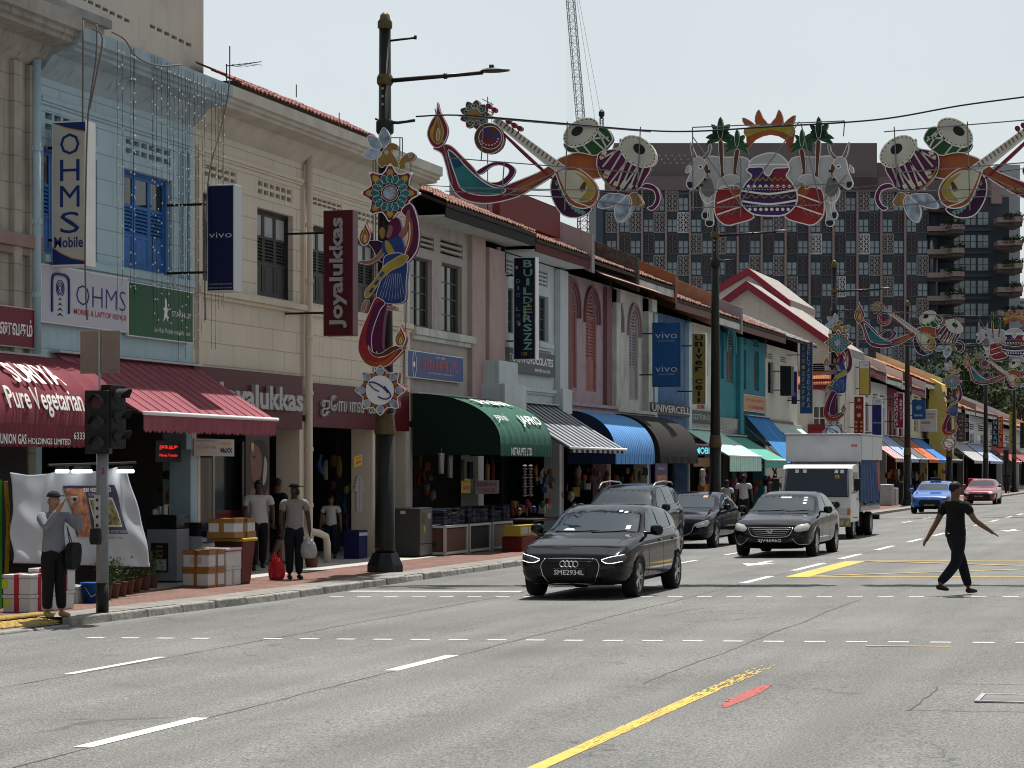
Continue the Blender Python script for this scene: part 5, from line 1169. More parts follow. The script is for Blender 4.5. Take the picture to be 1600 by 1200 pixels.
line(c,'arch_trim',[(fo_ - .0,0) for fo_ in ()] or [(.5,.42),(.62,.68),(.92,.80),(1.22,.68),(1.34,.42)],black,'side',.03,off=0,both=True); line(c,'arch_trim',[(3.27,.42),(3.39,.68),(3.69,.80),(3.99,.68),(4.11,.42)],black,'side',.03,off=0,both=True)
# black sedan by the kerb
L = 4.58
c = car('saloon_car','black saloon with a winged grille by the kerb behind the sport utility car','car',-12.97,56.5,L,1.80,1.45,2.70,.92,.32,navypaint,dict(cab=(1.3,4.2),rw=.73),
        [(0,.66),(.3,.82),(1.3,.93),(3.6,1.0),(L,.98)],[(0,.5),(.03,.66),(.12,.78),(.45,.86),(1.3,.98),(1.42,1.02),(2.15,1.37),(2.6,1.44),(3.1,1.43),(3.6,1.32),(4.15,1.07),(4.45,1.03),(L,.85)])
decal(c,'windscreen',[(-.68,1.03),(.68,1.03),(.55,1.36),(0,1.385),(-.55,1.36)],cglass,res=.12,off=.004)
windows_side(c,[[(1.75,1.04),(2.55,1.06),(2.55,1.365),(2.2,1.32),(1.95,1.18)],[(2.62,1.06),(3.4,1.08),(3.35,1.29),(3.0,1.37),(2.62,1.372)]])
decal(c,'grille',[(-.50,.66),(-.44,.45),(-.2,.34),(.2,.34),(.44,.45),(.50,.66)],grille_m,off=.01); line(c,'grille_frame',[(-.78,.64),(-.50,.60),(-.42,.44),(-.2,.335),(.2,.335),(.42,.44),(.50,.60),(.78,.64)],chrome,w=.02,off=.014)
decal(c,'headlight',[(.48,.63),(.80,.74),(.84,.68),(.80,.58),(.56,.54)],lamp_m,off=.009,both=True,res=.06); plate(c,'SKX 537L',.44,y=-.05); mirror_pair(c,1.75,1.04,navypaint); handles(c,(2.4,3.3),.88)
decal(c,'air_intake',[(.5,.34),(.8,.38),(.8,.27),(.55,.25)],grille_m,both=True); decal(c,'windscreen_sticker',[(.3,1.28),(.42,1.28),(.42,1.33),(.3,1.33)],mat('orange_slip',(.5,.25,.1),.6),off=.01)
for yy in (1.6,2.58,3.45): line(c,'door_gap',[(yy,1.03),(yy,.6),(yy + .03,.3)],seam_m,'side',.007,off=.0,both=True)
# black saloon in the middle lane
L = 4.825
c = car('saloon_car','black saloon with a slatted chrome grille in the middle lane in front of the lorry','car',-9.36,50.2,L,1.82,1.47,2.775,.96,.325,blackpaint,dict(cab=(1.35,4.3),rw=.74),
        [(0,.64),(.3,.80),(1.3,.93),(3.8,1.0),(L,.98)],[(0,.5),(.03,.64),(.12,.76),(.45,.85),(1.35,.98),(1.47,1.02),(2.25,1.40),(2.7,1.46),(3.3,1.46),(3.8,1.35),(4.3,1.12),(4.7,1.07),(L,.85)],wheels_sp=7)
decal(c,'windscreen',[(-.72,1.03),(.72,1.03),(.62,1.385),(0,1.41),(-.62,1.385)],cglass,res=.12,off=.004)
windows_side(c,[[(1.82,1.04),(2.68,1.06),(2.68,1.39),(2.3,1.34),(2.0,1.18)],[(2.76,1.06),(3.6,1.08),(3.5,1.32),(3.2,1.395),(2.76,1.40)]])
line(c,'window_trim',[(1.75,1.03),(2.7,1.045),(3.7,1.07)],chrome,'side',.014,both=True)
decal(c,'grille',[(-.50,.67),(-.40,.50),(-.2,.47),(.2,.47),(.40,.50),(.50,.67)],grille_m,off=.01)
for q in range(4): hwid = .46 - q * .035; line(c,'grille_bar',[(-hwid,.635 - q * .04),(0,.628 - q * .042),(hwid,.635 - q * .04)],mat('satin_chrome',(.5,.5,.5),.25,1),w=.014,off=.018)
line(c,'grille_frame',[(-.51,.675),(-.41,.50),(-.2,.462),(.2,.462),(.41,.50),(.51,.675)],chrome,w=.018,off=.016); line(c,'grille_frame',[(-.51,.675),(0,.665),(.51,.675)],chrome,w=.018,off=.016)
m = MB(); m.tube([(.065 * math.cos(t * .5236),-.07,.60 + .042 * math.sin(t * .5236)) for t in range(12)],.006,5,closed=True); m.tube([(.035 * math.cos(t * .5236),-.07,.60 + .04 * math.sin(t * .5236)) for t in range(12)],.005,5,closed=True); m.tube([(.05 * math.cos(t * .5236),-.07,.615 + .018 * math.sin(t * .5236)) for t in range(12)],.005,5,closed=True); stuff(m.build('emblem',chrome,c.root))
decal(c,'headlight',[(.53,.66),(.60,.73),(.80,.77),(.85,.72),(.82,.62),(.62,.58),(.54,.60)],lamp_m,off=.010,both=True,res=.06); decal(c,'fog_lamp_frame',[(.52,.42),(.84,.44),(.80,.32),(.60,.32)],grille_m,off=.008,both=True)
line(c,'fog_lamp_trim',[(.50,.43),(.62,.31),(.80,.31)],chrome,w=.014,off=.012,both=True); text('SJV4696G',(0,-.062,.38),MC,letter_white,c.root,w=.52,h=.085,bold=.015)
mirror_pair(c,1.85,1.05,blackpaint); handles(c,(2.52,3.5),.90); line(c,'bumper_lip',[(-.82,.23),(0,.2),(.82,.23)],black,w=.03)
for yy in (1.68,2.72,3.66): line(c,'door_gap',[(yy,1.03),(yy,.6),(yy + .03,.3)],seam_m,'side',.007,off=.0,both=True)
for z in (1.30,1.24,1.18): decal(c,'windscreen_sticker',[(.42,z),(.50,z),(.50,z + .03),(.42,z + .03)],letter_white,off=.01)
line(c,'wiper',[(-.55,1.02),(-.2,1.03),(.05,1.05)],black,w=.015,off=.014); line(c,'wiper',[(.1,1.02),(.35,1.03),(.6,1.05)],black,w=.015,off=.014)
decal(c,'rear_view_mirror',[(-.12,1.30),(.12,1.30),(.12,1.335),(-.12,1.335)],grey_l,off=.01)
# taxi
L = 4.3
c = car('taxi','blue taxi with a black roof sign in the far lane','taxi',-11.85,101.8,L,1.80,1.45,2.65,.86,.32,taxib,dict(cab=(1.2,4.0),rw=.74),
        [(0,.64),(.3,.80),(1.2,.94),(3.3,1.0),(L,.95)],[(0,.5),(.03,.64),(.12,.76),(.45,.86),(1.2,.98),(1.3,1.02),(2.0,1.36),(2.4,1.44),(3.0,1.45),(3.5,1.40),(4.0,1.1),(L,.75)])
decal(c,'windscreen',[(-.69,1.02),(.69,1.02),(.57,1.36),(0,1.385),(-.57,1.36)],cglass,res=.12,off=.004); windows_side(c,[[(1.7,1.04),(3.5,1.08),(3.4,1.3),(2.6,1.38),(2.2,1.33)]])
decal(c,'grille',[(-.42,.60),(-.50,.45),(-.36,.26),(.36,.26),(.50,.45),(.42,.60)],grille_m,off=.01); decal(c,'headlight',[(.50,.66),(.84,.78),(.85,.66),(.70,.58)],mat('smoked_lens',(.05,.055,.06),.06),off=.010,both=True)
plate(c,'SHC6969D',.38,y=-.05,tm=grey_l); mirror_pair(c,1.65,1.04,taxib); decal(c,'bumper_intake',[(-.8,.3),(.8,.3),(.75,.2),(-.75,.2)],black)
BX('roof_sign',black,c.root,-.25,.25,2.3,2.5,1.45,1.58,bevel=.015); MB().lathe([(.05,-.05),(.05,-.04)],10,M=Matrix.Translation((0,0,.66)) @ Matrix.Rotation(math.pi / 2,4,'X')).build('emblem',chrome,c.root)
# red saloon
L = 4.62
c = car('saloon_car','red saloon, farthest car on the road behind the walking man','car',-12.1,127.0,L,1.80,1.42,2.70,.9,.32,redcar,dict(cab=(1.3,4.2),rw=.73),
        [(0,.62),(.3,.78),(1.3,.92),(3.6,1.0),(L,.98)],[(0,.5),(.03,.60),(.12,.72),(.45,.82),(1.3,.96),(1.42,1.0),(2.2,1.35),(2.6,1.42),(3.1,1.41),(3.7,1.28),(4.2,1.08),(4.5,1.05),(L,.85)])
decal(c,'windscreen',[(-.69,1.01),(.69,1.01),(.56,1.34),(0,1.365),(-.56,1.34)],cglass,res=.12,off=.004); windows_side(c,[[(1.8,1.03),(3.6,1.07),(3.4,1.27),(2.8,1.36),(2.3,1.32)]])
decal(c,'grille',[(-.66,.60),(-.58,.34),(.58,.34),(.66,.60)],grille_m,off=.01); decal(c,'headlight',[(.50,.62),(.84,.74),(.86,.67),(.60,.57)],lamp_m,off=.010,both=True); plate(c,'SNC7400B',.46,y=-.04,tm=grey_l); mirror_pair(c,1.7,1.03,redcar)
MB().tube([(.08 * math.cos(t * .5236),-.02,.66 + .04 * math.sin(t * .5236)) for t in range(12)],.008,4,closed=True).build('emblem',chrome,c.root)
# ---------------------------------------------------------------- lorry
LX,LY = -10.62,63.9; zr = road_z(LX); lor = thing('canopy_lorry','white lorry with a grey box canopy and blue side sheet in the kerb lane','lorry',(LX,LY,zr))
lw = mat('lorry_white_paint',(.62,.62,.61),.4,var=.05,coat=.3,stain=.2); canm = mat('grey_canopy_panel',(.54,.56,.58),.5,var=.05,stain=.2,scol=(.2,.2,.2)); tarp = mat('blue_tarpaulin',(.035,.07,.17),.7,var=.2,vscale=4,bump=.3,bscale=6)
hw = 1.0; cb = MB()
prof = [(0.02,.48),(0,.95),(.03,1.22),(.33,2.0),(.45,2.10),(1.55,2.14),(1.6,2.0),(1.6,.48)]
pv_ = [(-p[0],p[1]) for p in prof]
cb.prism([(p[0],p[1]) for p in prof],-hw,hw,M=Matrix(((0,0,1,0),(1,0,0,0),(0,1,0,0),(0,0,0,1)))); cab = cb.build('cab',lw,lor,bevel=.05)
ws = MB(); ws.add([(-.90,.035,1.24),(.90,.035,1.24),(.84,.315,1.96),(-.84,.315,1.96)],[(0,1,2,3)]); ws.v = [(a,b - .022,c_) for a,b,c_ in ws.v]; wsc = ws.build('windscreen',cglass,lor)
MB().tube([(-.93,.005,1.22),(.93,.005,1.22),(.87,.30,1.99),(-.87,.30,1.99)],.02,5,closed=True).build('windscreen_seal',black,lor)
for x,z,w_,m_ in ((-.62,1.88,.1,letter_white),(-.4,1.88,.1,letter_white),(.50,1.87,.1,letter_white),(.66,1.87,.1,letter_white),(.52,1.72,.12,yel)):
    t_ = (z - 1.24) / .72; yy = .035 + .28 * t_ - .03; MB().add([(x,yy,z),(x + w_,yy,z),(x + w_,yy + .04,z + .1),(x,yy + .04,z + .1)],[(0,1,2,3)]).build('windscreen_sticker',m_,lor)
MB().prism([(.535,0),(.61,0),(.572,.07)],0,.002,M=Matrix.Translation((0,.035 + .28 * .68 - .034,1.735)) @ MC).build('warning_triangle',redp,lor)
for sd in (-1,1):
    BX('side_window',cglass,lor,sd * (hw - .002),sd * (hw + .006),.42,1.2,1.3,1.9,bevel=.03)
    o = MB().tube([(sd * hw,.35,1.75),(sd * (hw + .14),.18,1.72),(sd * (hw + .14),.18,1.35),(sd * hw,.3,1.3)],.012,5).build('mirror_stay',black,lor); BX('wing_mirror',black,lor,sd * (hw + .06),sd * (hw + .24),.14,.19,1.38,1.72,bevel=.02)
    BX('headlight',lamp_m,lor,sd * .58,sd * .90,-.012,.02,.70,.88,bevel=.015); BX('indicator',amber,lor,sd * .90,sd * .985,-.010,.02,.70,.88)
    BX('door_gap',seam_m,lor,sd * hw,sd * (hw + .01),.38,1.3,.60,.62); BX('door_handle',black,lor,sd * hw,sd * (hw + .02),1.05,1.2,1.12,1.15)
BX('bumper',mat('grey_bumper',(.2,.2,.19),.6),lor,-.98,.98,-.06,.12,.36,.60,bevel=.03)
BX('grille_panel',mat('light_grey_panel',(.33,.33,.32),.5),lor,-.55,.55,-.014,.015,.68,.90)
o = MB().box(-.25,.25,-.07,-.062,.62,.74).build('number_plate',plate_m,lor); text('GBE 4512K',(0,-.07,.68),MC,letter_white,o,w=.42,h=.07)
for q in range(5): m = MB(); x = -.4 + q * .2; m.prism([(x,1.00),(x + .08,1.00),(x + .13,1.06),(x + .05,1.06)],0,.004,M=Matrix.Translation((0,.0,0)) @ MC); m.build('hazard_stripe',black,lor)
for sd in (-1,1):
    for q in range(3): m = MB(); x = sd * .7 + (q - 1) * .16; m.prism([(x,.42),(x + .07,.42),(x + .11,.54),(x + .04,.54)],0,.004,M=Matrix.Translation((0,-.061,0)) @ MC); m.build('hazard_stripe',yel,lor)
line_ = MB(); line_.tube([(-.5,.02,1.25),(.05,.05,1.34)],.01,4); line_.build('wiper',black,lor); BX('dashboard_papers',mat('red_papers',(.35,.1,.08),.6),lor,-.3,.15,.06,.12,1.28,1.30)
MB().lathe([(.09,-.03),(.09,.02)],12,M=Matrix.Translation((.60,-.03,.98)) @ Matrix.Rotation(math.pi / 2,4,'X')).build('round_mirror',black,lor)
# load bed and canopy
BX('bed_floor',steel,lor,-1.02,1.02,1.75,5.7,.78,.90)
for q in range(4):
    for sd in (-1,1): BX('drop_side',mat('grey_side_panel',(.10,.10,.105),.5,.3),lor,sd * 1.0,sd * 1.03,1.76 + q * .98,2.70 + q * .98,.90,1.30,bevel=.008)
BX('canopy_front',canm,lor,-1.08,1.08,1.35,1.42,2.20,2.95,bevel=.01)
BX('canopy_roof',steel,lor,-1.12,1.12,1.30,5.75,2.952,3.0,bevel=.01)
for q in range(2): BX('canopy_side',mat('bright_canopy_panel',(.5,.52,.54),.35,.4),lor,1.06,1.09,1.45 + q * 2.15,3.55 + q * 2.15,2.25,2.94); BX('canopy_side',canm,lor,-1.09,-1.06,1.45 + q * 2.15,3.55 + q * 2.15,2.25,2.94)
MB().grid(lambda u,v: (1.04 + .035 * math.sin(u * 38) * (1 - v * .3) + .1 * (1 - v) * u,1.55 + 3.2 * u,1.0 + 1.3 * v + .06 * math.sin(u * 17) * (1 - v)),60,6).build('side_tarpaulin',tarp,lor,smooth=True)
BX('red_panel',mat('red_panel',(.35,.04,.03),.6),lor,1.0,1.03,4.9,5.6,.95,2.2); BX('headboard',lw,lor,-.95,.95,1.62,1.66,.9,2.2)
MB().add([(.8,1.349,2.62),(.98,1.349,2.62),(.98,1.349,2.70),(.8,1.349,2.70)],[(0,1,2,3)]).build('small_red_print',mat('faded_red',(.45,.2,.18),.6),lor)
for yy in (.85,4.3):
    for sd in (-1,1):
        for k_ in ((0,) if yy < 1 else (0,1)): wheel(lor,sd * (.86 - .24 * k_),yy,.36,.2,8,sd,steel)
BX('chassis',arch_b,lor,-.4,.4,.3,5.4,.5,.78); BX('rear_bar',black,lor,-1.0,1.0,5.72,5.8,.45,.6)
for sd in (-1,1): BX('mudguard',black,lor,sd * .7,sd * 1.0,1.3,1.62,.35,.5); TB('canopy_post',steel,lor,[(sd * .985,1.70,.9),(sd * .985,1.70,2.95)],.03,5); TB('canopy_post',steel,lor,[(sd * .985,5.6,.9),(sd * .985,5.6,2.95)],.03,5)
# ================================================================ people
skin_l = mat('skin_tan',(.30,.17,.11),.6); skin_b = mat('skin_brown',(.14,.075,.045),.6); skin_d = mat('skin_dark_brown',(.07,.035,.022),.6); hairm = mat('black_hair',(.008,.007,.007),.6)
def cloth(n,c): return mat(n,c,.9,var=.08,vscale=20,bump=.25,bscale=18)
def skin_mesh(verts,edges,radii,sub=1,root=0):
    me = bpy.data.meshes.new('b'); me.from_pydata([tuple(v) for v in verts],edges,[]); o = bpy.data.objects.new('tmp',me); COL.objects.link(o)
    sk = o.modifiers.new('s','SKIN'); sk.use_smooth_shade = True
    if not me.skin_vertices: bpy.context.view_layer.objects.active = o; me.skin_vertices
    lay = me.skin_vertices[0] if me.skin_vertices else None
    for i,r in enumerate(radii):
        lay.data[i].radius = (r[0] * 1.17,r[1] * 1.17) if isinstance(r,tuple) else (r * 1.1,r * 1.1); lay.data[i].use_root = (i == root)
    s_ = o.modifiers.new('d','SUBSURF'); s_.levels = sub; s_.render_levels = sub
    bpy.context.view_layer.update(); n = bpy.data.meshes.new_from_object(o.evaluated_get(bpy.context.evaluated_depsgraph_get())); bpy.data.objects.remove(o); bpy.data.meshes.remove(me)
    n.polygons.foreach_set('use_smooth',[True] * len(n.polygons)); return n
def chains(cs):
    """cs: list of chains [(point, radius), ...]; equal points are merged"""
    vs,rs,es,idx = [],[],[],{}
    for ch in cs:
        prev = None
        for p,r in ch:
            key = tuple(round(q,4) for q in p)
            if key not in idx: idx[key] = len(vs); vs.append(p); rs.append(r)
            i = idx[key]
            if prev is not None and prev != i: es.append((prev,i))
            prev = i
    return vs,es,rs
def person(label,loc_,rz,H=1.70,arms=((( -.26,-.02,1.15),(-.28,-.04,.88)),((.26,-.02,1.15),(.28,-.04,.88))),legs=(((-.10,0,.48),(-.11,0,.07)),((.10,0,.48),(.11,0,.07))),skin=None,shirt=None,trous=None,shoes=None,
           hair=True,cap=None,build=1.0,short_sleeve=True,look=0,mask=None,fingers=True,shorts=False,glasses=False,long_hair=False,bald=False,cat='person',face=True):
    """the figure faces -y before it is turned; heights are for 1.70 m and scaled"""
    root = thing('person',label,cat,loc_,rz); k = H / 1.70; V3 = lambda p: Vector(p) * k; B = build
    skin = skin or skin_b; pel = (0,0,.93); ch = (0,0,1.28); nk = (0,.01,1.46)
    def P(*a): return tuple(V3(a))
    sh = (-.19 * B,.0,1.385),(.19 * B,.0,1.385); hip = (-.095,0,.90),(.095,0,.90)
    R_ = lambda a,b=None: (a * k,(b or a) * k)
    body = [[(P(*pel),R_(.11,.08)),(P(0,0,1.10),R_(.10 * B,.075)),(P(*ch),R_(.13 * B,.085)),(P(0,.005,1.40),R_(.08,.06)),(P(*nk),R_(.046)),(P(0,-.005,1.53),R_(.060,.070)),(P(0,-.01,1.60),R_(.075,.090)),(P(0,0,1.665),R_(.055,.07))]]
    hands = []
    for i in (0,1):
        el,wr = arms[i]; s = sh[i]
        d = (Vector(wr) - Vector(el)).normalized(); hd = Vector(wr) + d * .07
        body.append([(P(*ch),R_(.13 * B,.085)),(P(s[0] * .6,0,1.37),R_(.075,.06)),(P(*s),R_(.058)),(P(*[(a + b) / 2 for a,b in zip(s,el)]),R_(.047)),(P(*el),R_(.040)),(P(*[(a + b) / 2 for a,b in zip(el,wr)]),R_(.036)),(P(*wr),R_(.026,.026)),(P(*hd),R_(.036,.020))])
        hands.append((Vector(wr),hd,d,i))
    for i in (0,1):
        kn,an = legs[i]; h_ = hip[i]; foot = Vector(an) + Vector((0,-.12,-.045))
        body.append([(P(*pel),R_(.11,.08)),(P(h_[0],0,.86),R_(.075)),(P(*[(a + b) / 2 for a,b in zip(h_,kn)]),R_(.075)),(P(*kn),R_(.056)),(P(*[(a * .6 + b * .4) for a,b in zip(kn,an)]),R_(.054)),(P(*an),R_(.036))])
    vs,es,rs = chains(body); link('body',skin_mesh(vs,es,rs),root).data.materials.append(skin)
    if fingers:
        for wr,hd,d,i in hands:
            side = d.orthogonal().normalized(); side = d.cross(Vector((0,0,1))); side = side.normalized() if side.length > .2 else Vector((0,1,0)); nn = side.cross(d).normalized(); inn = -1 if i else 1
            for q,(o_,l_) in enumerate(((-.027,.062),(-.009,.074),(.009,.070),(.026,.052))):
                a = hd + side * o_ + d * .01; b = a + d * l_ * .55 ; e = b + (d * .75 + Vector((0,-.45,-.25)) * .8).normalized() * l_ * .5
                me = skin_mesh([V3(hd + side * o_ * .6 - d * .01),V3(a + d * .012),V3(b),V3(e)],[(0,1),(1,2),(2,3)],[.011 * k,.0095 * k,.009 * k,.0075 * k]); me.materials.append(skin); link('finger',me,root)
            a = wr + d * .03 + side * .022; me = skin_mesh([V3(a),V3(a + side * .022 + d * .03),V3(a + side * .03 + d * .062)],[(0,1),(1,2)],[.013 * k,.011 * k,.009 * k]); me.materials.append(skin); link('thumb',me,root)
    # clothes: shells a little outside the body
    g = .016
    sc = [[(P(0,0,.84),R_(.135 * B + g,.10 + g)),(P(0,0,.92),R_(.140 * B + g,.105 + g)),(P(0,0,1.08),R_(.125 * B + g,.09 + g)),(P(*ch),R_(.150 * B + g,.095 + g)),(P(0,.005,1.395),R_(.105,.075)),(P(0,.01,1.425),R_(.066,.062))]]
    for i in (0,1):
        el,wr = arms[i]; s = sh[i]; e2 = [(a * .32 + b * .68) for a,b in zip(s,el)]
        c_ = [(P(*ch),R_(.158 * B + g,.105 + g)),(P(s[0] * .6,0,1.37),R_(.095,.08)),(P(*s),R_(.073)),(P(*e2),R_(.062 if short_sleeve else .056))]
        if not short_sleeve: c_ += [(P(*el),R_(.052)),(P(*[(a * .15 + b * .85) for a,b in zip(el,wr)]),R_(.042))]
        sc.append(c_)
    vs,es,rs = chains(sc); link('shirt',skin_mesh(vs,es,rs),root).data.materials.append(shirt)
    tc = [[(P(0,0,1.06),R_(.10 * B + g,.08 + g)),(P(0,0,.99),R_(.120 * B + g,.095 + g)),(P(*pel),R_(.145 * B + g,.108 + g))]]
    for i in (0,1):
        kn,an = legs[i]; h_ = hip[i]
        c_ = [(P(*pel),R_(.145 * B + g,.108 + g)),(P(h_[0],0,.86),R_(.104)),(P(*[(a + b) / 2 for a,b in zip(h_,kn)]),R_(.092)),(P(*kn),R_(.075))]
        if not shorts: c_ += [(P(*[(a * .5 + b * .5) for a,b in zip(kn,an)]),R_(.070)),(P(an[0],an[1],an[2] + .03),R_(.058))]
        tc.append(c_)
    vs,es,rs = chains(tc); link('trousers',skin_mesh(vs,es,rs),root).data.materials.append(trous)
    for i in (0,1):
        an = Vector(legs[i][1]); kn = Vector(legs[i][0]); lean = (an - kn); lift = max(-.0,an.z - .09)
        tdir = Vector((.0 + .25 * (1 if i else -1) * .3,-1,-lift * 2.2)).normalized()
        a = an + Vector((0,.05,-.03)); me = skin_mesh([V3(a),V3(an + Vector((0,0,-.025))),V3(an + tdir * .10 + Vector((0,0,-.035))),V3(an + tdir * .175 + Vector((0,0,-.042)))],[(0,1),(1,2),(2,3)],[(.036 * k,.032 * k),(.042 * k,.04 * k),(.042 * k,.032 * k),(.030 * k,.02 * k)]); me.materials.append(shoes or black); link('shoe',me,root)
    # head details
    def ell(name,c_,r_,m_,n=12,parent=root,top=None):
        m = MB(); pr = [(max(.001,math.sin(math.pi * q / 8)),-math.cos(math.pi * q / 8)) for q in range(9)]; m.lathe(pr,n); m.v = [((x * r_[0] + c_[0]) * k,(y * r_[1] + c_[1]) * k,(z * r_[2] + c_[2]) * k) for x,y,z in m.v]
        if top is not None: m.v = [(x,y,max(z,top * k)) for x,y,z in m.v]
        o = m.build(name,m_,parent,smooth=True)
        if look: o.matrix_local = Matrix.Rotation(look,4,'Z')
        return o
    if hair and not cap: 
        m = MB(); n = 16; pr = [(max(.001,math.sin(math.pi * q / 12)),-math.cos(math.pi * q / 12)) for q in range(13)]; m.lathe(pr,n)
        def hv(x,y,z):
            lim = -.55 if not long_hair else -1.9
            zz = z if y > .15 else max(z,.40 if abs(x) < .75 else -.1)
            zz = max(zz,lim) if not long_hair else zz
            rr_ = math.hypot(x,y)
            if zz > z + 1e-6 and rr_ > 1e-3:
                s_ = min(1,math.sqrt(max(0,1 - zz * zz)) / rr_); x *= s_; y *= s_
            return ((x * .083) * k,(y * .100 + .006) * k,(zz * .100 + 1.622) * k)
        m.v = [hv(*v) for v in m.v]; o = m.build('hair',hairm,root,smooth=True)
        if look: o.matrix_local = Matrix.Rotation(look,4,'Z')
        if bald: o.scale = (1,1,1); 
    if cap:
        ell('cap',(0,.005,1.65),(.092,.108,.085),cap,top=1.645); m = MB(); m.prism(smoothpoly([(-.075,-.07),(.075,-.07),(.06,-.17),(-.06,-.17)],3),0,.012); m.v = [(x * k,y * k,(z + 1.655) * k) for x,y,z in m.v]; o = m.build('cap_peak',cap,root)
        if look: o.matrix_local = Matrix.Rotation(look,4,'Z')
    if face:
        ell('nose',(0,-.095,1.575),(.014,.022,.022),skin,8)
        for s in (-1,1): ell('ear',(s * .082,.005,1.58),(.012,.022,.032),skin,8); ell('eye',(s * .032,-.083,1.60),(.014,.010,.008),mat('eye_dark',(.02,.015,.012),.3),8)
        ell('mouth',(0,-.080,1.535),(.024,.012,.006),mat('lips',(.16,.06,.05),.6),8)
    if mask: ell('face_mask',(0,-.052,1.548),(.062,.055,.052),mask,12)
    if glasses:
        for s in (-1,1): o = MB().tube([((s * .034 + .024 * math.cos(t * .785)) * k,-.102 * k,(1.60 + .018 * math.sin(t * .785)) * k) for t in range(8)],.0035,4,closed=True).build('glasses',chrome,root); 
        if look: pass
    return root
def seen(px,py,X,Y=None): pass
# the man crossing the road, walking to the left, seen from the side and behind
wk = PG(1493,930)
W1 = person('man in black t-shirt and dark jeans striding across the road with arms swung out',(wk.x,wk.y,road_z(wk.x)),math.radians(138),1.70,
    arms=(((-.31,-.10,1.14),(-.43,-.30,.98)),((.31,.09,1.11),(.35,.24,.87))),legs=(((-.07,.05,.49),(-.04,.36,.16)),((.07,-.19,.50),(.03,-.29,.09))),
    skin=skin_b,shirt=cloth('black_cotton',(.006,.006,.007)),trous=cloth('dark_denim',(.006,.008,.013)),shoes=black,build=1.12,look=math.radians(-25),bald=True)
BX('belt_label',letter_white,W1,-.02,.02,.135,.142,.93,.945)
# the photographer at the left
fp_ = PG(84,964,WALK)
ph = person('man in a flat cap and grey shirt raising a camera beside the traffic light',(fp_.x,fp_.y,WALK),math.radians(62),1.64,
    arms=(((-.27,-.22,1.22),(-.13,-.36,1.52)),((.25,-.26,1.20),(.10,-.40,1.50))),legs=(((-.09,0,.48),(-.10,.02,.07)),((.09,-.02,.48),(.10,-.04,.07))),
    skin=skin_l,shirt=cloth('grey_blue_shirt',(.17,.18,.21)),trous=cloth('black_trousers',(.008,.008,.009)),shoes=mat('tan_shoes',(.30,.19,.10),.6),cap=cloth('charcoal_cap',(.02,.02,.022)),build=1.12,short_sleeve=False,glasses=True)
m = MB(); m.box(-.04,.04,-.005,.005,-.03,.03); cmr = thing('phone_camera','small silver camera held up by the man in the flat cap','camera',tuple(ph.location + Matrix.Rotation(math.radians(62),3,'Z') @ Vector((0,-.47,1.56))),math.radians(62)); BX('camera_body',mat('silver_camera',(.35,.35,.36),.35,.5),cmr,-.055,.055,-.012,.012,-.03,.035,bevel=.005)
MB().lathe([(.02,-.03),(.02,-.012)],12,M=Matrix.Rotation(math.pi / 2,4,'X') @ Matrix.Translation((0,0,.04))).build('lens',black,cmr)
bagp = thing('shoulder_bag','black bag hanging at the hip of the man in the flat cap','bag',(fp_.x + .22,fp_.y + .12,.55)); MB().prism(smoothpoly([(-.12,0),(.10,.02),(.14,.30),(-.10,.30)],3),-.05,.05,M=MF).build('bag_body',cloth('black_bag',(.01,.01,.011)),bagp); TB('strap',black,bagp,[(-.0,-.08,.3),(-.08,-.02,.55),(-.05,.08,.3)],.008,4)
# pedestrians by the jewellery shop
a = PG(460,905,WALK)
m2 = person('man in a black cap and grey t-shirt standing by the kerb with shopping bags',(a.x,a.y,WALK),math.radians(35),1.68,arms=(((-.25,.0,1.13),(-.24,-.07,.86)),((.25,0,1.13),(.27,-.04,.86))),legs=(((-.09,0,.48),(-.09,.0,.07)),((.08,-.02,.48),(.08,-.03,.07))),
    skin=skin_d,shirt=cloth('warm_grey_tee',(.22,.205,.19)),trous=cloth('dark_denim',(.006,.008,.013)),cap=cloth('black_cap',(.008,.008,.009)),mask=black,look=math.radians(40))
a = Vector((-17.35,YP(404,-17.35),WALK))
person('man in a white t-shirt with a print walking past the jewellery shop window',tuple(a),math.radians(28),1.72,arms=(((-.26,.06,1.14),(-.28,.1,.88)),((.26,-.06,1.14),(.26,-.18,.92))),legs=(((-.09,-.10,.49),(-.09,-.08,.08)),((.09,.03,.48),(.09,.24,.12))),
    skin=skin_d,shirt=cloth('white_tee',(.46,.45,.44)),trous=cloth('black_trousers',(.008,.008,.009)),build=1.1)
a = Vector((-18.0,YP(434,-18.0),WALK))
person('person in a black t-shirt and shorts seen from behind inside the walkway',tuple(a),math.radians(150),1.74,skin=skin_b,shirt=cloth('black_cotton',(.006,.006,.007)),trous=cloth('black_trousers',(.008,.008,.009)),shorts=True,legs=(((-.09,.05,.48),(-.09,.22,.12)),((.09,-.1,.48),(.09,-.12,.08))))
a = Vector((-18.2,YP(517,-18.2),WALK))
person('boy in a white t-shirt with a yellow print beside the hanging striped shirt',tuple(a),math.radians(10),1.36,skin=skin_b,shirt=cloth('white_tee',(.46,.45,.44)),trous=cloth('navy_trousers',(.01,.014,.035)))
o = MB().box(-.10,.09,-.145,-.14,0.85,1.06).build('print',mat('yellow_black_print',(.25,.18,.03),.8,var=.9,vscale=30),bpy.data.objects['person.004'])
a = Vector((-13.6,PF(1162,0,-13.6).y,0))
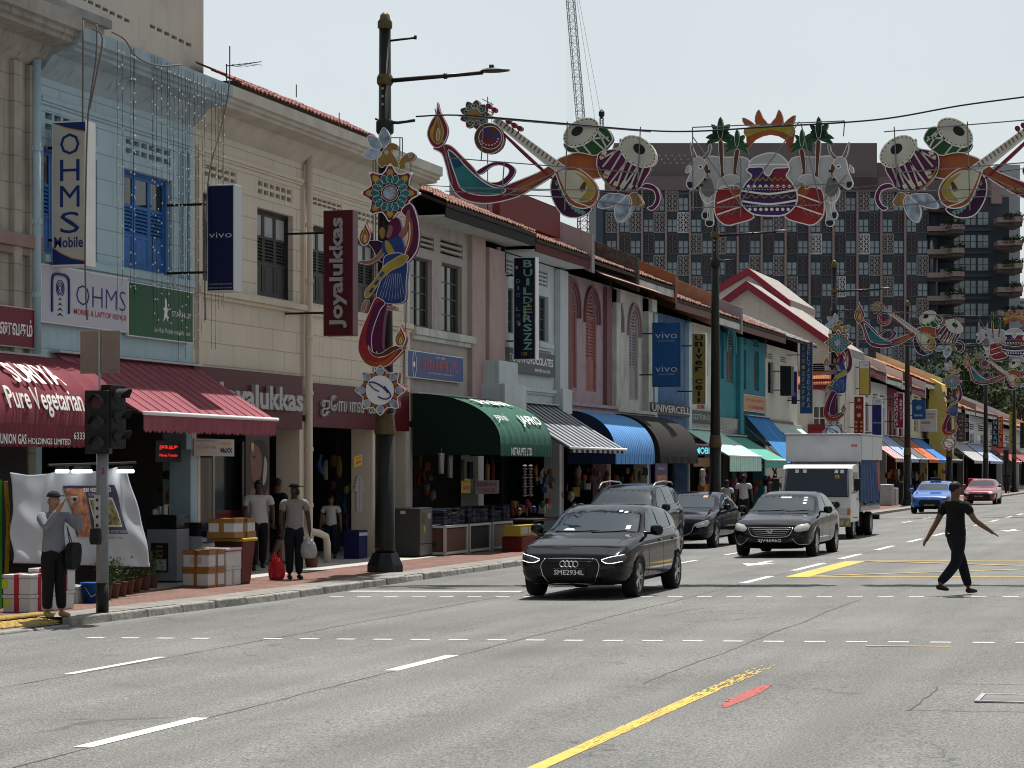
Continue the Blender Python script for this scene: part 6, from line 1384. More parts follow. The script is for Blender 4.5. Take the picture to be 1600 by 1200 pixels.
for px,X,lab,sh_,rz,H_ in ((1162,-14.9,'man in a pale t-shirt seen from behind near the second lamp','pale_tee',180,1.72),(1136,-15.2,'person in a striped light shirt partly behind the black saloon','light_shirt',160,1.55),(1211,-15.6,'person in dark clothes beside the cab of the lorry','dusk_shirt',30,1.7),(1573,-15.0,'person in black on the pavement near the end of the street','black_cotton',20,1.72)):
    cc = {'pale_tee': (.42,.42,.46),'light_shirt': (.4,.42,.45),'dusk_shirt': (.06,.06,.07),'black_cotton': (.006,.006,.007)}[sh_]
    person(lab,(X,YP(px,X),WALK),math.radians(rz),H_,skin=skin_d,shirt=cloth(sh_,cc),trous=cloth('dark_trousers',(.012,.012,.014)),fingers=False)
# ================================================================ street lamps
lamp_me = {}
def street_lamp(Y,label,first=None):
    root = thing('street_lamp',label,'street lamp',(-14.95,Y,WALK),group='dark bronze street lamps along the kerb')
    def b(name,fn,mt,smooth=True):
        if name in lamp_me: return link(name.split('#')[0],lamp_me[name],root)
        m = MB(); fn(m); o = m.build(name.split('#')[0],mt,root,smooth=smooth); lamp_me[name] = o.data; return o
    b('base',lambda m: m.lathe([(.36,0),(.36,.12),(.34,.17),(.27,.32),(.25,.36)],8),mat('black_base_paint',(.012,.013,.016),.35),False)
    b('lower_shaft',lambda m: m.lathe([(.20,.36),(.19,.50),(.185,2.62)],16),darkmetal)
    b('gold_collar',lambda m: m.lathe([(.19,2.60),(.205,2.66),(.17,2.98),(.165,3.0)],20),gold,False)
    b('upper_shaft',lambda m: m.lathe([(.16,3.0),(.135,6.0),(.11,10.3)],16),darkmetal)
    b('upper_collar',lambda m: m.lathe([(.13,9.22),(.155,9.26),(.155,9.36),(.13,9.42)],16),gold)
    b('finial',lambda m: m.lathe([(.11,10.28),(.14,10.31),(.14,10.42),(.10,10.48),(.09,10.55),(.04,10.6)],14),gold)
    def arm(m): m.tube([(0,0,9.3),(1.0,0,9.33),(1.95,0,9.36)],[.045,.04,.035],8)
    b('lamp_arm',arm,darkmetal)
    b('arm_collar',lambda m: m.lathe([(.055,1.18),(.055,1.24)],10,axis='x',M=Matrix.Translation((0,0,9.335))),darkmetal)
    def lum(m):
        m.grid(lambda u,v: (1.9 + .58 * u,(v - .5) * .30 * math.sin(math.pi * (.12 + .8 * u)),9.39 + .06 * math.sin(math.pi * min(1,u * 1.1 + .1)) * math.sin(math.pi * v)),8,6); m.grid(lambda u,v: (1.9 + .58 * u,(.5 - v) * .30 * math.sin(math.pi * (.12 + .8 * u)),9.37),8,2); m.box(2.08,2.16,-.03,.03,9.42,9.50)
    b('lamp_head',lum,darkmetal)
    b('top_spur',lambda m: (m.tube([(.1,0,10.06),(.62,0,10.09)],.022,6),m.tube([(.61,0,10.06),(.61,0,10.13)],.03,6)),darkmetal)
    def br(m):
        m.lathe([(.15,8.30),(.17,8.34),(.17,8.52),(.15,8.56)],12); m.tube([(.1,0,8.52),(.25,0,8.50),(.6,0,8.53)],.03,6); m.tube([(0,0,8.5),(-.2,.02,8.6)],.02,6)
    b('bracket',br,darkmetal)
    for q in range(3): b('cover_bolt#%d' % q,lambda m,q=q: m.box(-.02,.02,-.15,-.118,9.12 - q * .15,9.16 - q * .15),steel)
    return root
LY_ = [40.6,70.8,94.7,118.7,138.5,161.8,186,211,236]
for Y,lab in zip(LY_,['tall street lamp with dancer decoration in front of the jewellery shop','second street lamp, rising in front of the teal house','third street lamp carrying a dancer decoration behind the lorry','fourth street lamp, left of the blue taxi','fifth street lamp with a dancer decoration behind the walking man','sixth street lamp behind the red car','seventh street lamp near the sea green glass','eighth street lamp far along the street','ninth street lamp, farthest along the street']): street_lamp(Y,lab)
rl = thing('pole_notice','grey strip with red letters strapped to the nearest lamp shaft','notice',(-14.95,40.6,2.95)); BX('strip',mat('pole_grey',(.10,.10,.105),.5),rl,-.03,.09,-.172,-.165,.05,.75); o = text('S2401',(.03,-.172,.42),MC @ Matrix.Rotation(math.pi / 2,4,'Z'),redp,rl,w=.5,h=.07,bold=.03)
# ================================================================ festival light decorations (flat painted light boxes with rope-light edges)
def dm(n,c,c2=None,**k): return mat('deco_' + n,c if n in ('cream','ivory','cow_grey','ice_blue') else tuple(v * .66 for v in c),.45,var=k.get('var',.12),vscale=k.get('vs',3))
D = dict(purple=dm('purple',(.13,.008,.075)),wine=dm('wine',(.28,.02,.05)),teal=dm('teal',(.03,.22,.24),var=.3,vs=1.2),blue=dm('blue',(.02,.09,.24)),orange=dm('orange',(.48,.12,.03),var=.3,vs=1.5),yellow=dm('yellow',(.55,.42,.07),var=.2),
         cream=dm('cream',(.55,.52,.40)),skinw=dm('ivory',(.50,.49,.42),var=.15,vs=2),red=dm('red',(.40,.025,.03),var=.25,vs=2),dkpurple=dm('dark_purple',(.06,.003,.05)),green=dm('green',(.02,.10,.03),var=.4,vs=5),dgreen=dm('dark_green',(.01,.05,.02)),
         grey=dm('cow_grey',(.40,.40,.41)),dgrey=dm('shadow_grey',(.22,.22,.23)),black=black,gold=dm('ochre',(.42,.24,.06)),ice=dm('ice_blue',(.28,.34,.42),var=.5,vs=7),violet=dm('violet',(.07,.02,.14),var=.4,vs=1.2),brown=dm('brown',(.16,.05,.025)),ltteal=dm('mint',(.18,.42,.36)),skin=dm('skin_print',(.38,.17,.13)),pink=dm('pink_print',(.50,.25,.22)),royal=dm('royal',(.03,.07,.28)),white=letter_white)
rope = mat('white_rope_light',(.75,.75,.72),.4); frame_m = mat('thin_steel_frame',(.20,.19,.20),.5,.4)
class Deco:
    """collects flat shapes drawn in the plane y = Y; px,py are the outline as measured in the photograph"""
    def __init__(s,name,label,cat,Y,ref,group=None,mir=None,M=None):
        s.Y = Y + .08; s.o = PY(*ref,s.Y); s.root = thing(name,label,cat,tuple(s.o),group=group); s.mir = mir; s.k = 0; s.ref = ref
    def step(s,name):
        if name != getattr(s,'last',None) and name not in ('petal_eye','petal_pupil','bead','petal_flame','gold_scale','palm_frond','block_band','peg_stem','cow_eye','cow_pupil'): s.k += 1
        s.last = name; return s.k * .0022 + (.004 if name in ('petal_eye','petal_flame','cow_eye','gold_scale','block_band') else .008 if name in ('petal_pupil','cow_pupil') else 0)
    def pt(s,p):
        if s.mir is not None: p = (2 * s.mir - p[0],p[1])
        v = PY(p[0],p[1],s.Y) - s.o; return (v.x,v.z)
    def shape(s,name,pts,m_,edge=True,smooth=4,t=.07,lay=None,er=.018):
        f = s.step(name); P_ = [s.pt(p) for p in (smoothpoly(pts,smooth) if smooth else pts)]
        o = MB().prism(P_,-t,f,M=MC).build(name,D[m_] if isinstance(m_,str) else m_,s.root)
        if edge:
            e = MB(); e.tube([(x,-f,z) for x,z in P_],er * .78,4,closed=True); e.v = [(a_,(b_ + f) * .35 - f - .001,c_) for a_,b_,c_ in e.v]; e.build('rope_light',rope,o)
        return o
    def line(s,name,pts,m_,r=.012,smooth=4,f=None,closed=False):
        f = s.step(name) if f is None else f; P_ = [s.pt(p) for p in (smoothpoly(pts,smooth,closed) if smooth else pts)]
        mb = MB(); mb.tube([(x,-f,z) for x,z in P_],r,4,closed=closed); return mb.build(name,D[m_] if isinstance(m_,str) else m_,s.root)
    def disc(s,name,c,rx,ry,m_,edge=False,rot=0,**k):
        return s.shape(name,[(c[0] + rx * math.cos(t) * math.cos(rot) - ry * math.sin(t) * math.sin(rot),c[1] + rx * math.cos(t) * math.sin(rot) + ry * math.sin(t) * math.cos(rot)) for t in [i * math.pi / 5 for i in range(10)]],m_,edge,2,**k)
def flame(d,c,sc=1):
    x,y = c; q = lambda P_: [(x + a * sc,y + b * sc) for a,b in P_]
    d.shape('flame',q([(0,-42),(4,-28),(16,-2),(12,18),(3,28),(-8,26),(-16,8),(-10,-12),(-2,-24)]),'wine',er=.012 * 1.2)
    d.shape('flame_core',q([(0,-22),(10,0),(9,14),(2,24),(-8,18),(-12,4),(-6,-8)]),'yellow',False); d.shape('flame_heart',q([(1,-16),(7,4),(4,18),(-4,20),(-7,8)]),'orange',False); d.shape('wick',q([(1,-2),(4,8),(2,18),(-2,14)]),'yellow',True,er=.008)
def instruments(Y,mir,label,cat='decoration'):
    d = Deco('instrument_decoration',label,cat,Y,(860,190) if mir is None else (2 * mir - 860,190),group='sitar and drum decorations hung across the road',mir=mir)
    # oil lamp bowl
    d.shape('lamp_bowl',[(677,232),(690,226),(705,228),(722,244),(740,262),(755,280),(785,292),(790,290),(840,270),(872,252),(880,258),(868,272),(820,302),(790,313),(755,318),(722,310),(705,290),(697,260),(690,240)],'wine')
    d.shape('bowl_inside',[(700,236),(712,242),(730,262),(750,280),(770,292),(790,296),(780,304),(748,305),(722,296),(712,275)],'teal'); d.shape('bowl_shade',[(700,236),(712,242),(724,256),(712,262),(706,250)],'blue',False)
    d.shape('bowl_glow',[(800,296),(840,272),(868,254),(876,260),(850,280),(818,300)],'orange',False)
    d.shape('handle_loop',[(745,268),(770,254),(790,254),(805,264),(800,278),(785,290),(765,286),(780,284),(793,274),(795,264),(782,258),(768,260),(752,272)],'purple',er=.010); flame(d,(684,202))
    # sitar
    d.shape('gourd_back',[(868,255),(890,242),(915,238),(950,250),(945,275),(900,280)],'orange'); d.shape('bowl_shadow',[(866,275),(875,268),(892,310),(925,326),(905,340),(880,336),(864,312),(861,290)],'dkpurple')
    for q in range(9):
        t = q / 8; x,y = 870 + 40 * t,282 + 46 * math.sin(t * 1.5) ; d.shape('petal_trim',[(x,y),(x + 6,y + 4),(x,y + 9),(x - 3,y + 4)],'ltteal',False,0)
    d.shape('resonator',[(868,264),(885,262),(905,264),(928,282),(936,300),(930,318),(912,326),(890,318),(878,296),(872,280)],'orange'); d.shape('soundboard',[(872,266),(888,266),(905,268),(925,284),(931,300),(922,314),(905,316),(890,308),(880,290)],'cream',False)
    d.shape('soundboard_glow',[(900,270),(925,284),(930,302),(920,313),(905,314),(918,298),(914,284)],'yellow',False); d.shape('neck_under',[(780,204),(786,206),(868,282),(860,278),(822,246)],'wine',False)
    d.shape('neck',[(771,190),(778,184),(886,262),(884,268),(868,266),(852,256)],'skinw',smooth=0)
    for q in range(17): t = q / 16; x,y = lerp(778,872,t),lerp(187.5,256,t); d.line('fret',[(x + 2.5,y - 1.5),(x - 1.5,y + 5)],'brown',.012,0)
    d.shape('bridge',[(908,292),(913,284),(917,286),(915,296),(911,300),(906,297)],'brown',False,0)
    for x,y in ((764,166),(773,172),(754,190),(795,190),(804,196),(813,201)): d.disc('tuning_peg',(x,y),4.2,4,'wine'); d.line('peg_stem',[(x,y),(x - 2,y + 8)],'brown',.015,0)
    n = 9; cx,cy = 743,180
    for q in range(n): a = q * 2 * math.pi / n; x,y = cx + 14 * math.cos(a),cy + 14 * math.sin(a); pts = [(x + 8 * math.cos(a + b) * (1.15 if b == 0 else .8),y + 8 * math.sin(a + b) * (1.15 if b == 0 else .8)) for b in (-2.2,-1.1,0,1.1,2.2)]; d.shape('flower_petal',pts,'brown',True,3,er=.007); d.disc('petal_eye',(x,y),3.6,3.6,'ltteal'); d.disc('petal_pupil',(x,y),1.6,1.6,'black')
    d.disc('flower_centre',(cx,cy),12,9,'gold')
    d.disc('pendant_ball',(766,217),23,24,'brown',True,er=.010); d.disc('ball_inner',(768,216),18,18,'wine',True,er=.010); d.shape('ball_blue',[(757,206),(766,202),(778,206),(784,216),(776,220),(766,215),(760,212)],'royal',False); d.shape('ball_stem',[(768,212),(772,200),(780,204),(778,212)],'brown',False)
    for q in range(8): a = .3 + q * .33; d.disc('ball_bead',(767 + 14.5 * math.cos(a),214 + 14 * math.sin(a)),1.3,1.3,'cream')
    # drums
    def drum(name,head,hrot,rx,ry,body,bm_,straps,eye):
        d.shape(name + '_body',body,bm_,er=.014)
        for a,b in straps: d.line('strap',[a,b],'skinw',.022,0)
        d.disc(name + '_rim',head,rx,ry,'cream',True,rot=hrot); 
        for q in range(22): a = q * 2 * math.pi / 22; u,v = (rx - 2.2) * math.cos(a),(ry - 2) * math.sin(a); d.disc('lacing',(head[0] + u * math.cos(hrot) - v * math.sin(hrot),head[1] + u * math.sin(hrot) + v * math.cos(hrot)),1.25,1.1,'brown')
        d.disc(name + '_head',head,rx - 5,ry - 4.5,'skinw',False,rot=hrot); d.disc(name + '_eye',eye,rx * .33,ry * .36,'black',False,rot=hrot)
    drum('green_drum',(910,208),-.55,30,19,[(883,225),(900,232),(925,216),(938,200),(950,202),(958,214),(956,224),(935,243),(912,240),(890,238)],'green',[((912,226),(925,242)),((925,216),(945,234)),((936,205),(954,222)),((900,232),(908,240)),((925,218),(953,216)),((936,206),(950,232))],(904,206))
    drum('purple_drum',(999,238),.62,31,21,[(972,218),(968,232),(942,238),(935,250),(938,272),(955,292),(975,300),(1000,296),(1008,284),(1018,262),(990,258)],'purple',[((972,228),(944,262)),((975,238),(950,280)),((982,248),(966,292)),((990,256),(972,298)),((1000,262),(985,298)),((1008,262),(996,294)),((975,232),(940,250)),((984,250),(955,288)),((1000,260),(975,296))],(1001,234))
    d.line('drum_base_line',[(938,262),(950,286),(972,300),(996,298)],'gold',.02)
    for (x,y,m_) in ((944,242,'red'),(948,272,'orange'),(962,290,'red'),(985,294,'ltteal'),(976,288,'cream')): d.shape('tuning_block',[(x - 5,y + 5),(x + 2,y - 6),(x + 7,y - 3),(x,y + 8)],'cream',True,0,er=.006); d.line('block_band',[(x - 3,y + 1),(x + 4,y + 4)],m_,.016,0)
    # scrolls and leaves
    d.shape('leaf',[(936,324),(948,306),(970,304),(980,308),(968,320),(950,326)],'ice',er=.012); d.shape('leaf',[(963,328),(975,312),(985,306),(990,320),(982,340),(968,348)],'ice',er=.012)
    d.shape('scroll',[(986,306),(996,302),(1004,312),(1006,320),(996,324),(988,320)],'gold',er=.010); d.shape('curl',[(1004,294),(1012,288),(1026,292),(1034,306),(1032,320),(1022,330),(1014,326),(1022,322),(1027,312),(1024,300),(1014,296)],'purple',er=.012)
    # steel frame behind
    for pts in ([(720,183),(1020,208)],[(700,300),(890,310),(1010,325)],[(700,248),(1005,272)],[(760,190),(756,252)],[(890,192),(886,330)],[(1004,200),(998,322)],[(684,172),(712,290)],[(792,254),(788,306)],[(720,295),(1000,300)],[(892,262),(790,308)]): d.line('frame_bar',pts,frame_m,.013,0,f=.16)
    return d.root
def harvest(Y,label):
    d = Deco('harvest_decoration',label,'decoration',Y,(1203,200),group='cow and rice pot decorations hung across the road')
    d.shape('sun_arch',[(1163,200),(1166,214),(1168,232),(1180,218),(1203,210),(1226,218),(1234,240),(1240,215),(1239,196),(1203,194)],'orange',False,2); d.shape('sun_glow',[(1164,200),(1166,214),(1180,208),(1203,203),(1225,207),(1238,214),(1239,196),(1203,195)],'yellow',False,2)
    for pts in ([(1164,196),(1160,184),(1171,188),(1180,196)],[(1182,196),(1180,182),(1186,171),(1192,184),(1201,196)],[(1203,196),(1212,184),(1217,171),(1223,182),(1222,196)],[(1224,196),(1232,186),(1243,180),(1238,196)]): d.shape('sun_ray',pts,'orange',True,2,er=.008)
    for mr in (None,1203):
        d.mir = mr
        d.shape('cow_body',[(1106,245),(1130,246),(1168,248),(1172,280),(1140,312),(1120,312),(1104,318),(1096,308),(1094,296),(1104,280),(1100,262)],'grey'); d.shape('cow_leg',[(1104,308),(1120,306),(1114,330),(1115,350),(1107,354),(1102,348),(1106,336)],'grey',er=.012); d.shape('cow_leg',[(1100,300),(1112,302),(1108,322),(1108,340),(1099,342),(1097,334),(1102,324)],'grey',er=.012)
        d.shape('hoof',[(1099,332),(1108,334),(1107,341),(1099,341)],'black',False,2); d.shape('hoof',[(1104,345),(1114,346),(1113,353),(1104,353)],'black',False,2); d.shape('chest_shadow',[(1098,285),(1110,278),(1116,300),(1106,308),(1097,300)],'dgrey',False)
        d.shape('cow_head',[(1085,248),(1096,246),(1104,256),(1106,268),(1100,278),(1088,292),(1080,296),(1073,290),(1074,282),(1080,268)],'grey',er=.014); d.shape('muzzle',[(1074,285),(1082,285),(1082,293),(1076,293)],'black',False,2); d.shape('ear',[(1100,264),(1105,256),(1108,266),(1106,274)],'brown',True,er=.008)
        d.shape('horn',[(1084,247),(1080,236),(1079,222),(1085,236),(1089,246)],'dgrey',True,2,er=.009); d.shape('horn',[(1098,246),(1107,236),(1109,220),(1112,232),(1106,246),(1100,250)],'dgrey',True,2,er=.009); d.disc('cow_eye',(1095,261),4,3,'white',True,er=.007); d.disc('cow_pupil',(1095,261),2,1.7,'black'); d.shape('cow_ear',[(1073,262),(1078,258),(1077,268),(1072,270)],'grey',er=.009)
        for q in range(7): a = q / 6; d.disc('neck_bell',(1108 - 18 * a,268 + 26 * a - 5 * math.sin(a * 3.1) * -1),2.1,2.1,'gold' if q % 2 else 'black')
        for (x,y,s_,xb) in ((1126,215,1.0,1130),(1152,228,.8,1150)):
            d.shape('palm_trunk',[(x - 3,y + 8),(x + 4,y + 8),(xb + 1,268),(xb + 4,276),(xb - 3,278),(xb - 4,262)],'brown',True,2,er=.008)
            for a,l_ in ((-1.57,34),(-2.15,26),(-1.0,26),(-2.9,24),(-.25,24),(-3.4,24),(.35,24),(-2.5,16),(-.6,16)):
                l_ *= s_; ex,ey = x + l_ * math.cos(a),y + l_ * math.sin(a) * .95 + (6 if abs(a + 1.57) > 1.2 else 0); nx,ny = -math.sin(a) * 4.6 * s_,math.cos(a) * 4.6 * s_; mx,my = (x + ex) / 2,(y + ey) / 2 - 3
                d.shape('palm_frond',[(x + nx * .6,y + ny * .6),(mx + nx,my + ny),(ex,ey),(mx - nx,my - ny),(x - nx * .6,y - ny * .6)],'green' if l_ > 18 else 'dgreen',abs(a + 1.57) < .1,2,er=.006)
        d.shape('red_pot',[(1122,296),(1150,290),(1160,300),(1166,322),(1178,340),(1150,350),(1135,352),(1122,342),(1117,326)],'red'); d.shape('pot_rice',[(1121,292),(1124,282),(1136,274),(1150,274),(1158,282),(1148,287),(1146,296),(1136,293),(1124,296)],'grey',er=.012); d.shape('pot_glow',[(1140,296),(1156,290),(1164,318),(1150,312)],'orange',False)
        d.line('pot_line',[(1121,318),(1160,304)],'white',.018,0); d.line('pot_line',[(1121,336),(1162,322)],'white',.018,0); d.line('pot_zigzag',[(1124,322),(1129,328),(1132,320),(1137,326),(1140,317),(1145,324),(1148,314),(1154,320)],'pink',.012,0); d.line('pot_zigzag',[(1124,340),(1130,334),(1134,339),(1139,332),(1144,336),(1150,329)],'pink',.01,0)
    d.mir = None
    d.shape('large_pot',[(1172,262),(1180,258),(1226,258),(1234,260),(1234,268),(1230,276),(1240,288),(1247,305),(1244,322),(1228,336),(1203,338),(1178,335),(1162,322),(1158,305),(1166,288),(1176,276),(1168,268)],'violet',er=.022)
    d.shape('pot_red_side',[(1212,268),(1232,264),(1230,276),(1240,290),(1240,296),(1205,298),(1208,280)],'wine',False); d.shape('rice',[(1172,262),(1176,250),(1190,243),(1203,240),(1218,242),(1230,252),(1233,262),(1212,264),(1206,272),(1202,276),(1196,272),(1192,262)],'grey',er=.018)
    for y,rr in ((300,42),(316,43.5)): d.line('pot_band',[(1203 - rr,y - 1),(1203,y + 4),(1203 + rr,y - 2)],'white',.024)
    for y,rr in ((281,28),(308,41)): d.line('pot_wave',[(1203 + rr * (q / 6 - 1),y + (2.5 if q % 2 else -2.5)) for q in range(13)],'gold',.016)
    for y,rr,n in ((291,32,8),(328,30,8)):
        for q in range(n): d.disc('pot_dot',(1203 + rr * (2 * q / (n - 1) - 1),y + (0 if y > 300 else 1)),2.6,2.6,'white')
    for y,rr in ((297,36),(322,38)):
        for q in range(18): d.disc('pot_dot',(1203 + rr * (2 * q / 17 - 1),y),1,1,'cream')
    for pts in ([(1085,201),(1086,330)],[(1085,201),(1322,191)],[(1322,191),(1320,215)],[(1083,326),(1283,322)],[(1083,300),(1322,288)],[(1162,322),(1255,195)],[(1085,215),(1160,322)],[(1160,250),(1160,340)],[(1283,322),(1325,275)],[(1254,195),(1284,320)]): d.line('frame_bar',pts,frame_m,.013,0,f=.4 if pts[0][0] == 1162 else .16)
    return d.root
def wire(label,pts,Y,r=.012,name='catenary_wire'):
    P_ = [PY(*p,Y) for p in pts]; t = thing(name,label,'wire',tuple(P_[0])); TB('wire',mat('dark_cable',(.03,.025,.035),.6),t,[p - P_[0] for p in [Vector(q) for q in smoothpoly([tuple(p) for p in P_],5,False)]],r,5,smooth=True); return t
I1 = instruments(40.6,None,'sitar, drums and oil lamp light decoration nearest the first lamp')
I2 = instruments(40.6,1201.5,'mirrored sitar and drums light decoration at the right edge of the photo')
H1 = harvest(40.6,'two white cows, rice pots, palms and sun light decoration, the nearest and largest')
wire('nearest sagging wire that carries the festival decorations',[(650,182),(720,180),(860,191),(1000,203),(1085,205),(1203,198),(1322,191),(1400,183),(1500,165),(1610,150),(1760,128)],40.52,.016)
wire('lower thin wire crossing behind the nearest decorations',[(655,289),(800,296),(1010,302),(1240,300),(1420,285),(1610,262)],40.72,.008)
def shift_copy(root,dY,label):
    c = root.copy(); COL.objects.link(c); c.location.y += dY; c['label'] = label
    for ch in [o for o in root.children]:
        k = ch.copy(); COL.objects.link(k); k.parent = c
        for g_ in ch.children: q = g_.copy(); COL.objects.link(q); q.parent = k
    return c
D2,D3 = 94.7 - 40.6,138.5 - 40.6
shift_copy(I1,D2,'sitar and drums light decoration of the second row beside the third lamp'); shift_copy(H1,D2,'cows and rice pots light decoration of the second row at the right edge')
shift_copy(I1,D3,'sitar and drums light decoration of the third row above the tiled roofs'); 
shift_copy(I1,186 - 40.6,'sitar and drums light decoration of the fourth row, farthest and smallest')
def wireX(label,x0,x1,z0,z1,Y,sag,r=.014):
    t = thing('catenary_wire',label,'wire',(x0,Y,z0)); TB('wire',mat('dark_cable',(.03,.025,.035)),t,[((x1 - x0) * q / 16,0,(z1 - z0) * q / 16 - sag * 4 * (q / 16) * (1 - q / 16)) for q in range(17)],r,5)
zt = PY(650,182,40.6).z
for Y,l1,l2 in ((94.62,'wire of the second row of decorations','lower wire of the second row of decorations'),(138.42,'wire of the third row of decorations','lower wire of the third row of decorations'),(185.9,'wire of the fourth row of decorations','lower wire of the fourth row of decorations')):
    wireX(l1,-14.8,12,zt - .05,zt + .3,Y,.7); wireX(l2,-14.8,12,zt - 1.4,zt - 1.0,Y,.5,.01)
# ---- decoration on the pole
def pole_deco(Y,label):
    d = Deco('dancer_decoration',label,'decoration',Y,(603,300),group='dancer decorations fixed to the street lamps')
    for a,b,c_ in (((603,205),(594,222),0),((578,215),(594,230),0),((570,245),(592,240),0)):
        pass
    d.shape('leaf',[(600,199),(609,212),(608,222),(600,232),(593,220),(593,210)],'ice',er=.01); d.shape('leaf',[(574,213),(586,213),(596,226),(592,234),(580,230),(576,222)],'ice',er=.01); d.shape('leaf',[(567,242),(580,232),(596,238),(592,246),(580,249)],'ice',er=.01)
    d.shape('scroll',[(590,250),(598,236),(608,224),(620,226),(622,234),(612,236),(618,246),(624,262),(604,258),(596,262)],'gold',er=.009); d.shape('scroll',[(622,262),(628,246),(642,238),(650,244),(644,252),(636,256),(632,264)],'gold',er=.009)
    for x,y in ((604,238),(622,247),(641,243),(636,257)): d.disc('crystal',(x,y),3,3,'ice',True,er=.005)
    cx,cy = 610,302; pts = []
    for q in range(16):
        a = q * math.pi / 8 - math.pi / 2; r_ = 46 if q % 2 == 0 else 32; pts.append((cx + r_ * math.cos(a),cy + r_ * math.sin(a)))
    d.shape('mandala_plate',pts,'dkpurple',True,3,er=.022)
    for q in range(8): a = q * math.pi / 4 - math.pi / 2; x,y = cx + 32 * math.cos(a),cy + 32 * math.sin(a); t_ = (math.cos(a),math.sin(a)); n_ = (-t_[1],t_[0]); S_ = lambda u,v: (x + t_[0] * u + n_[0] * v,y + t_[1] * u + n_[1] * v); d.shape('fire_petal',[S_(-9,0),S_(-4,8),S_(4,6),S_(9,0),S_(4,-6),S_(-4,-8)],'red',False,3); d.shape('petal_flame',[S_(-7,0),S_(0,5),S_(6,0),S_(0,-5)],'yellow',False,3); d.disc('bead',S_(12,0),2.2,2.2,'white')
    for q in range(16):
        a = q * math.pi / 8; x,y = cx + (22 if q % 2 else 24) * math.cos(a),cy + 23 * math.sin(a); t_ = (math.cos(a),math.sin(a)); n_ = (-t_[1],t_[0]); S_ = lambda u,v: (x + t_[0] * u + n_[0] * v,y + t_[1] * u + n_[1] * v); d.shape('teal_petal',[S_(-8,0),S_(-2,5.5),S_(5,3.5),S_(7,0),S_(5,-3.5),S_(-2,-5.5)],'teal',True,2,er=.005)
    d.disc('mandala_ring',(cx,cy),13,13,'brown',True,er=.008); d.disc('mandala_jewel',(cx,cy),10.5,10.5,'ice')
    # dancer: ribbon, arms, head, sari, scarf, feet
    d.shape('peacock_ribbon',[(628,330),(642,318),(652,338),(656,366),(652,392),(636,412),(624,414),(634,396),(641,372),(640,346)],'purple',er=.016); d.shape('ribbon_gold',[(641,338),(646,352),(645,376),(636,398),(629,402),(636,384),(640,360)],'orange',False)
    d.shape('lamp_arm',[(576,378),(590,376),(602,382),(606,402),(598,410),(590,402),(584,390)],'dkpurple',True,er=.008); d.shape('ribbon_body',[(606,352),(622,340),(628,360),(618,380),(606,376)],'purple',False)
    d.shape('raised_arm',[(624,366),(634,352),(636,334),(641,328),(641,344),(637,358),(628,372)],'skin',False); d.shape('head',[(606,356),(612,352),(615,358),(613,366),(609,372),(604,368)],'skin',False); d.shape('hair_bun',[(595,358),(602,352),(608,354),(606,364),(602,372),(596,368)],'black',False); d.shape('hair_garland',[(594,362),(598,355),(603,360),(602,370),(597,373)],'gold',False)
    d.shape('low_arm',[(602,384),(606,390),(596,404),(580,413),(566,412),(563,408),(578,407),(590,400)],'skin',True,er=.006)
    d.shape('blouse',[(600,378),(612,374),(626,370),(632,384),(630,398),(616,402),(604,398),(598,390)],'royal',False); d.shape('sash',[(604,376),(612,382),(620,400),(612,402),(604,388)],'yellow',False)
    d.shape('skirt',[(604,400),(628,396),(638,412),(636,440),(634,470),(612,475),(590,466),(596,440),(600,416)],'royal',True,er=.009); 
    for q in range(9): x = 594 + q * 5; d.line('skirt_pleat',[(608 + q * 2.4,428),(x,466 + (4 if 2 < q < 8 else 0))],'ice',.006,0)
    d.line('skirt_hem',[(591,463),(612,471),(634,466)],'blue',.016)
    d.shape('scarf',[(632,398),(640,402),(632,414),(612,424),(596,440),(584,458),(574,466),(572,456),(588,436),(602,416),(616,406)],'yellow',True,er=.006); 
    for x,y in ((598,428),(590,441),(582,453)): d.shape('scarf_window',[(x - 4,y + 3),(x + 2,y - 4),(x + 5,y - 1),(x - 1,y + 6)],'royal',False,0)
    for pts in ([(566,484),(570,472),(574,468),(576,474),(572,486),(567,488)],[(604,480),(618,478),(622,482),(618,486),(606,484)]): d.shape('foot',pts,'pink',True,2,er=.005)
    flame(d,(572,368),.55)
    # swan shaped sweep below with lamp
    d.shape('sweep',[(590,466),(578,490),(566,520),(562,545),(570,564),(588,574),(606,572),(622,558),(632,546),(620,546),(606,556),(592,558),(584,546),(584,520),(596,486),(604,474)],'red',True,er=.012); d.shape('sweep_dark',[(590,474),(606,476),(602,500),(600,545),(612,546),(598,552),(586,546),(574,536),(578,505)],'purple',False)
    d.shape('sweep_gold',[(566,548),(574,560),(590,566),(606,562),(618,552),(626,546),(616,560),(602,572),(586,573),(572,566)],'orange',False); d.shape('lamp_curl',[(578,540),(584,550),(598,552),(612,543),(626,540),(634,542),(620,548),(606,556),(590,558),(580,550)],'brown',True,er=.007); flame(d,(628,528),.5)
    cx,cy = 597,610; pts = []
    for q in range(16): a = q * math.pi / 8; r_ = 39 if q % 2 == 0 else 29; pts.append((cx + r_ * math.cos(a),cy + r_ * math.sin(a)))
    d.shape('lower_mandala',pts,'wine',True,3,er=.018)
    for q in range(8): a = q * math.pi / 4; d.disc('mandala_scale',(cx + 29 * math.cos(a),cy + 29 * math.sin(a)),6,6,'ice',True,er=.005); a += math.pi / 8; d.disc('gold_scale',(cx + 25 * math.cos(a),cy + 25 * math.sin(a)),3.4,3.4,'gold')
    d.disc('logo_disc',(cx,cy),22,23,'white',True,er=.006)
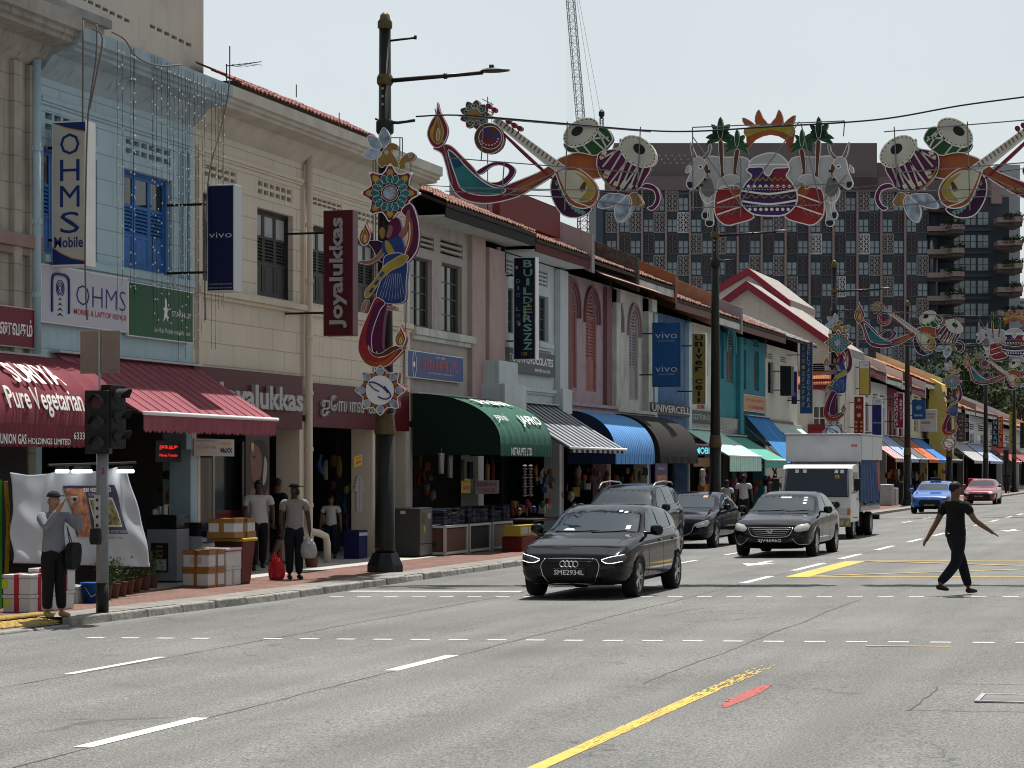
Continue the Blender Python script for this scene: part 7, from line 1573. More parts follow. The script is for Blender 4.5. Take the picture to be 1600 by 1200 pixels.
    d.line('logo_swoosh',[(580,598),(588,598),(600,604),(610,614)],'royal',.020); d.line('logo_swoosh',[(580,600),(588,608),(596,612)],'royal',.014); d.line('logo_swoosh',[(594,620),(606,624),(614,618),(604,604)],'royal',.018)
    for pts in ([(580,235),(580,600)],[(584,235),(584,600)],[(640,240),(628,600)],[(622,214),(622,262)],[(626,214),(626,262)],[(604,214),(626,214)]): d.line('frame_bar',pts,frame_m,.012,0,f=-.10)
    return d.root
P1 = pole_deco(40.25,'dancer and lotus mandala light decoration on the nearest street lamp')
shift_copy(P1,94.7 - 40.6,'dancer and lotus mandala decoration on the third lamp behind the lorry'); shift_copy(P1,138.5 - 40.6,'dancer and lotus mandala decoration on the fifth lamp behind the walking man')
# ================================================================ hotel block at the end of the street
ZC = 350.; MPX = ZC / F
hot = thing('hotel_block','large dark hotel block with lattice screens and planted balconies beyond the terrace','building',(-ZC * SN,ZC * CS,0),TH)
def hx(px): return (px - CX) * MPX
def hz(py): return E - (py - HY) * MPX
h_dark = mat('hotel_dark_wall',(.045,.057,.072),.6,var=.1,vscale=.2); h_mauve = mat('hotel_mauve_fin',(.27,.20,.195),.8,var=.06,vscale=.3); h_roof = mat('hotel_brown_crown',(.15,.12,.125),.8,var=.1,vscale=.15)
h_glass = mat('hotel_glass',(.16,.215,.26),.15,spec=.8,var=.25,vscale=.25); h_scr = [mat('screen_brown',(.27,.235,.235),.7),mat('screen_dark_red',(.10,.082,.092),.7),mat('screen_white',(.5,.5,.5),.7)]; h_grey = mat('hotel_pale_tower',(.33,.34,.35),.8,var=.05)
def hb(name,x0,x1,y0,y1,z0,z1,m_,parent=None): m = MB(); m.box(x0,x1,y0,y1,z0,z1); return m.build(name,m_,parent or hot)
hb('main_wall',hx(932),hx(1448),0,30,0,hz(297),h_dark); hb('left_return',hx(931),hx(942),-.6,-.01,0,hz(297),mat('hotel_blue_grey',(.06,.075,.10),.6)); hb('crown',hx(960),hx(1372),1,28,hz(297) + .01,hz(222),h_roof); hb('crown',hx(1372),hx(1400),3,26,hz(297) + .01,hz(250),h_roof)
hb('crown_band',hx(945),hx(1372),-.5,.9,hz(298),hz(276),mat('hotel_mauve_band',(.17,.125,.13),.8)); hb('crown_band',hx(1310),hx(1450),-.5,.9,hz(300),hz(277),mat('hotel_mauve_band',(.17,.125,.13)))
for q in range(24): m = MB(); xx = 1030 + q * 3.4 + RU(-1,1); yy = 240 + (q % 3) * 6; m.box(hx(xx),hx(xx + 2.4),.96,.995,hz(yy + 3),hz(yy)); m.build('crown_opening',mat('pale_opening',(.3,.3,.31),.8),hot)
BW = 37.35; cols = 14; x0b = 928.3; rows = 8; RP = 33.45
def scr_mesh(m_):
    w,h = 17.4 * MPX,31 * MPX; m = MB(); t = .14
    for k in range(2):
        for r_ in range(4):
            a,b = (k - 1) * w / 2,k * w / 2; c,e = r_ * h / 4,(r_ + 1) * h / 4
            m.tube([(a,0,c),(b,0,e)],t * .55,4,caps=False); m.tube([(b,0,c),(a,0,e)],t * .55,4,caps=False); m.tube([((a + b) / 2,0,c),((a + b) / 2,0,e)],t * .35,4,caps=False)
    for xx in (-w / 2,0,w / 2): m.box(xx - t / 2,xx + t / 2,-.08,.08,0,h)
    for zz in (0,h): m.box(-w / 2,w / 2,-.08,.08,zz - t / 2,zz + t / 2)
    return m.mesh('lattice_screen',m_)
def win_mesh(hg):
    w,h = 17 * MPX,29 * MPX; m = MB(); m.box(-w / 2,w / 2,-.03,.05,h * .0,h * .72,0)
    for xx in (-w / 2 + .08,0,w / 2 - .08): m.box(xx - .06,xx + .06,-.12,-.035,0,h * .72,1)
    for zz in (.05,h * .33,h * .72): m.box(-w / 2,w / 2,-.13,-.125 + .09,zz - .05,zz + .05,1)
    m.box(-w * .12,w * .12,-.06,0,h * .76,h * .92,1); return m.mesh('hotel_window',[hg,h_dark])
sme = [scr_mesh(m_) for m_ in h_scr]; wme = [win_mesh(h_glass),win_mesh(mat('hotel_curtained_glass',(.26,.27,.29),.3))]
for c_ in range(cols):
    xc = x0b + c_ * BW
    if c_: hb('mauve_fin',hx(xc - 1.6),hx(xc + 1.6),-.45,-.002,0,hz(297) - .01,h_mauve)
    for r_ in range(rows):
        zb = hz(330 + r_ * RP); par = (c_ + r_) % 2
        for k,xx in ((0,xc + BW * .27),(1,xc + BW * .73)):
            if xx < 940 or xx > 1446: continue
            if (k + r_) % 2 == 0:
                rr = R(); me = sme[2 if rr < .10 else 0 if rr < .45 else 1]; hh = (hash((c_,r_)) % 7)
                o = link('lattice_screen',me,hot); o.location = (hx(xx),-.15,zb)
                
            else: o = link('window',wme[1 if R() < .07 else 0],hot); o.location = (hx(xx),-.05,zb)
for r_ in range(rows + 1): hb('floor_line',hx(942),hx(1446),-.10,-.004,hz(331.5 + r_ * RP),hz(330.2 + r_ * RP),mat('hotel_mauve_line',(.09,.07,.075),.8))
# right wing
hb('wing_wall',hx(1448),hx(1590),6,11.9,0,hz(300),h_dark); hb('wing_crown',hx(1560),hx(1577),5,28,hz(312),hz(277),h_mauve); hb('wing_crown',hx(1400),hx(1584),9,11.8,hz(300) + .01,hz(255),h_roof); hb('pale_tower',hx(1583),hx(1621),12,25,0,hz(241),h_grey)
MB().lathe([(10.5 * MPX,0),(10.5 * MPX,hz(315))],20,M=Matrix.Translation((hx(1458),2,0))).build('round_corner',h_dark,hot,smooth=True)
plant_m = mat('balcony_plants',(.03,.05,.018),.9,var=.5,vscale=2)
for r_ in range(6):
    z = hz(325 + r_ * 36.3)
    for (xa,xb,yd,nm) in ((1448,1503,-3.2,'balcony_slab'),(1558,1598,-1.5,'balcony_slab')):
        if nm and (xa > 1500): z2 = z - 25 * MPX * .9
        else: z2 = z
        pts = [(hx(xa),2.5),(hx(xa),-.4),(hx(xa + (xb - xa) * .5),-.6),(hx(xa + (xb - xa) * .62),yd),(hx(xb - 4),yd),(hx(xb),yd + 1.2),(hx(xb),6)]
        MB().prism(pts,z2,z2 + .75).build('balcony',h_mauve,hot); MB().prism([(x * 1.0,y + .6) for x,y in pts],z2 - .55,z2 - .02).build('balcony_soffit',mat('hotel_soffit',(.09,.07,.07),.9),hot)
        m = MB()
        for q in range(260):
            u = R(); x = hx(lerp(xa + 24 if xa < 1500 else xa + 8,xb - 1,u)); y = RU(yd - .2,yd + 1.5); zz = z2 + .7 + abs(RU(-.5,1.0)) * (1.2 if xa < 1500 else .8) * RU(.5,1) - (.5 if R() < .2 else 0); s_ = RU(.12,.3); a = RU(0,6.28)
            m.add([(x + s_ * math.cos(a),y,zz),(x,y - s_,zz + s_ * RU(.2,1)),(x - s_ * math.cos(a),y,zz + RU(-.1,.1))],[(0,1,2)])
        stuff(m.build('balcony_plants',plant_m,hot))
    for (xa,n_) in ((1502,4),(1540,2)):
        for k in range(n_):
            for v in range(2): m = MB(); x = xa + k * 9; hb('wing_window',hx(x),hx(x + 7.6),5.9,5.99,hz(345 + r_ * 36.3 - v * 10.5),hz(345 + r_ * 36.3 - v * 10.5 - 9.6),h_glass if R() > .06 else MATS['hotel_curtained_glass'])
    for k in range(3): hb('wing_window',hx(1480 + k * 7),hx(1486 + k * 7),5.9,5.99,hz(352 + r_ * 36.3),hz(343 + r_ * 36.3),h_glass)
    hb('wing_floor_band',hx(1500),hx(1560),5.6,5.98,hz(355 + r_ * 36.3),hz(350 + r_ * 36.3),mat('hotel_blue_grey',(.06,.075,.10)))
# distant stepped block at far right, low dark podium with petal screens, trees
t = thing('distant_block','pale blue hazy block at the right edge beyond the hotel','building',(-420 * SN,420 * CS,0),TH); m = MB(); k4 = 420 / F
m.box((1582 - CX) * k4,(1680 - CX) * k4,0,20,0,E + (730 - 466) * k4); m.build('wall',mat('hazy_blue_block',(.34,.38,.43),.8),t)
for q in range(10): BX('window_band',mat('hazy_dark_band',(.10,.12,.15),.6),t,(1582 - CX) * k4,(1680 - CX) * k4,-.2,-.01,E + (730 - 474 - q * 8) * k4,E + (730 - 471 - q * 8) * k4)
t = thing('podium_building','low dark podium with mauve petal screens behind the last roofs','building',(-300 * SN,300 * CS,0),TH); k3 = 300 / F
BX('wall',h_dark,t,(1405 - CX) * k3,(1700 - CX) * k3,0,14,0,E + (730 - 566) * k3)
for q in range(7):
    for s_ in (0,1):
        m = MB(); cx,cz = (1492 + q * 15 - CX) * k3,E + (730 - 597 - s_ * 14) * k3
        for a in range(4): aa = a * math.pi / 2 + math.pi / 4; r_ = .58; m.prism(smoothpoly([(cx,cz),(cx + r_ * math.cos(aa - .3),cz + r_ * math.sin(aa - .3)),(cx + r_ * 1.5 * math.cos(aa),cz + r_ * 1.5 * math.sin(aa)),(cx + r_ * math.cos(aa + .3),cz + r_ * math.sin(aa + .3))],2),0,.2,M=MC)
        stuff(m.build('petal_screen',h_mauve,t))
for q in range(6): BX('window',h_glass,t,(1410 + q * 13 - CX) * k3,(1421 + q * 13 - CX) * k3,-.1,-.01,E + (730 - 590) * k3,E + (730 - 570) * k3)
leafm = mat('dark_foliage',(.035,.055,.02),.9,var=.5,vscale=1.2); barkm = mat('bark',(.06,.045,.035),.9)
def tree(label,px,py,zc,hgt,w,n=1500,seed=1):
    random.seed(seed); k = zc / F; base = Vector(((px - CX) * k * CS - zc * SN,zc * CS + (px - CX) * k * SN,0)); ztop = E + (730 - py) * k
    t = thing('tree',label,'tree',tuple(base)); m = MB(); m.tube([(0,0,0),(.2,.1,ztop * .4),(-.1,.2,ztop * .7)],[.4,.3,.15],7)
    for q in range(6): a = q * 1.05; m.tube([(.1,.1,ztop * .42),(w * .35 * math.cos(a),w * .3 * math.sin(a),ztop * RU(.6,.9))],[.16,.05],5)
    m.build('trunk',barkm,t); m = MB(); cl = [(RU(-w,w) * .8,RU(-w,w) * .5,ztop - hgt * RU(.1,.9),RU(.8,1.8)) for _ in range(22)]
    for q in range(n):
        c_ = random.choice(cl); v = Vector((random.gauss(0,1),random.gauss(0,1),random.gauss(0,.7))); v = v.normalized() * c_[3] * R() ** .4; p = Vector(c_[:3]) + v; s_ = RU(.14,.34); a = Vector((RU(-1,1),RU(-1,1),RU(-1,1))).normalized() * s_; b = a.orthogonal().normalized() * s_ * .7
        m.add([p + a,p + b,p - a,p - b],[(0,1,2,3)])
    stuff(m.build('crown',leafm,t))
for i,(px,py,zc,h_,w) in enumerate([(1478,545,285,6,4.5),(1505,560,280,6,4),(1555,548,285,6,5),(1590,556,275,7,5),(1600,600,240,7,4)]): tree(['dark leafy tree below the hotel wing','dark tree right of the fifth decorated lamp','bushy dark tree behind the third row of decorations','dark tree at the right edge behind the decorations','low dark tree behind the last street lamps'][i],px,py,zc,h_,w,seed=i + 3)
random.seed(21)
# tower crane and far scaffolded tower
def lattice(m,a,b,w,n,r=.09):
    a,b = Vector(a),Vector(b); d = (b - a); u = Vector((1,0,0)) * w / 2; v = Vector((0,1,0)) * w / 2
    C4 = [u + v,u - v,-u - v,-u + v]
    for c_ in C4: m.tube([a + c_,b + c_],r * 1.4,4)
    for i in range(n):
        p,q = a + d * i / n,a + d * (i + 1) / n
        for j in range(4): m.tube([p + C4[j],q + C4[(j + 1) % 4]],r * .7,3,caps=False); m.tube([p + C4[j],p + C4[(j + 1) % 4]],r * .7,3,caps=False)
kc = 600 / F
def far(px,py,zc): k = zc / F; return Vector(((px - CX) * k * CS - zc * SN,zc * CS + (px - CX) * k * SN,E + (HY - py) * k))
b0 = far(912,376,600); cr = thing('tower_crane','tall lattice tower crane rising behind the sitar decoration','crane',(b0.x,b0.y,0)); cm_ = mat('crane_red_paint',(.20,.06,.06),.6); cg = mat('crane_grey_paint',(.30,.29,.31),.6)
m = MB(); lattice(m,(0,0,0),Vector((0,0,b0.z + 7)),2.6,36,.12); m.build('mast',cm_,cr); tp = far(908,195,600) - cr.location; tt = far(888,-40,600) - cr.location
m = MB(); lattice(m,(0,0,b0.z + 7),tp,2.2,12,.10); m.build('upper_mast',cg,cr); m = MB(); lattice(m,tp,tt,1.9,22,.09); m.build('jib',cg,cr)
for px0,px1,py1 in ((903,938,176),(900,930,190)): TB('hoist_rope',cg,cr,[far(px0,-10,600) - cr.location,far(px1,py1,600) - cr.location],.05,3)
for px in (886,889,892,894): TB('pendant_rope',cg,cr,[far(px,-10,600) - cr.location,far(px,250,600) - cr.location],.02,3)
hk = far(940,178,600) - cr.location; MB().lathe([(.2,1.2),(.8,.5),(.8,-.4),(.2,-1.3)],8,M=Matrix.Translation(hk)).build('hook_block',black,cr); m = MB(); lattice(m,hk - Vector((0,0,7)),hk - Vector((0,0,1)),.8,4,.08); m.build('counter_frame',cg,cr)
for px,py0,lab in ((863,319,'blue netted scaffold tower far behind the drums decoration'),(784,316,'sliver of blue scaffolding far behind the oil lamp decoration')):
    p = far(px,380,620); t = thing('scaffold_tower',lab,'building',(p.x,p.y,0),TH); hh = far(px,py0,620).z; m = MB(); w = 1.75 * (1 if px > 800 else .7); m.box(-w,w,-1.5,1.5,0,hh - 1); m.build('netting',mat('blue_netting',(.05,.16,.33),.7,var=.6,vscale=.6),t); m = MB(); lattice(m,(0,0,hh - 14),(0,0,hh),w * 2 - .4,7,.09); m.build('scaffold',cg,t)
# antennas
def antenna(label,px,py0,py1,X=-17.2,arm=True):
    A,B = PF(px,py1,X),PF(px,py0,X); t = thing('antenna',label,'antenna',tuple(A)); TB('mast',darkmetal,t,[(0,0,0),(0,0,B.z - A.z)],.012,4)
    if arm: m = MB(); h = (B.z - A.z) * .42; m.tube([(0,-.1,h),(.5,.3,h + .12)],.01,4); [m.tube([(.1 + q * .1 - .1,-.05 + q * .08 - .14,h + .02 * q),(.1 + q * .1 + .1,-.05 + q * .08 + .14,h + .02 * q)],.006,3) for q in range(4)]; m.build('boom',darkmetal,t)
antenna('yagi antenna on the roof behind the cream parapet',359,72,128); antenna('thin rod on the cream parapet near the antenna',354,100,126,arm=False); antenna('short rod above the red tiled rear roof',463,132,152,-18.3,False); antenna('lightning rod near the right end of the cream parapet',530,176,200,arm=False)
p = PF(762,178,-20); t = thing('antenna','square loop antenna showing above the sitar head','antenna',(p.x,p.y,7.5)); m = MB(); z = p.z - 7.5
for dz in (-.35,.0,.1,.35): m.tube([(0,-.55,z + dz),(0,.55,z + dz)],.012,4)
m.tube([(0,0,0),(0,0,z + .5)],.015,4); m.tube([(0,.4,z - .4),(0,.4,z + .4)],.01,4); m.build('loops',darkmetal,t)
# opposite side of the road, out of the picture: plain terrace that closes the street
t = thing('opposite_terrace','plain row of terrace houses along the near side of the road, outside the photo','building',(14,-20,0))
for q in range(14): y0 = q * 18; BX('house_wall',m_beigep if q % 2 else wc,t,0,9,y0,y0 + 17.9,-.3,8.5 + (q % 3) * .7)
o = MB().box(9,14,-30,300,-.4,-.02).build('near_pavement',conc); struct(o)
# ================================================================ street furniture and goods
g = PG(160,957,WALK); tl = thing('traffic_light','traffic light pole with two dark signal heads beside the photographer','traffic light',(g.x,g.y,WALK))
pgy = mat('signal_pole_grey',(.20,.21,.22),.5,var=.1,vscale=9)
MB().lathe([(.083,.40),(.083,2.6)],16).build('pole',pgy,tl,smooth=True); MB().lathe([(.086,0),(.086,.401)],16).build('black_foot',black,tl,smooth=True); MB().lathe([(.045,2.6),(.04,3.05)],10).build('upper_pole',pgy,tl)
def head(dx,dy,z0,rz,lit):
    T = Matrix.Translation((dx,dy,z0)) @ Matrix.Rotation(rz,4,'Z'); h = MB().box(-.17,.17,-.07,.10,0,.86,M=T).build('signal_head',mat('signal_black',(.008,.008,.009),.45),tl,bevel=.012)
    for q in range(3):
        z = .14 + q * .28; l = MB(); l.lathe([(.095,-.085),(.095,-.07)],16,M=T @ Matrix.Translation((0,0,z)) @ Matrix.Rotation(math.pi / 2,4,'X')); l.v = [tuple(v) for v in l.v]
        l2 = MB(); l2.add([tuple(T @ Vector((.09 * math.cos(a),-.078,z + .09 * math.sin(a)))) for a in [i * math.pi / 8 for i in range(16)]],[tuple(range(16))[::-1]]); l2.build('lens',mat('red_lens',(.07,.012,.012),.3) if (q == 2 - (0 if lit else 0) and lit) else mat('dark_lens',(.02,.02,.02),.2),h)
        k = MB(); n = 10; ra,l_ = .108,.20
        V = []; 
        for i in range(n + 1): a = math.pi * (-.05 + 1.1 * i / n); V += [(ra * math.cos(a),-.07,z + ra * math.sin(a)),(ra * math.cos(a) * .92,-.07 - l_ * (.55 + .45 * math.sin(max(0,min(math.pi,a)))),z + ra * math.sin(a) * .95)]
        k.add([tuple(T @ Vector(v)) for v in V],[(2 * i,2 * i + 1,2 * i + 3,2 * i + 2) for i in range(n)]); k.build('visor',mat('visor_grey',(.045,.047,.05),.4),h)
head(.02,-.16,2.16,math.radians(10),True); head(.17,.02,2.24,math.radians(80),False)
m = MB(); m.tube([(-.02,-.05,2.95),(-.02,-.16,2.98)],.02,6); m.tube([(-.02,-.05,2.2),(-.02,-.16,2.2)],.02,6); m.build('head_bracket',black,tl)
pb_ = MB().prism([(-.06,0),(.06,0),(.075,.06),(.06,.22),(-.06,.22),(-.075,.06)],0,.09,M=Matrix.Translation((-.04,-.08,.93)) @ MC).build('push_button_box',black,tl,bevel=.01); MB().lathe([(.03,-.1),(.03,-.085)],12,M=Matrix.Translation((-.04,-.085,.99)) @ Matrix.Rotation(math.pi / 2,4,'X')).build('button',steel,pb_)
ip = MB().box(-.075,.02,-.098,-.088,1.12,1.60).build('instruction_plate',mat('plate_white',(.42,.42,.4),.6),tl)
for q in range(4): BX('pictogram',black,ip,-.045,-.01,-.1005,-.0985,1.17 + q * .115,1.21 + q * .115)
text('2',(.045,-.074,1.93),MC,redp,tl,w=.05,h=.085,bold=.03)
g = PG(153,957,WALK); bs = thing('road_sign','blank back of a square road sign above the traffic light','sign',(g.x - .02,27.95,WALK)); A,B = PY(123,517,27.9),PY(185,583,27.9)
m = MB(); m.prism(smoothpoly([(A.x,B.z),(B.x,B.z),(B.x,A.z),(A.x,A.z)],1),-.01,0); m = MB(); cx = (A.x + B.x) / 2 - bs.location.x; w = (B.x - A.x) / 2; h0,h1 = B.z - WALK,A.z - WALK
m.box(cx - w,cx + w,-.008,0,h0,h1); m.build('plate',mat('sign_back_bronze',(.23,.17,.145),.5,.2,var=.12,vscale=2),bs,bevel=.003); BX('mounting_rail',steel,bs,cx - .012,cx + .012,-.03,-.009,h0 - .55,h1); text('LAND TRANSPORT',(cx + w * .62,-.009,h0 + .035),MC,black,bs,w=.10,h=.012)
def crate(name,label,cat,px,py,wx,wy,h,m_,z0=WALK,group=None,lid=None,tape=None,tapes=(),Xoff=0,build_lid=True):
    C = PG(px,py,z0) if not isinstance(px,Vector) else px; root = thing(name,label,cat,(C.x - wx / 2,C.y + wy / 2,z0),RU(-.03,.03),group)
    BX('box_body',m_,root,-wx / 2,wx / 2,-wy / 2,wy / 2,0,h - (.05 if build_lid else 0),bevel=.012)
    if build_lid: BX('box_lid',lid or m_,root,-wx / 2 - .008,wx / 2 + .008,-wy / 2 - .008,wy / 2 + .008,h - .048,h,bevel=.01)
    for k,(f0,f1,o) in enumerate(tapes):       # strips of tape; o: 'h' band round, 'v' vertical
        b = MB(); e = .011
        if o == 'h': b.box(-wx / 2 - e,wx / 2 + e,-wy / 2 - e,wy / 2 + e,h * f0,h * f1)
        else: b.box(-wx / 2 + wx * f0,-wx / 2 + wx * f1,-wy / 2 - e,wy / 2 + e,.001,h + .004); b.box(-wx / 2 - e,wx / 2 + e,-wy / 2 + wy * f0,-wy / 2 + wy * f1,.001,h + .003)
        b.build('tape',tape,root)
    return root
foam = mat('white_foam_box',(.50,.51,.51),.8,var=.06,stain=.2,scol=(.3,.3,.3)); btape = mat('brown_packing_tape',(.26,.12,.035),.45,var=.15,vscale=8); rtape = mat('red_tape',(.36,.012,.03),.5); ctape = mat('clear_grey_tape',(.36,.36,.35),.4)
grp = 'foam boxes standing on the pavement'
T1 = [(0,.14,'h'),(.78,1.0,'h'),(.44,.56,'v')]
c1 = crate('foam_box','brown taped foam box at the bottom of the stack left of the maroon bin','box',326,919,.46,.62,.30,foam,tape=btape,tapes=T1,group=grp); z1 = WALK + .302
C0 = c1.location - Vector((-.23,.31,0)); crate('foam_box','brown taped foam box on top of the stack left of the maroon bin','box',Vector((C0.x + .0,C0.y,0)),0,.46,.62,.31,foam,z0=z1,tape=btape,tapes=T1,group=grp)
c2 = Vector((C0.x + .02,C0.y + .66,0)); crate('foam_box','white foam box with black handwriting, lower one beside the maroon bin','box',c2,0,.5,.60,.31,foam,tape=ctape,tapes=[(.4,.5,'v')],group=grp); crate('foam_box','white foam box with a pink rim, upper one beside the maroon bin','box',c2,0,.5,.62,.32,foam,z0=WALK + .312,lid=foam,tape=rtape,tapes=[(.80,.86,'h')],group=grp)
mb_ = thing('bin','maroon litter bin with a yellow lid beside the foam boxes','bin',(C0.x - .22,C0.y + 1.55,WALK)); MB().add([(-.2,-.2,0),(.2,-.2,0),(.2,.2,0),(-.2,.2,0),(-.27,-.27,.72),(.27,-.27,.72),(.27,.27,.72),(-.27,.27,.72)],[(0,3,2,1),(4,5,6,7),(0,1,5,4),(1,2,6,5),(2,3,7,6),(3,0,4,7)]).build('bin_body',mat('maroon_plastic',(.11,.018,.014),.5),mb_,bevel=.02); BX('lid',mat('yellow_plastic',(.42,.30,.04),.5),mb_,-.30,.30,-.30,.30,.72,.78,bevel=.02)
crate('foam_box','brown taped foam box resting tilted on the maroon bin','box',Vector((C0.x + .02,C0.y + 1.0,0)),0,.48,.85,.32,foam,z0=WALK + .79,tape=btape,tapes=[(0,.3,'h'),(.78,1.0,'h'),(.42,.6,'v')],group=grp)
for (px,py,wx,wy,h,z0,tp,lab) in [(27,960,.42,.5,.24,WALK,rtape,'foam box with red tape, bottom left corner of the photo'),(27,931,.42,.5,.27,WALK + .245,rtape,'foam box with red tape, upper one at the left edge'),(64,957,.36,.6,.26,WALK,ctape,'white foam box with a printed label behind the photographer'),
                                      (66,928,.40,.6,.32,WALK + .262,rtape,'large white foam box with a red rim behind the photographer'),(103,945,.30,.5,.25,WALK,ctape,'white foam box half hidden right of the photographer')]:
    C = PG(px,py if z0 == WALK else {27: 960,66: 957}[px],WALK); C = Vector((min(C.x,-15.2),C.y + .35,0)); crate('foam_box',lab,'box',C,0,wx,wy,h,foam,z0=z0,tape=tp,tapes=[(.42,.58,'v')] if tp is rtape else [(.45,.5,'v')],group=grp)
for b_,(yy,zz,mm,w_,h_) in [(bpy.data.objects['foam_box.%03d' % k],v) for k,v in ((5,(-.1,.08,'lime',.10,.10)),(6,(-.12,.08,'lime',.08,.13)),(7,(.12,.05,'olive',.14,.12)),(0 + 1,(0,.1,'grey',.2,.1)))]:
    for dx in b_.children[:1]: me_ = MB(); wx_ = max(abs(v.co.y) for v in dx.data.vertices); xx_ = max(abs(v.co.x) for v in dx.data.vertices); me_.box(-.10 + yy,-.10 + yy + w_,-wx_ - .008,-wx_ - .004,zz,zz + h_); me_.build('paper_label',{'lime': mat('lime_label',(.45,.55,.03),.6),'olive': mat('olive_label',(.16,.16,.10),.6),'grey': mat('label_white',(.35,.33,.32),.6)}[mm],b_)
g = PG(137,944,WALK); bk = thing('bucket','blue plastic bucket with a wire handle behind the traffic light pole','bucket',(g.x - .1,g.y + .3,WALK)); MB().lathe([(.11,0),(.15,.28),(.16,.28),(.16,.30),(.145,.30)],18).build('bucket_body',mat('blue_plastic',(.012,.07,.26),.4),bk,smooth=True); TB('handle',steel,bk,[(-.02,-.16,.24),(.1,-.2,.10),(.16,.0,.16)],.006,4)
potm = mat('brown_plastic_pot',(.11,.045,.03),.7); lfm = mat('potted_leaves',(.035,.075,.02),.8,var=.5,vscale=12); flm = mat('marigold_flowers',(.45,.20,.02),.8)
for i,(px,lab) in enumerate([(170,'leafy pot plant just right of the traffic light pole'),(182,'second leafy pot plant from the pole'),(194,'third pot plant from the pole, under the white sheet'),(205,'fourth pot plant from the pole, under the white sheet corner'),(217,'pot plant with orange flowers, left of the display cabinet'),(230,'pot plant with yellow flowers in front of the display cabinet'),(243,'last pot plant in the row, at the foot of the cabinet')]):
    g = PG(px,938 - i * 3,WALK); t = thing('pot_plant',lab,'pot plant',(g.x - .1,g.y + .1,WALK),group='pot plants in a row behind the traffic light'); MB().lathe([(.07,0),(.10,.2),(.11,.2),(.11,.22)],12).build('pot',potm,t); m = MB(); random.seed(40 + i)
    for q in range(9): a = RU(0,6.28); m.tube([(0,0,.2),(.05 * math.cos(a),.05 * math.sin(a),.38),(.13 * math.cos(a),.13 * math.sin(a),RU(.45,.62))],.004,3,caps=False)
    for q in range(150):
        a,r_ = RU(0,6.28),.17 * R() ** .5; z = .22 + RU(.02,.42); s_ = RU(.015,.035); p = Vector((r_ * math.cos(a),r_ * math.sin(a),z)); u = Vector((RU(-1,1),RU(-1,1),RU(-.5,.5))).normalized() * s_; v = u.orthogonal().normalized() * s_ * .5; m.add([p + u,p + v,p - u,p - v],[(0,1,2,3)],1 if (i in (4,5) and R() < .15) else 0)
    stuff(m.build('foliage',[lfm,flm],t))
random.seed(50)
# white sheet with a printed poster, hung under the awning
Xs = -15.9
def SH(px,py,X=Xs): return PF(px,py,X)
sh = thing('hanging_sheet','large white plastic sheet hung under the restaurant awning with a poster on it','sheet',tuple(SH(15,800)))
shm = mat('white_plastic_sheet',(.36,.38,.41),.55,var=.05,vscale=3)
tl_,tr_,br_,bl_ = SH(12,738),SH(203,727),SH(236,886),SH(70,884)
bl_ = SH(20,880)
def shf(u,v):
    p = (bl_.lerp(br_,u)).lerp(tl_.lerp(tr_,u),v); q = .05 * math.sin(u * 9 + v * 2) * (1 - .4 * v) + .03 * math.sin(u * 23 - v * 6) + .025 * math.sin(v * 14 + u * 11) * (1 - v) + .02 * math.sin(u * 40 + v * 9) * (1 - v) ** 2
    dip = -.06 * math.sin(math.pi * ((u * 2.2) % 1)) * v ** 6; return (p.x + q - sh.location.x,p.y - sh.location.y,p.z + dip - sh.location.z)
m = MB(); m.grid(shf,90,60); m.add([],[]); o = m.build('sheet',shm,sh,smooth=True); sol = o.modifiers.new('s','SOLIDIFY'); sol.thickness = .004
def onsheet(poly,m_,name,off,par=sh,n=10):      # patch following the sheet: poly = (u0, v0, u1, v1, skew)
    u0,v0,u1,v1,sk = poly; mm = MB(); mm.grid(lambda a,b: tuple(Vector(shf(u0 + (u1 - u0) * a + sk * (1 - b),v0 + (v1 - v0) * b)) + Vector((off,0,0))),n,n); return mm.build(name,m_,par,smooth=True)
po = onsheet((.43,.33,.80,.83,.05),mat('navy_poster',(.022,.025,.075),.5),'poster',.012)
onsheet((.58,.40,.76,.70,.04),mat('poster_white_border',(.45,.45,.44),.5),'poster_frame',.018,po); onsheet((.592,.42,.748,.68,.04),mat('poster_photo',(.16,.13,.035),.6,var=.95,vscale=14),'poster_photo',.023,po)
onsheet((.43,.30,.55,.80,.05),mat('poster_garlands',(.32,.13,.07),.6,var=.7,vscale=9),'garland_print',.023,po)
def shtext(body,u,v,du,h,m_,par=po,**k):
    mb = text_mesh(body,w=1,h=1,**k); mb.v = [tuple(Vector(shf(u + x * du,v + y * h)) + Vector((.026,0,0))) for x,y,_ in mb.v]; return mb.build('lettering',m_,par)
shtext('SRI VEERAKALI',.65,.785,.22,.045,letter_white,bold=.02); shtext('FLOWER SHOP',.66,.735,.16,.035,grey_l); shtext('ONE STOP FLORIST',.74,.352,.20,.028,grey_l,bold=.01); shtext('6295 4100',.73,.29,.12,.02,navy)
st_ = thing('stall_rail','dark rail and strip under the restaurant awning that holds the lamps','rail',tuple(SH(80,725))); a,b = SH(75,727),SH(212,723); TB('rail',black,st_,[a - st_.location,b - st_.location],.02,5)
lampm = mat('lit_lamp_glow',(.95,.98,1.0),.3,emit=3)
for px,w_,lab in ((97,.18,'small lit work lamp, leftmost under the restaurant awning'),(128,.40,'lit lamp over the flower poster, middle of three'),(196,.34,'lit lamp at the right end of the rail, right of the traffic light')):
    p = SH(px,737,-15.75); t = thing('work_lamp',lab,'lamp',tuple(p),group='lit lamps over the flower poster'); BX('lamp_glass',lampm,t,-.07,.07,-w_ / 2,w_ / 2,-.02,.03,bevel=.015); BX('lamp_housing',black,t,-.08,.08,-w_ * .3,w_ * .3,.031,.09)
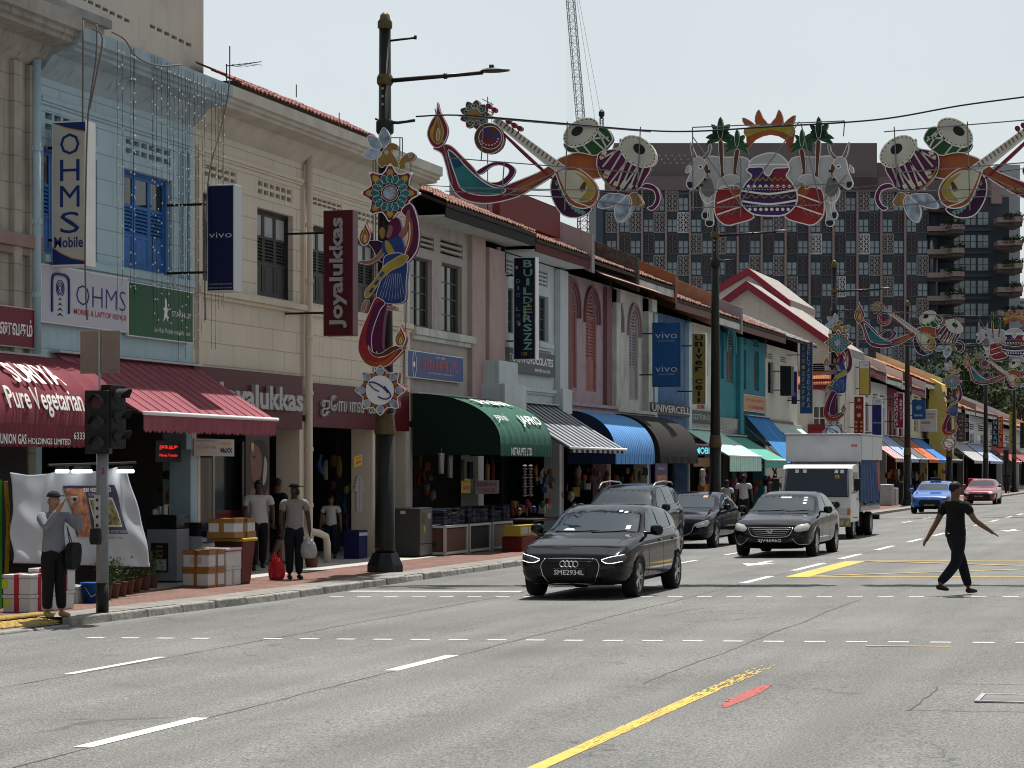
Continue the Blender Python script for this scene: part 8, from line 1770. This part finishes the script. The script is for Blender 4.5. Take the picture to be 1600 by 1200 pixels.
t = thing('stall_counter','dark stall body behind the white sheet','stall',(-17.0,30.3,WALK)); BX('counter',mat('stall_black',(.008,.008,.008),.8),t,-.6,.7,-3.5,1.2,0,.55); BX('back_panel',mat('stall_grey',(.05,.052,.055),.8),t,-.6,-.5,-3.5,1.2,.55,2.4)
t = thing('green_panel','bright green panel edge behind the white sheet at the left edge','panel',tuple(SH(0,830,-16.2))); BX('panel',mat('bright_green',(.05,.35,.03),.6),t,-.02,.0,-.35,.06,-1.1,.72); TB('yellow_garland',mat('yellow_garland',(.30,.2,.02),.9,var=.4,vscale=20),t,[(0,.16,.7),(.02,.20,.1),(0,.18,-.6)],.035,6)
# phone shop front: display cabinet, posters, pillar
g = PG(278,911,WALK); t = thing('display_cabinet','grey display cabinet with a black and maroon price poster beside the foam boxes','cabinet',(g.x - .3,g.y + .25,WALK)); BX('cabinet_body',mat('grey_white_laminate',(.24,.25,.27),.5),t,-.28,.28,-.25,.25,.03,.92,bevel=.01); p_ = MB().box(-.20,.12,-.262,-.252,.18,.68).build('price_poster',mat('maroon_black_poster',(.035,.008,.012),.4),t)
for q,(w_,tx) in enumerate(((.22,'PREPAID'),(.2,'$8/15'),(.2,'$18/30'))): text(tx,(-.04,-.262,.62 - q * .08),MC,grey_l,p_,w=w_ * .6,h=.03)
BX('white_notice',mat('plate_white',(.42,.42,.4)),p_,-.17,.09,-.266,-.263,.21,.40)
BX('glass_top',glass,t,-.28,.28,-.26,.25,.93,1.16,bevel=.005)
random.seed(60)
for q in range(12): x,y,z = RU(-.5,.1),RU(-.2,.3) ,WALK + 1.165; t = thing('accessory_pack',['small yellow packet','small black gadget box','small white gadget box'][q % 3] + ' %s on the phone shop counter' % ['at the front','at the back','in the middle','near the pillar'][q // 3],'packet',(g.x - .3 + x * .5,g.y + .25 + y,z),RU(0,3)); m = MB(); s_ = RU(.03,.06); m.box(-s_,s_,-.03,.03,0,RU(.06,.18)); m.build('packet',[mat('yellow_pack',(.42,.33,.03),.5),black,foam][q % 3],t,bevel=.004)
t = thing('counter','low white counter with phone boxes behind the foam boxes','counter',(g.x + .05,g.y + 1.25,WALK)); BX('counter_body',mat('white_laminate',(.45,.45,.45),.5),t,-.5,.1,-.6,.6,0,.78,bevel=.01); BX('glass_case',glass,t,-.5,.1,-.6,.9,.782,1.02)
for q in range(2): tt_ = thing('phone_kit_box',['left','right'][q] + ' one of two red and black phone starter kit boxes','box',(g.x + .18,g.y + .85 + q * .5,WALK + .66),group='red and black phone kit boxes'); b_ = MB().box(-.05,.05,-.18,.18,0,.22).build('kit_box',mat('kit_black',(.01,.01,.02),.4),tt_); BX('red_print',redp,b_,.051,.054,.02,.18,.02,.22); BX('white_print',letter_white,b_,-.05,.05,-.182,-.181,.02,.10)
def flat(name,label,cat,px0,py0,px1,py1,X,m_,d=.03):
    A,B = PF(px0,py0,X),PF(px1,py1,X); root = thing(name,label,cat,(X,(A.y + B.y) / 2,B.z)); w,h = (B.y - A.y) / 2,A.z - B.z; BX('panel',m_,root,-d,0,-w,w,0,h); return root,w,h
rt_,w,h = flat('led_sign','black sign with scrolling red characters under the wine awning','sign',243,688,283,722,-17.5,mat('led_black',(.01,.01,.01),.6)); redl = mat('red_led',(.9,.02,.02),.5,emit=1.2)
ft(rt_,'நகை அடகு',0,h * .66,w * 1.4,h * .22,redl); ft(rt_,'Money Transfer',0,h * .3,w * 1.4,h * .16,redl)
rt_,w,h = flat('banner','white price banner with orange words under the wine awning','banner',303,685,366,713,-17.3,mat('pink_white_banner',(.42,.38,.37),.6)); ft(rt_,'MaXX',w * .6,h * .35,w * .6,h * .3,black,bold=.04); ft(rt_,'100GB',w * .6,h * .75,w * .5,h * .2,orangep,bold=.04); ft(rt_,'$15  $38  $70',-w * .4,h * .5,w * .95,h * .2,orangep,bold=.02); ft(rt_,'UNLIMITED DATA ROAMING PLAN',-w * .4,h * .88,w * 1.0,h * .07,black)
t = thing('pillar','pale blue and cream pillar between the phone shop and the jewellery shop','pillar',(-17.6,YP(294,-17.6),WALK)); BX('shaft',m_bluep,t,-.3,.12,-.15,.15,.01,2.3,bevel=.01); BX('cream_side',m_beigep,t,-.3,.125,.151,.25,.01,2.3)
rt_,w,h = flat('door_panel','beige wall panel beside the jewellery shop door','panel',305,715,332,860,-17.9,mat('beige_panel',(.15,.13,.11),.6)); 
wl = mat('warm_lit_lamp',(1,.62,.28),.4,emit=1.6)
A = PF(352,715,-20.2); t = thing('chandelier','warm lit ceiling lamps inside the jewellery shop','lamp',tuple(A)); 
for q in range(7): m = MB(); r_ = .05; m.lathe([(.001,-r_),(r_,0),(.001,r_)],8,M=Matrix.Translation((RU(-.2,.2),-.5 + q * .17,RU(-.05,.05)))); m.build('bulb',wl,t)
for px in (333,380): rt_,w,h = flat('door_frame','metal door frame post of the jewellery shop, %s' % ('left' if px < 350 else 'right'),'door frame',px,690,px + 3,872,-17.75,mat('door_metal',(.25,.24,.22),.35,.5))
rt_,w,h = flat('shop_window','dark glass of the jewellery shop with a red band and white words','window',336,690,380,872,-17.95,glass); 
BX('red_band',mat('red_band',(.13,.01,.015),.5),rt_,.001,.004,-w,w,h * .34,h * .42); 
for s_ in (-.5,.5): ft(rt_,'Joyalukkas',w * s_,h * .38,w * .75,h * .035,letter_white)
rt_,w,h = flat('portrait_poster','tall dim poster of a smiling bride in profile in the jewellery window','poster',384,675,421,872,-17.72,mat('dim_maroon_poster',(.035,.018,.015),.4))
def pshape(pts,m_,name,lay): MB().prism([((a - 402.5) / 18.5 * w,(872 - b) / 197 * h) for a,b in smoothpoly(pts,4)],0,.001,M=Matrix.Translation((.001 + lay * .0015,0,0)) @ MF).build(name,m_,rt_)
sk_ = mat('poster_skin',(.15,.07,.045),.5)
pshape([(388,800),(390,770),(396,755),(402,750),(412,758),(420,770),(420,800)],sk_,'shoulder_print',0); pshape([(392,696),(397,690),(405,694),(410,715),(408,740),(400,752),(394,748),(391,738),(392,728),(390,722),(391,708)],sk_,'face_print',1); pshape([(395,692),(402,686),(412,690),(418,712),(417,760),(411,775),(408,745),(409,716),(404,698)],mat('poster_hair',(.01,.006,.005),.5),'hair_print',2); pshape([(413,712),(417,725),(415,750),(410,756),(411,735)],mat('jasmine_print',(.3,.28,.24),.5),'jasmine_print',3); pshape([(392,734),(396,733),(396,738),(393,739)],mat('lips_print',(.25,.03,.03),.5),'lips_print',3); pshape([(394,712),(399,711),(398,715),(395,715)],black,'eye_print',3); pshape([(392,693),(396,692),(395,705),(393,703)],gold_l,'jewel_print',3)
# bags carried and set down
def bag(label,c_,s_,m_,held=False):
    t = thing('carrier_bag',label,'bag',tuple(c_)); m = MB(); n = 14; prof = [(.02,0),(.78,.01),(.95,.12),(1.0,.3),(.98,.5),(.86,.68),(.6,.82),(.42,.9)]; m.lathe([(r_ * s_[0],z * s_[1]) for r_,z in prof],n)
    m.v = [(x * (1 + .13 * math.sin(5 * math.atan2(y,x) + z * 19)) + RU(-.012,.012),y * .6 * (1 + .12 * math.sin(4 * math.atan2(y,x) + z * 24)) + RU(-.01,.01),z + RU(-.012,.012) * (z > .03)) for x,y,z in m.v]; m.build('bag_body',m_,t)
    for sd in (-1,1): TB('bag_handle',m_,t,[(sd * s_[0] * .55,0,s_[1] * .75),(sd * s_[0] * .62,0,s_[1] * 1.0),(sd * s_[0] * .35,0,s_[1] * 1.15),(sd * s_[0] * .2,0,s_[1] * .9)],.012,4)
g = PG(432,906,WALK); bag('red plastic carrier bag standing on the pavement beside the man in the black cap',g,(.15,.42),mat('red_plastic_bag',(.42,.012,.018),.35,bump=.4,bscale=9)); bag('white plastic carrier bag held by the man in the black cap',(m2.location.x + .26,m2.location.y + .02,.27),(.15,.38),mat('white_plastic_bag',(.36,.37,.38),.4,bump=.4,bscale=9))
g = PG(487,886,WALK); t = thing('flower_pot','empty brown flower pot at the foot of the cream column','pot',tuple(g)); MB().lathe([(.11,0),(.14,.16),(.16,.16),(.16,.2)],14).build('pot',potm,t)
# walkway of the textile shop: shirt, tag, box
Xh = -17.6; A = PF(560,770,Xh); t = thing('hanging_shirt','striped short sleeved shirt hanging under a yellow price tag','shirt',tuple(A)); o_ = [(-.14,.33),(-.05,.37),(.05,.37),(.14,.33),(.24,.16),(.27,.05),(.17,.02),(.15,.10),(.16,-.36),(0,-.40),(-.16,-.36),(-.15,.10),(-.17,.02),(-.27,.05),(-.24,.16)]
MB().prism(smoothpoly(o_,3),-.03,.03,M=MF).build('shirt_body',mat('striped_cotton',(.30,.29,.28),.8,grooves=(.035,5,.009,0,'YZ')),t); TB('hanger',steel,t,[(0,0,.37),(0,0,.47),(0,.03,.5)],.006,4); BX('placket',mat('dark_line',(.05,.05,.05),.8),t,.032,.036,-.004,.004,-.38,.35)
def pricetag(label,px0,py0,px1,py1,X,l1,l2,rot=0): rt_,w,h = flat('price_tag',label,'price tag',px0,py0,px1,py1,X,mat('yellow_card',(.50,.36,.02),.6),.01); ft(rt_,l2,0,h * .35,w * 1.4,h * .34,redp,bold=.04); ft(rt_,l1,0,h * .78,w * 1.5,h * .16,redp,bold=.03); rt_.rotation_euler = (rot,0,0)
pricetag('yellow price tag above the hanging striped shirt',554,712,566,728,Xh,'OFFER','$5',.12); t = thing('carton','navy carton with white stripes under the hanging shirt','box',(Xh,YP(561,Xh),WALK)); BX('carton_body',mat('navy_carton',(.008,.012,.07),.6),t,-.25,.1,-.26,.26,0,.62,bevel=.01); BX('white_stripe',grey_l,t,.101,.104,-.26,.26,.50,.57)
# utility cabinet, counters, clothes
g = PG(655,871,WALK); t = thing('utility_cabinet','grey steel utility cabinet with notices right of the nearest lamp base','cabinet',(g.x - .25,g.y + .45,WALK)); cg_ = mat('cabinet_grey',(.13,.135,.13),.6,var=.08,vscale=5); BX('cabinet_body',mat('dark_grey_cabinet',(.04,.042,.042),.6),t,-.45,.25,-.42,.42,.02,1.08,bevel=.01); d_ = MB().box(.252,.262,-.40,.40,.30,1.05).build('door',cg_,t); BX('lower_panel',cg_,t,.252,.262,-.40,.40,.05,.28); BX('notice',mat('olive_notice',(.10,.09,.03),.6),d_,.263,.267,-.32,-.08,.72,.98); BX('danger_label',mat('label_white',(.35,.33,.32),.6),d_,.263,.267,.08,.3,.84,.96); BX('tag',yel,d_,.263,.267,-.16,-.10,.55,.70); BX('side_label',grey_l,t,-.2,-.08,-.424,-.421,.95,1.02)
for i,(pc,py,wy,lab) in enumerate([(700,867,1.7,'white framed counter with a brown carton right of the utility cabinet'),(742,866,1.0,'second white framed counter in front of the tailor shop'),(766,864,.8,'third white framed counter, nearest the shop pillar')]):
    g = PG(pc,py,WALK); w_ = .8; X0 = -16.3; y0 = 48.1 + i * 1.75; t = thing('counter',lab,'counter',(X0,y0,WALK),group='white framed counters of the tailor shop'); wy = 1.6; fr_m = mat('white_counter_frame',(.42,.42,.41),.5)
    for (a,b,c_,d_) in ((0,.05,0,.66),(wy - .05,wy,0,.66)): 
        for xx in (-.8,0): BX('leg',fr_m,t,xx - .03,xx + .03,a,b,c_,d_)
    for z in (.03,.62): BX('rail',fr_m,t,-.83,.032,-.002,wy + .002,z,z + .055)
    BX('inside',[mat('brown_carton',(.10,.05,.03),.7),mat('dark_inside',(.02,.02,.02),.8),mat('pale_carton',(.16,.12,.08),.7)][i],t,-.80,-.01,.06,wy - .06,.09,.60)
    if i == 0: text('PHINN',(-.4,-.003,.25),MC,black,t,w=.4,h=.12,bold=.03); text('THOMSON',(-.4,-.003,.45),MC,redp,t,w=.35,h=.06)
    m = MB(); random.seed(70 + i); n = 0
    jm = [mat('denim_%s' % nn,cc,.9,var=.4,vscale=8) for nn,cc in (('navy',(.010,.014,.032)),('blue',(.02,.035,.07)),('black',(.008,.008,.010)),('grey',(.05,.055,.065)))]
    for cx in range(2):
        for cy in range(5):
            z = .70
            for k in range(random.randint(6,9)): hh = RU(.03,.05); j = thing('folded_jeans','pile of folded dark jeans in the %s row on the %s tailor counter' % (['back','front'][cx],['left','middle','right'][i]),'jeans',(X0 - .60 + cx * .40 + RU(-.02,.02),y0 + .17 + cy * .31 + RU(-.015,.015),WALK + z - .0),RU(-.06,.06),'folded jeans piled on the counters') if k == 0 else j; q_ = MB(); q_.box(-.17,.17,-.14,.14,(z - .70),(z - .70) + hh - .004); q_.build('folded_layer',random.choice(jm),j,bevel=.008); z += hh
random.seed(80)
pricetag('yellow price sign above the jeans piles',721,748,735,770,-16.9,'JEANS','$10'); rt_,w,h = flat('tailor_board','grey board with dark red tailor lettering above the jeans piles','sign',742,751,780,771,-17.2,mat('pinkish_board',(.13,.11,.11),.6)); ft(rt_,'ROBINNA',0,h * .72,w * 1.7,h * .34,mat('dark_red_letters',(.12,.01,.01),.6),bold=.03); ft(rt_,'TAILOR',w * .1,h * .26,w * 1.2,h * .34,mat('dark_red_letters',(.12,.01,.01)),bold=.03)
def garment(label,px,py,X,wdt,hgt,m_,kind=0):
    A = PF(px,py,X); t = thing('hanging_garment',label,'garment',tuple(A)); m = MB(); N_ = 18
    m.grid(lambda u,v: (.03 * math.sin(u * 14) + .02 * math.sin(u * 31),(u - .5) * wdt * (1 - (.35 if kind else .1) * (1 - v) * (1 if kind else -1)),(v - 1) * hgt),N_,6); o = m.build('cloth',m_,t,smooth=True); s_ = o.modifiers.new('s','SOLIDIFY'); s_.thickness = .02; TB('hook',steel,t,[(0,0,.0),(0,0,.12)],.005,4); return t
wcl = mat('off_white_cloth',(.30,.29,.27),.8)
for px,py,w_,h_,m_,lab,kd in [(690,708,.28,.48,wcl,'left one of two white cloths tied under the green awning',1),(704,710,.26,.55,wcl,'right one of two white cloths tied under the green awning',1),(762,725,.22,.4,mat('yellow_cloth',(.28,.2,.07),.8),'pale yellow cloth hanging over the tailor board',1),(770,722,.2,.45,mat('dark_red_cloth',(.10,.01,.012),.8),'dark red cloth hanging by the tailor board',0),(735,722,.3,.4,mat('navy_cloth',(.012,.016,.035),.8),'navy cloth hanging left of the tailor board',0),(722,718,.2,.5,mat('grey_cloth',(.05,.05,.055),.8),'grey cloth hanging above the yellow price sign',0)]: garment(lab,px,py,-16.9,w_,h_,m_,kd)
# shop beyond the green awning: garlands, trinkets, baskets
for i,(px,lab) in enumerate(((820,'left one of two pale flower garland columns'),(829,'right one of two pale flower garland columns'))):
    A = PF(px,728,-16.6); t = thing('garland',lab,'garland',tuple(A),group='garland columns under the striped awning'); m = MB()
    for q in range(11): m.lathe([(.02,-q * .075 - .035),(.062 + .01 * math.sin(q * 2),-q * .075),(.02,-q * .075 + .035)],8)
    stuff(m.build('flower_beads',mat('dusty_flowers',(.22,.19,.17),.9,var=.4,vscale=18),t))
random.seed(90); cl = [('red',(.20,.02,.015)),('orange',(.28,.09,.015)),('gold',(.22,.14,.03)),('green',(.02,.07,.025)),('violet',(.08,.02,.06)),('white',(.28,.28,.26)),('blue',(.02,.05,.16)),('brown',(.09,.045,.02))]
def trinkets(px0,px1,py0,py1,X,n,what,where,cat,sz=(.03,.08)):
    for i in range(n):
        cn,cc = random.choice(cl); px,py = RU(px0,px1),RU(py0,py1); A = PF(px,py,X + RU(-.4,.2)); t = thing(what,'%s %s %s, %s' % (cn,what.replace('_',' '),where,'upper row' if py < (py0 + py1) / 2 else 'lower row'),cat,tuple(A),RU(0,3),group='small goods ' + where); s_ = RU(*sz); m = MB(); k = random.choice((0,1,2)); mm = mat('goods_' + cn,cc,.7,var=.3,vscale=9)
        if k == 0: m.lathe([(.01,-s_ * 2),(s_,-s_),(s_ * .8,s_ * .6),(.01,s_)],8)
        elif k == 1: m.box(-s_,s_,-s_,s_,-s_ * 1.6,s_ * 1.2)
        else: m.tube([(0,0,s_),(0,s_ * .6,-s_),(0,0,-s_ * 3)],[s_ * .3,s_ * .7,s_ * .4],6)
        m.build('piece',mm,t)
trinkets(838,865,728,768,-16.9,22,'hanging_ornament','under the striped awning','ornament'); trinkets(800,862,782,800,-16.5,22,'market_item','on the table behind the nearest car','goods',(.04,.08)); trinkets(880,950,730,790,-17.3,26,'shop_item','inside the shop under the blue awning','goods',(.04,.1)); trinkets(960,1010,730,770,-17.3,16,'shop_item','inside the shop under the brown awning','goods',(.04,.1)); trinkets(640,680,715,775,-18.2,14,'shop_item','inside the tailor shop','goods',(.04,.1)); trinkets(246,284,735,810,-18.3,16,'phone_case','inside the phone repair shop','goods',(.03,.07)); trinkets(1095,1110,725,765,-16.8,10,'garment_item','under the mint awning','goods',(.06,.14))
trinkets(1130,1215,722,765,-17.0,30,'shop_item','beside the lorry cab','goods',(.06,.14)); trinkets(1385,1425,730,770,-17.2,24,'shop_item','in the shops behind the blue taxi','goods',(.08,.16)); trinkets(1430,1500,732,758,-17.2,22,'shop_item','in the shops left of the red car','goods',(.08,.16)); trinkets(500,545,700,850,-19.0,12,'shirt_item','in the dark textile shop','goods',(.06,.12))
t = thing('goods_table','dark table of goods under the striped awning','table',(-16.6,YP(830,-16.6),WALK)); BX('table_top',mat('dark_wood',(.03,.02,.015),.7),t,-.5,.5,-1.4,1.6,.62,.68)
for sx in (-.45,.45):
    for sy in (-1.3,1.5): BX('leg',black,t,sx - .03,sx + .03,sy - .03,sy + .03,0,.62)
t = thing('carton','yellow and white carton beside the nearest car','box',(-15.6,YP(800,-15.6) ,WALK + .36)); BX('carton_body',mat('yellow_carton',(.36,.27,.03),.6),t,-.2,.2,0,1.3,0,.26,bevel=.01); BX('white_label',grey_l,t,.201,.205,.08,.6,.05,.2); BX('white_label',grey_l,t,.201,.205,.7,1.22,.05,.2)
t = thing('crate','red plastic crate under the yellow and white carton','crate',(-15.65,YP(800,-15.65),WALK)); BX('crate_body',mat('red_crate',(.14,.012,.010),.6),t,-.25,.25,0,1.3,0,.35,bevel=.02)
rt_,w,h = flat('poster','purple data plan poster with orange figures beside the sport utility car','poster',1024,724,1043,757,-16.2,mat('purple_poster',(.045,.012,.09),.5)); ft(rt_,'100GB',0,h * .3,w * 1.6,h * .3,orangep,bold=.02); ft(rt_,'PREPAID',0,h * .75,w * 1.2,h * .12,grey_l)
rt_,w,h = flat('led_sign','shop sign with turquoise dotted letters left of the second lamp','sign',1084,696,1120,712,-16.7,mat('led_black',(.01,.01,.01))); ft(rt_,'MOBILE',0,h * .5,w * 1.7,h * .7,mat('turquoise_led',(.12,.65,.75),.5,emit=.6),bold=.02); BX('colour_strip',mat('violet_yellow_strip',(.25,.12,.3),.5,var=.6,vscale=1.5),rt_,-.03,.004,-w,w,h * 1.02,h * 1.2)
rt_,w,h = flat('banner','brown lettered banner under the turquoise sign','banner',1084,715,1115,729,-16.7,mat('brown_banner',(.15,.10,.07),.6)); ft(rt_,'SALE  50% OFF',0,h * .5,w * 1.6,h * .5,mat('orange_print2',(.35,.12,.03),.6))
for i,(px,m_) in enumerate(((1040,foam),(1052,foam),(1066,mat('red_white_carton',(.30,.10,.09),.6)))): C = Vector((-15.8,YP(px,-15.8),0)); crate('carton',['left pale carton behind the sport utility car','middle pale carton behind the sport utility car','red and white carton behind the sport utility car'][i],'box',C,0,.4,.5,.9,m_,build_lid=False)
t = thing('trolley','steel hand trolley standing behind the nearest car','trolley',(-15.9,YP(900,-15.9),WALK)); TB('handle_frame',steel,t,[(0,-.35,.1),(0,-.35,.85),(0,-.2,1.0),(0,.2,1.0),(0,.35,.85),(0,.35,.1)],.02,6); BX('platform',steel,t,-.3,.3,-.4,.4,.06,.12)
for sx in (-.22,.22):
    for sy in (-.32,.32): MB().lathe([(.05,-.02),(.05,.02)],10,axis='x',M=Matrix.Translation((sx,sy,.05))).build('wheel',rubber,t)
# distant street clutter
for q,(px,h_) in enumerate([(1386,1.1),(1393,.9),(1404,1.2),(1412,1.0),(1440,1.0),(1520,1.2),(1531,1.1)]): X = -15.9; t = thing('metal_bin' if q < 4 else 'shop_stand',['first grey roll container right of the lorry','second grey roll container right of the lorry','tall dark stand behind the taxi','dark stand left of the fourth lamp','goods stand behind the blue taxi','red goods stand behind the walking man','dark goods stand near the red car'][q],'stand',(X,YP(px,X),WALK)); BX('stand_body',[steel,steel,black,black,mat('goods_brown',(.09,.045,.02),.7),redp,black][q],t,-.3,.3,-.5,.5,0,h_,bevel=.03)
t = thing('traffic_light','distant traffic light beside the last street lamps','traffic light',(-15.0,YP(1572,-15.0),WALK)); MB().lathe([(.08,0),(.08,3.2)],8).build('pole',black,t); BX('signal_head',black,t,-.2,.2,-.1,.1,2.3,3.3);
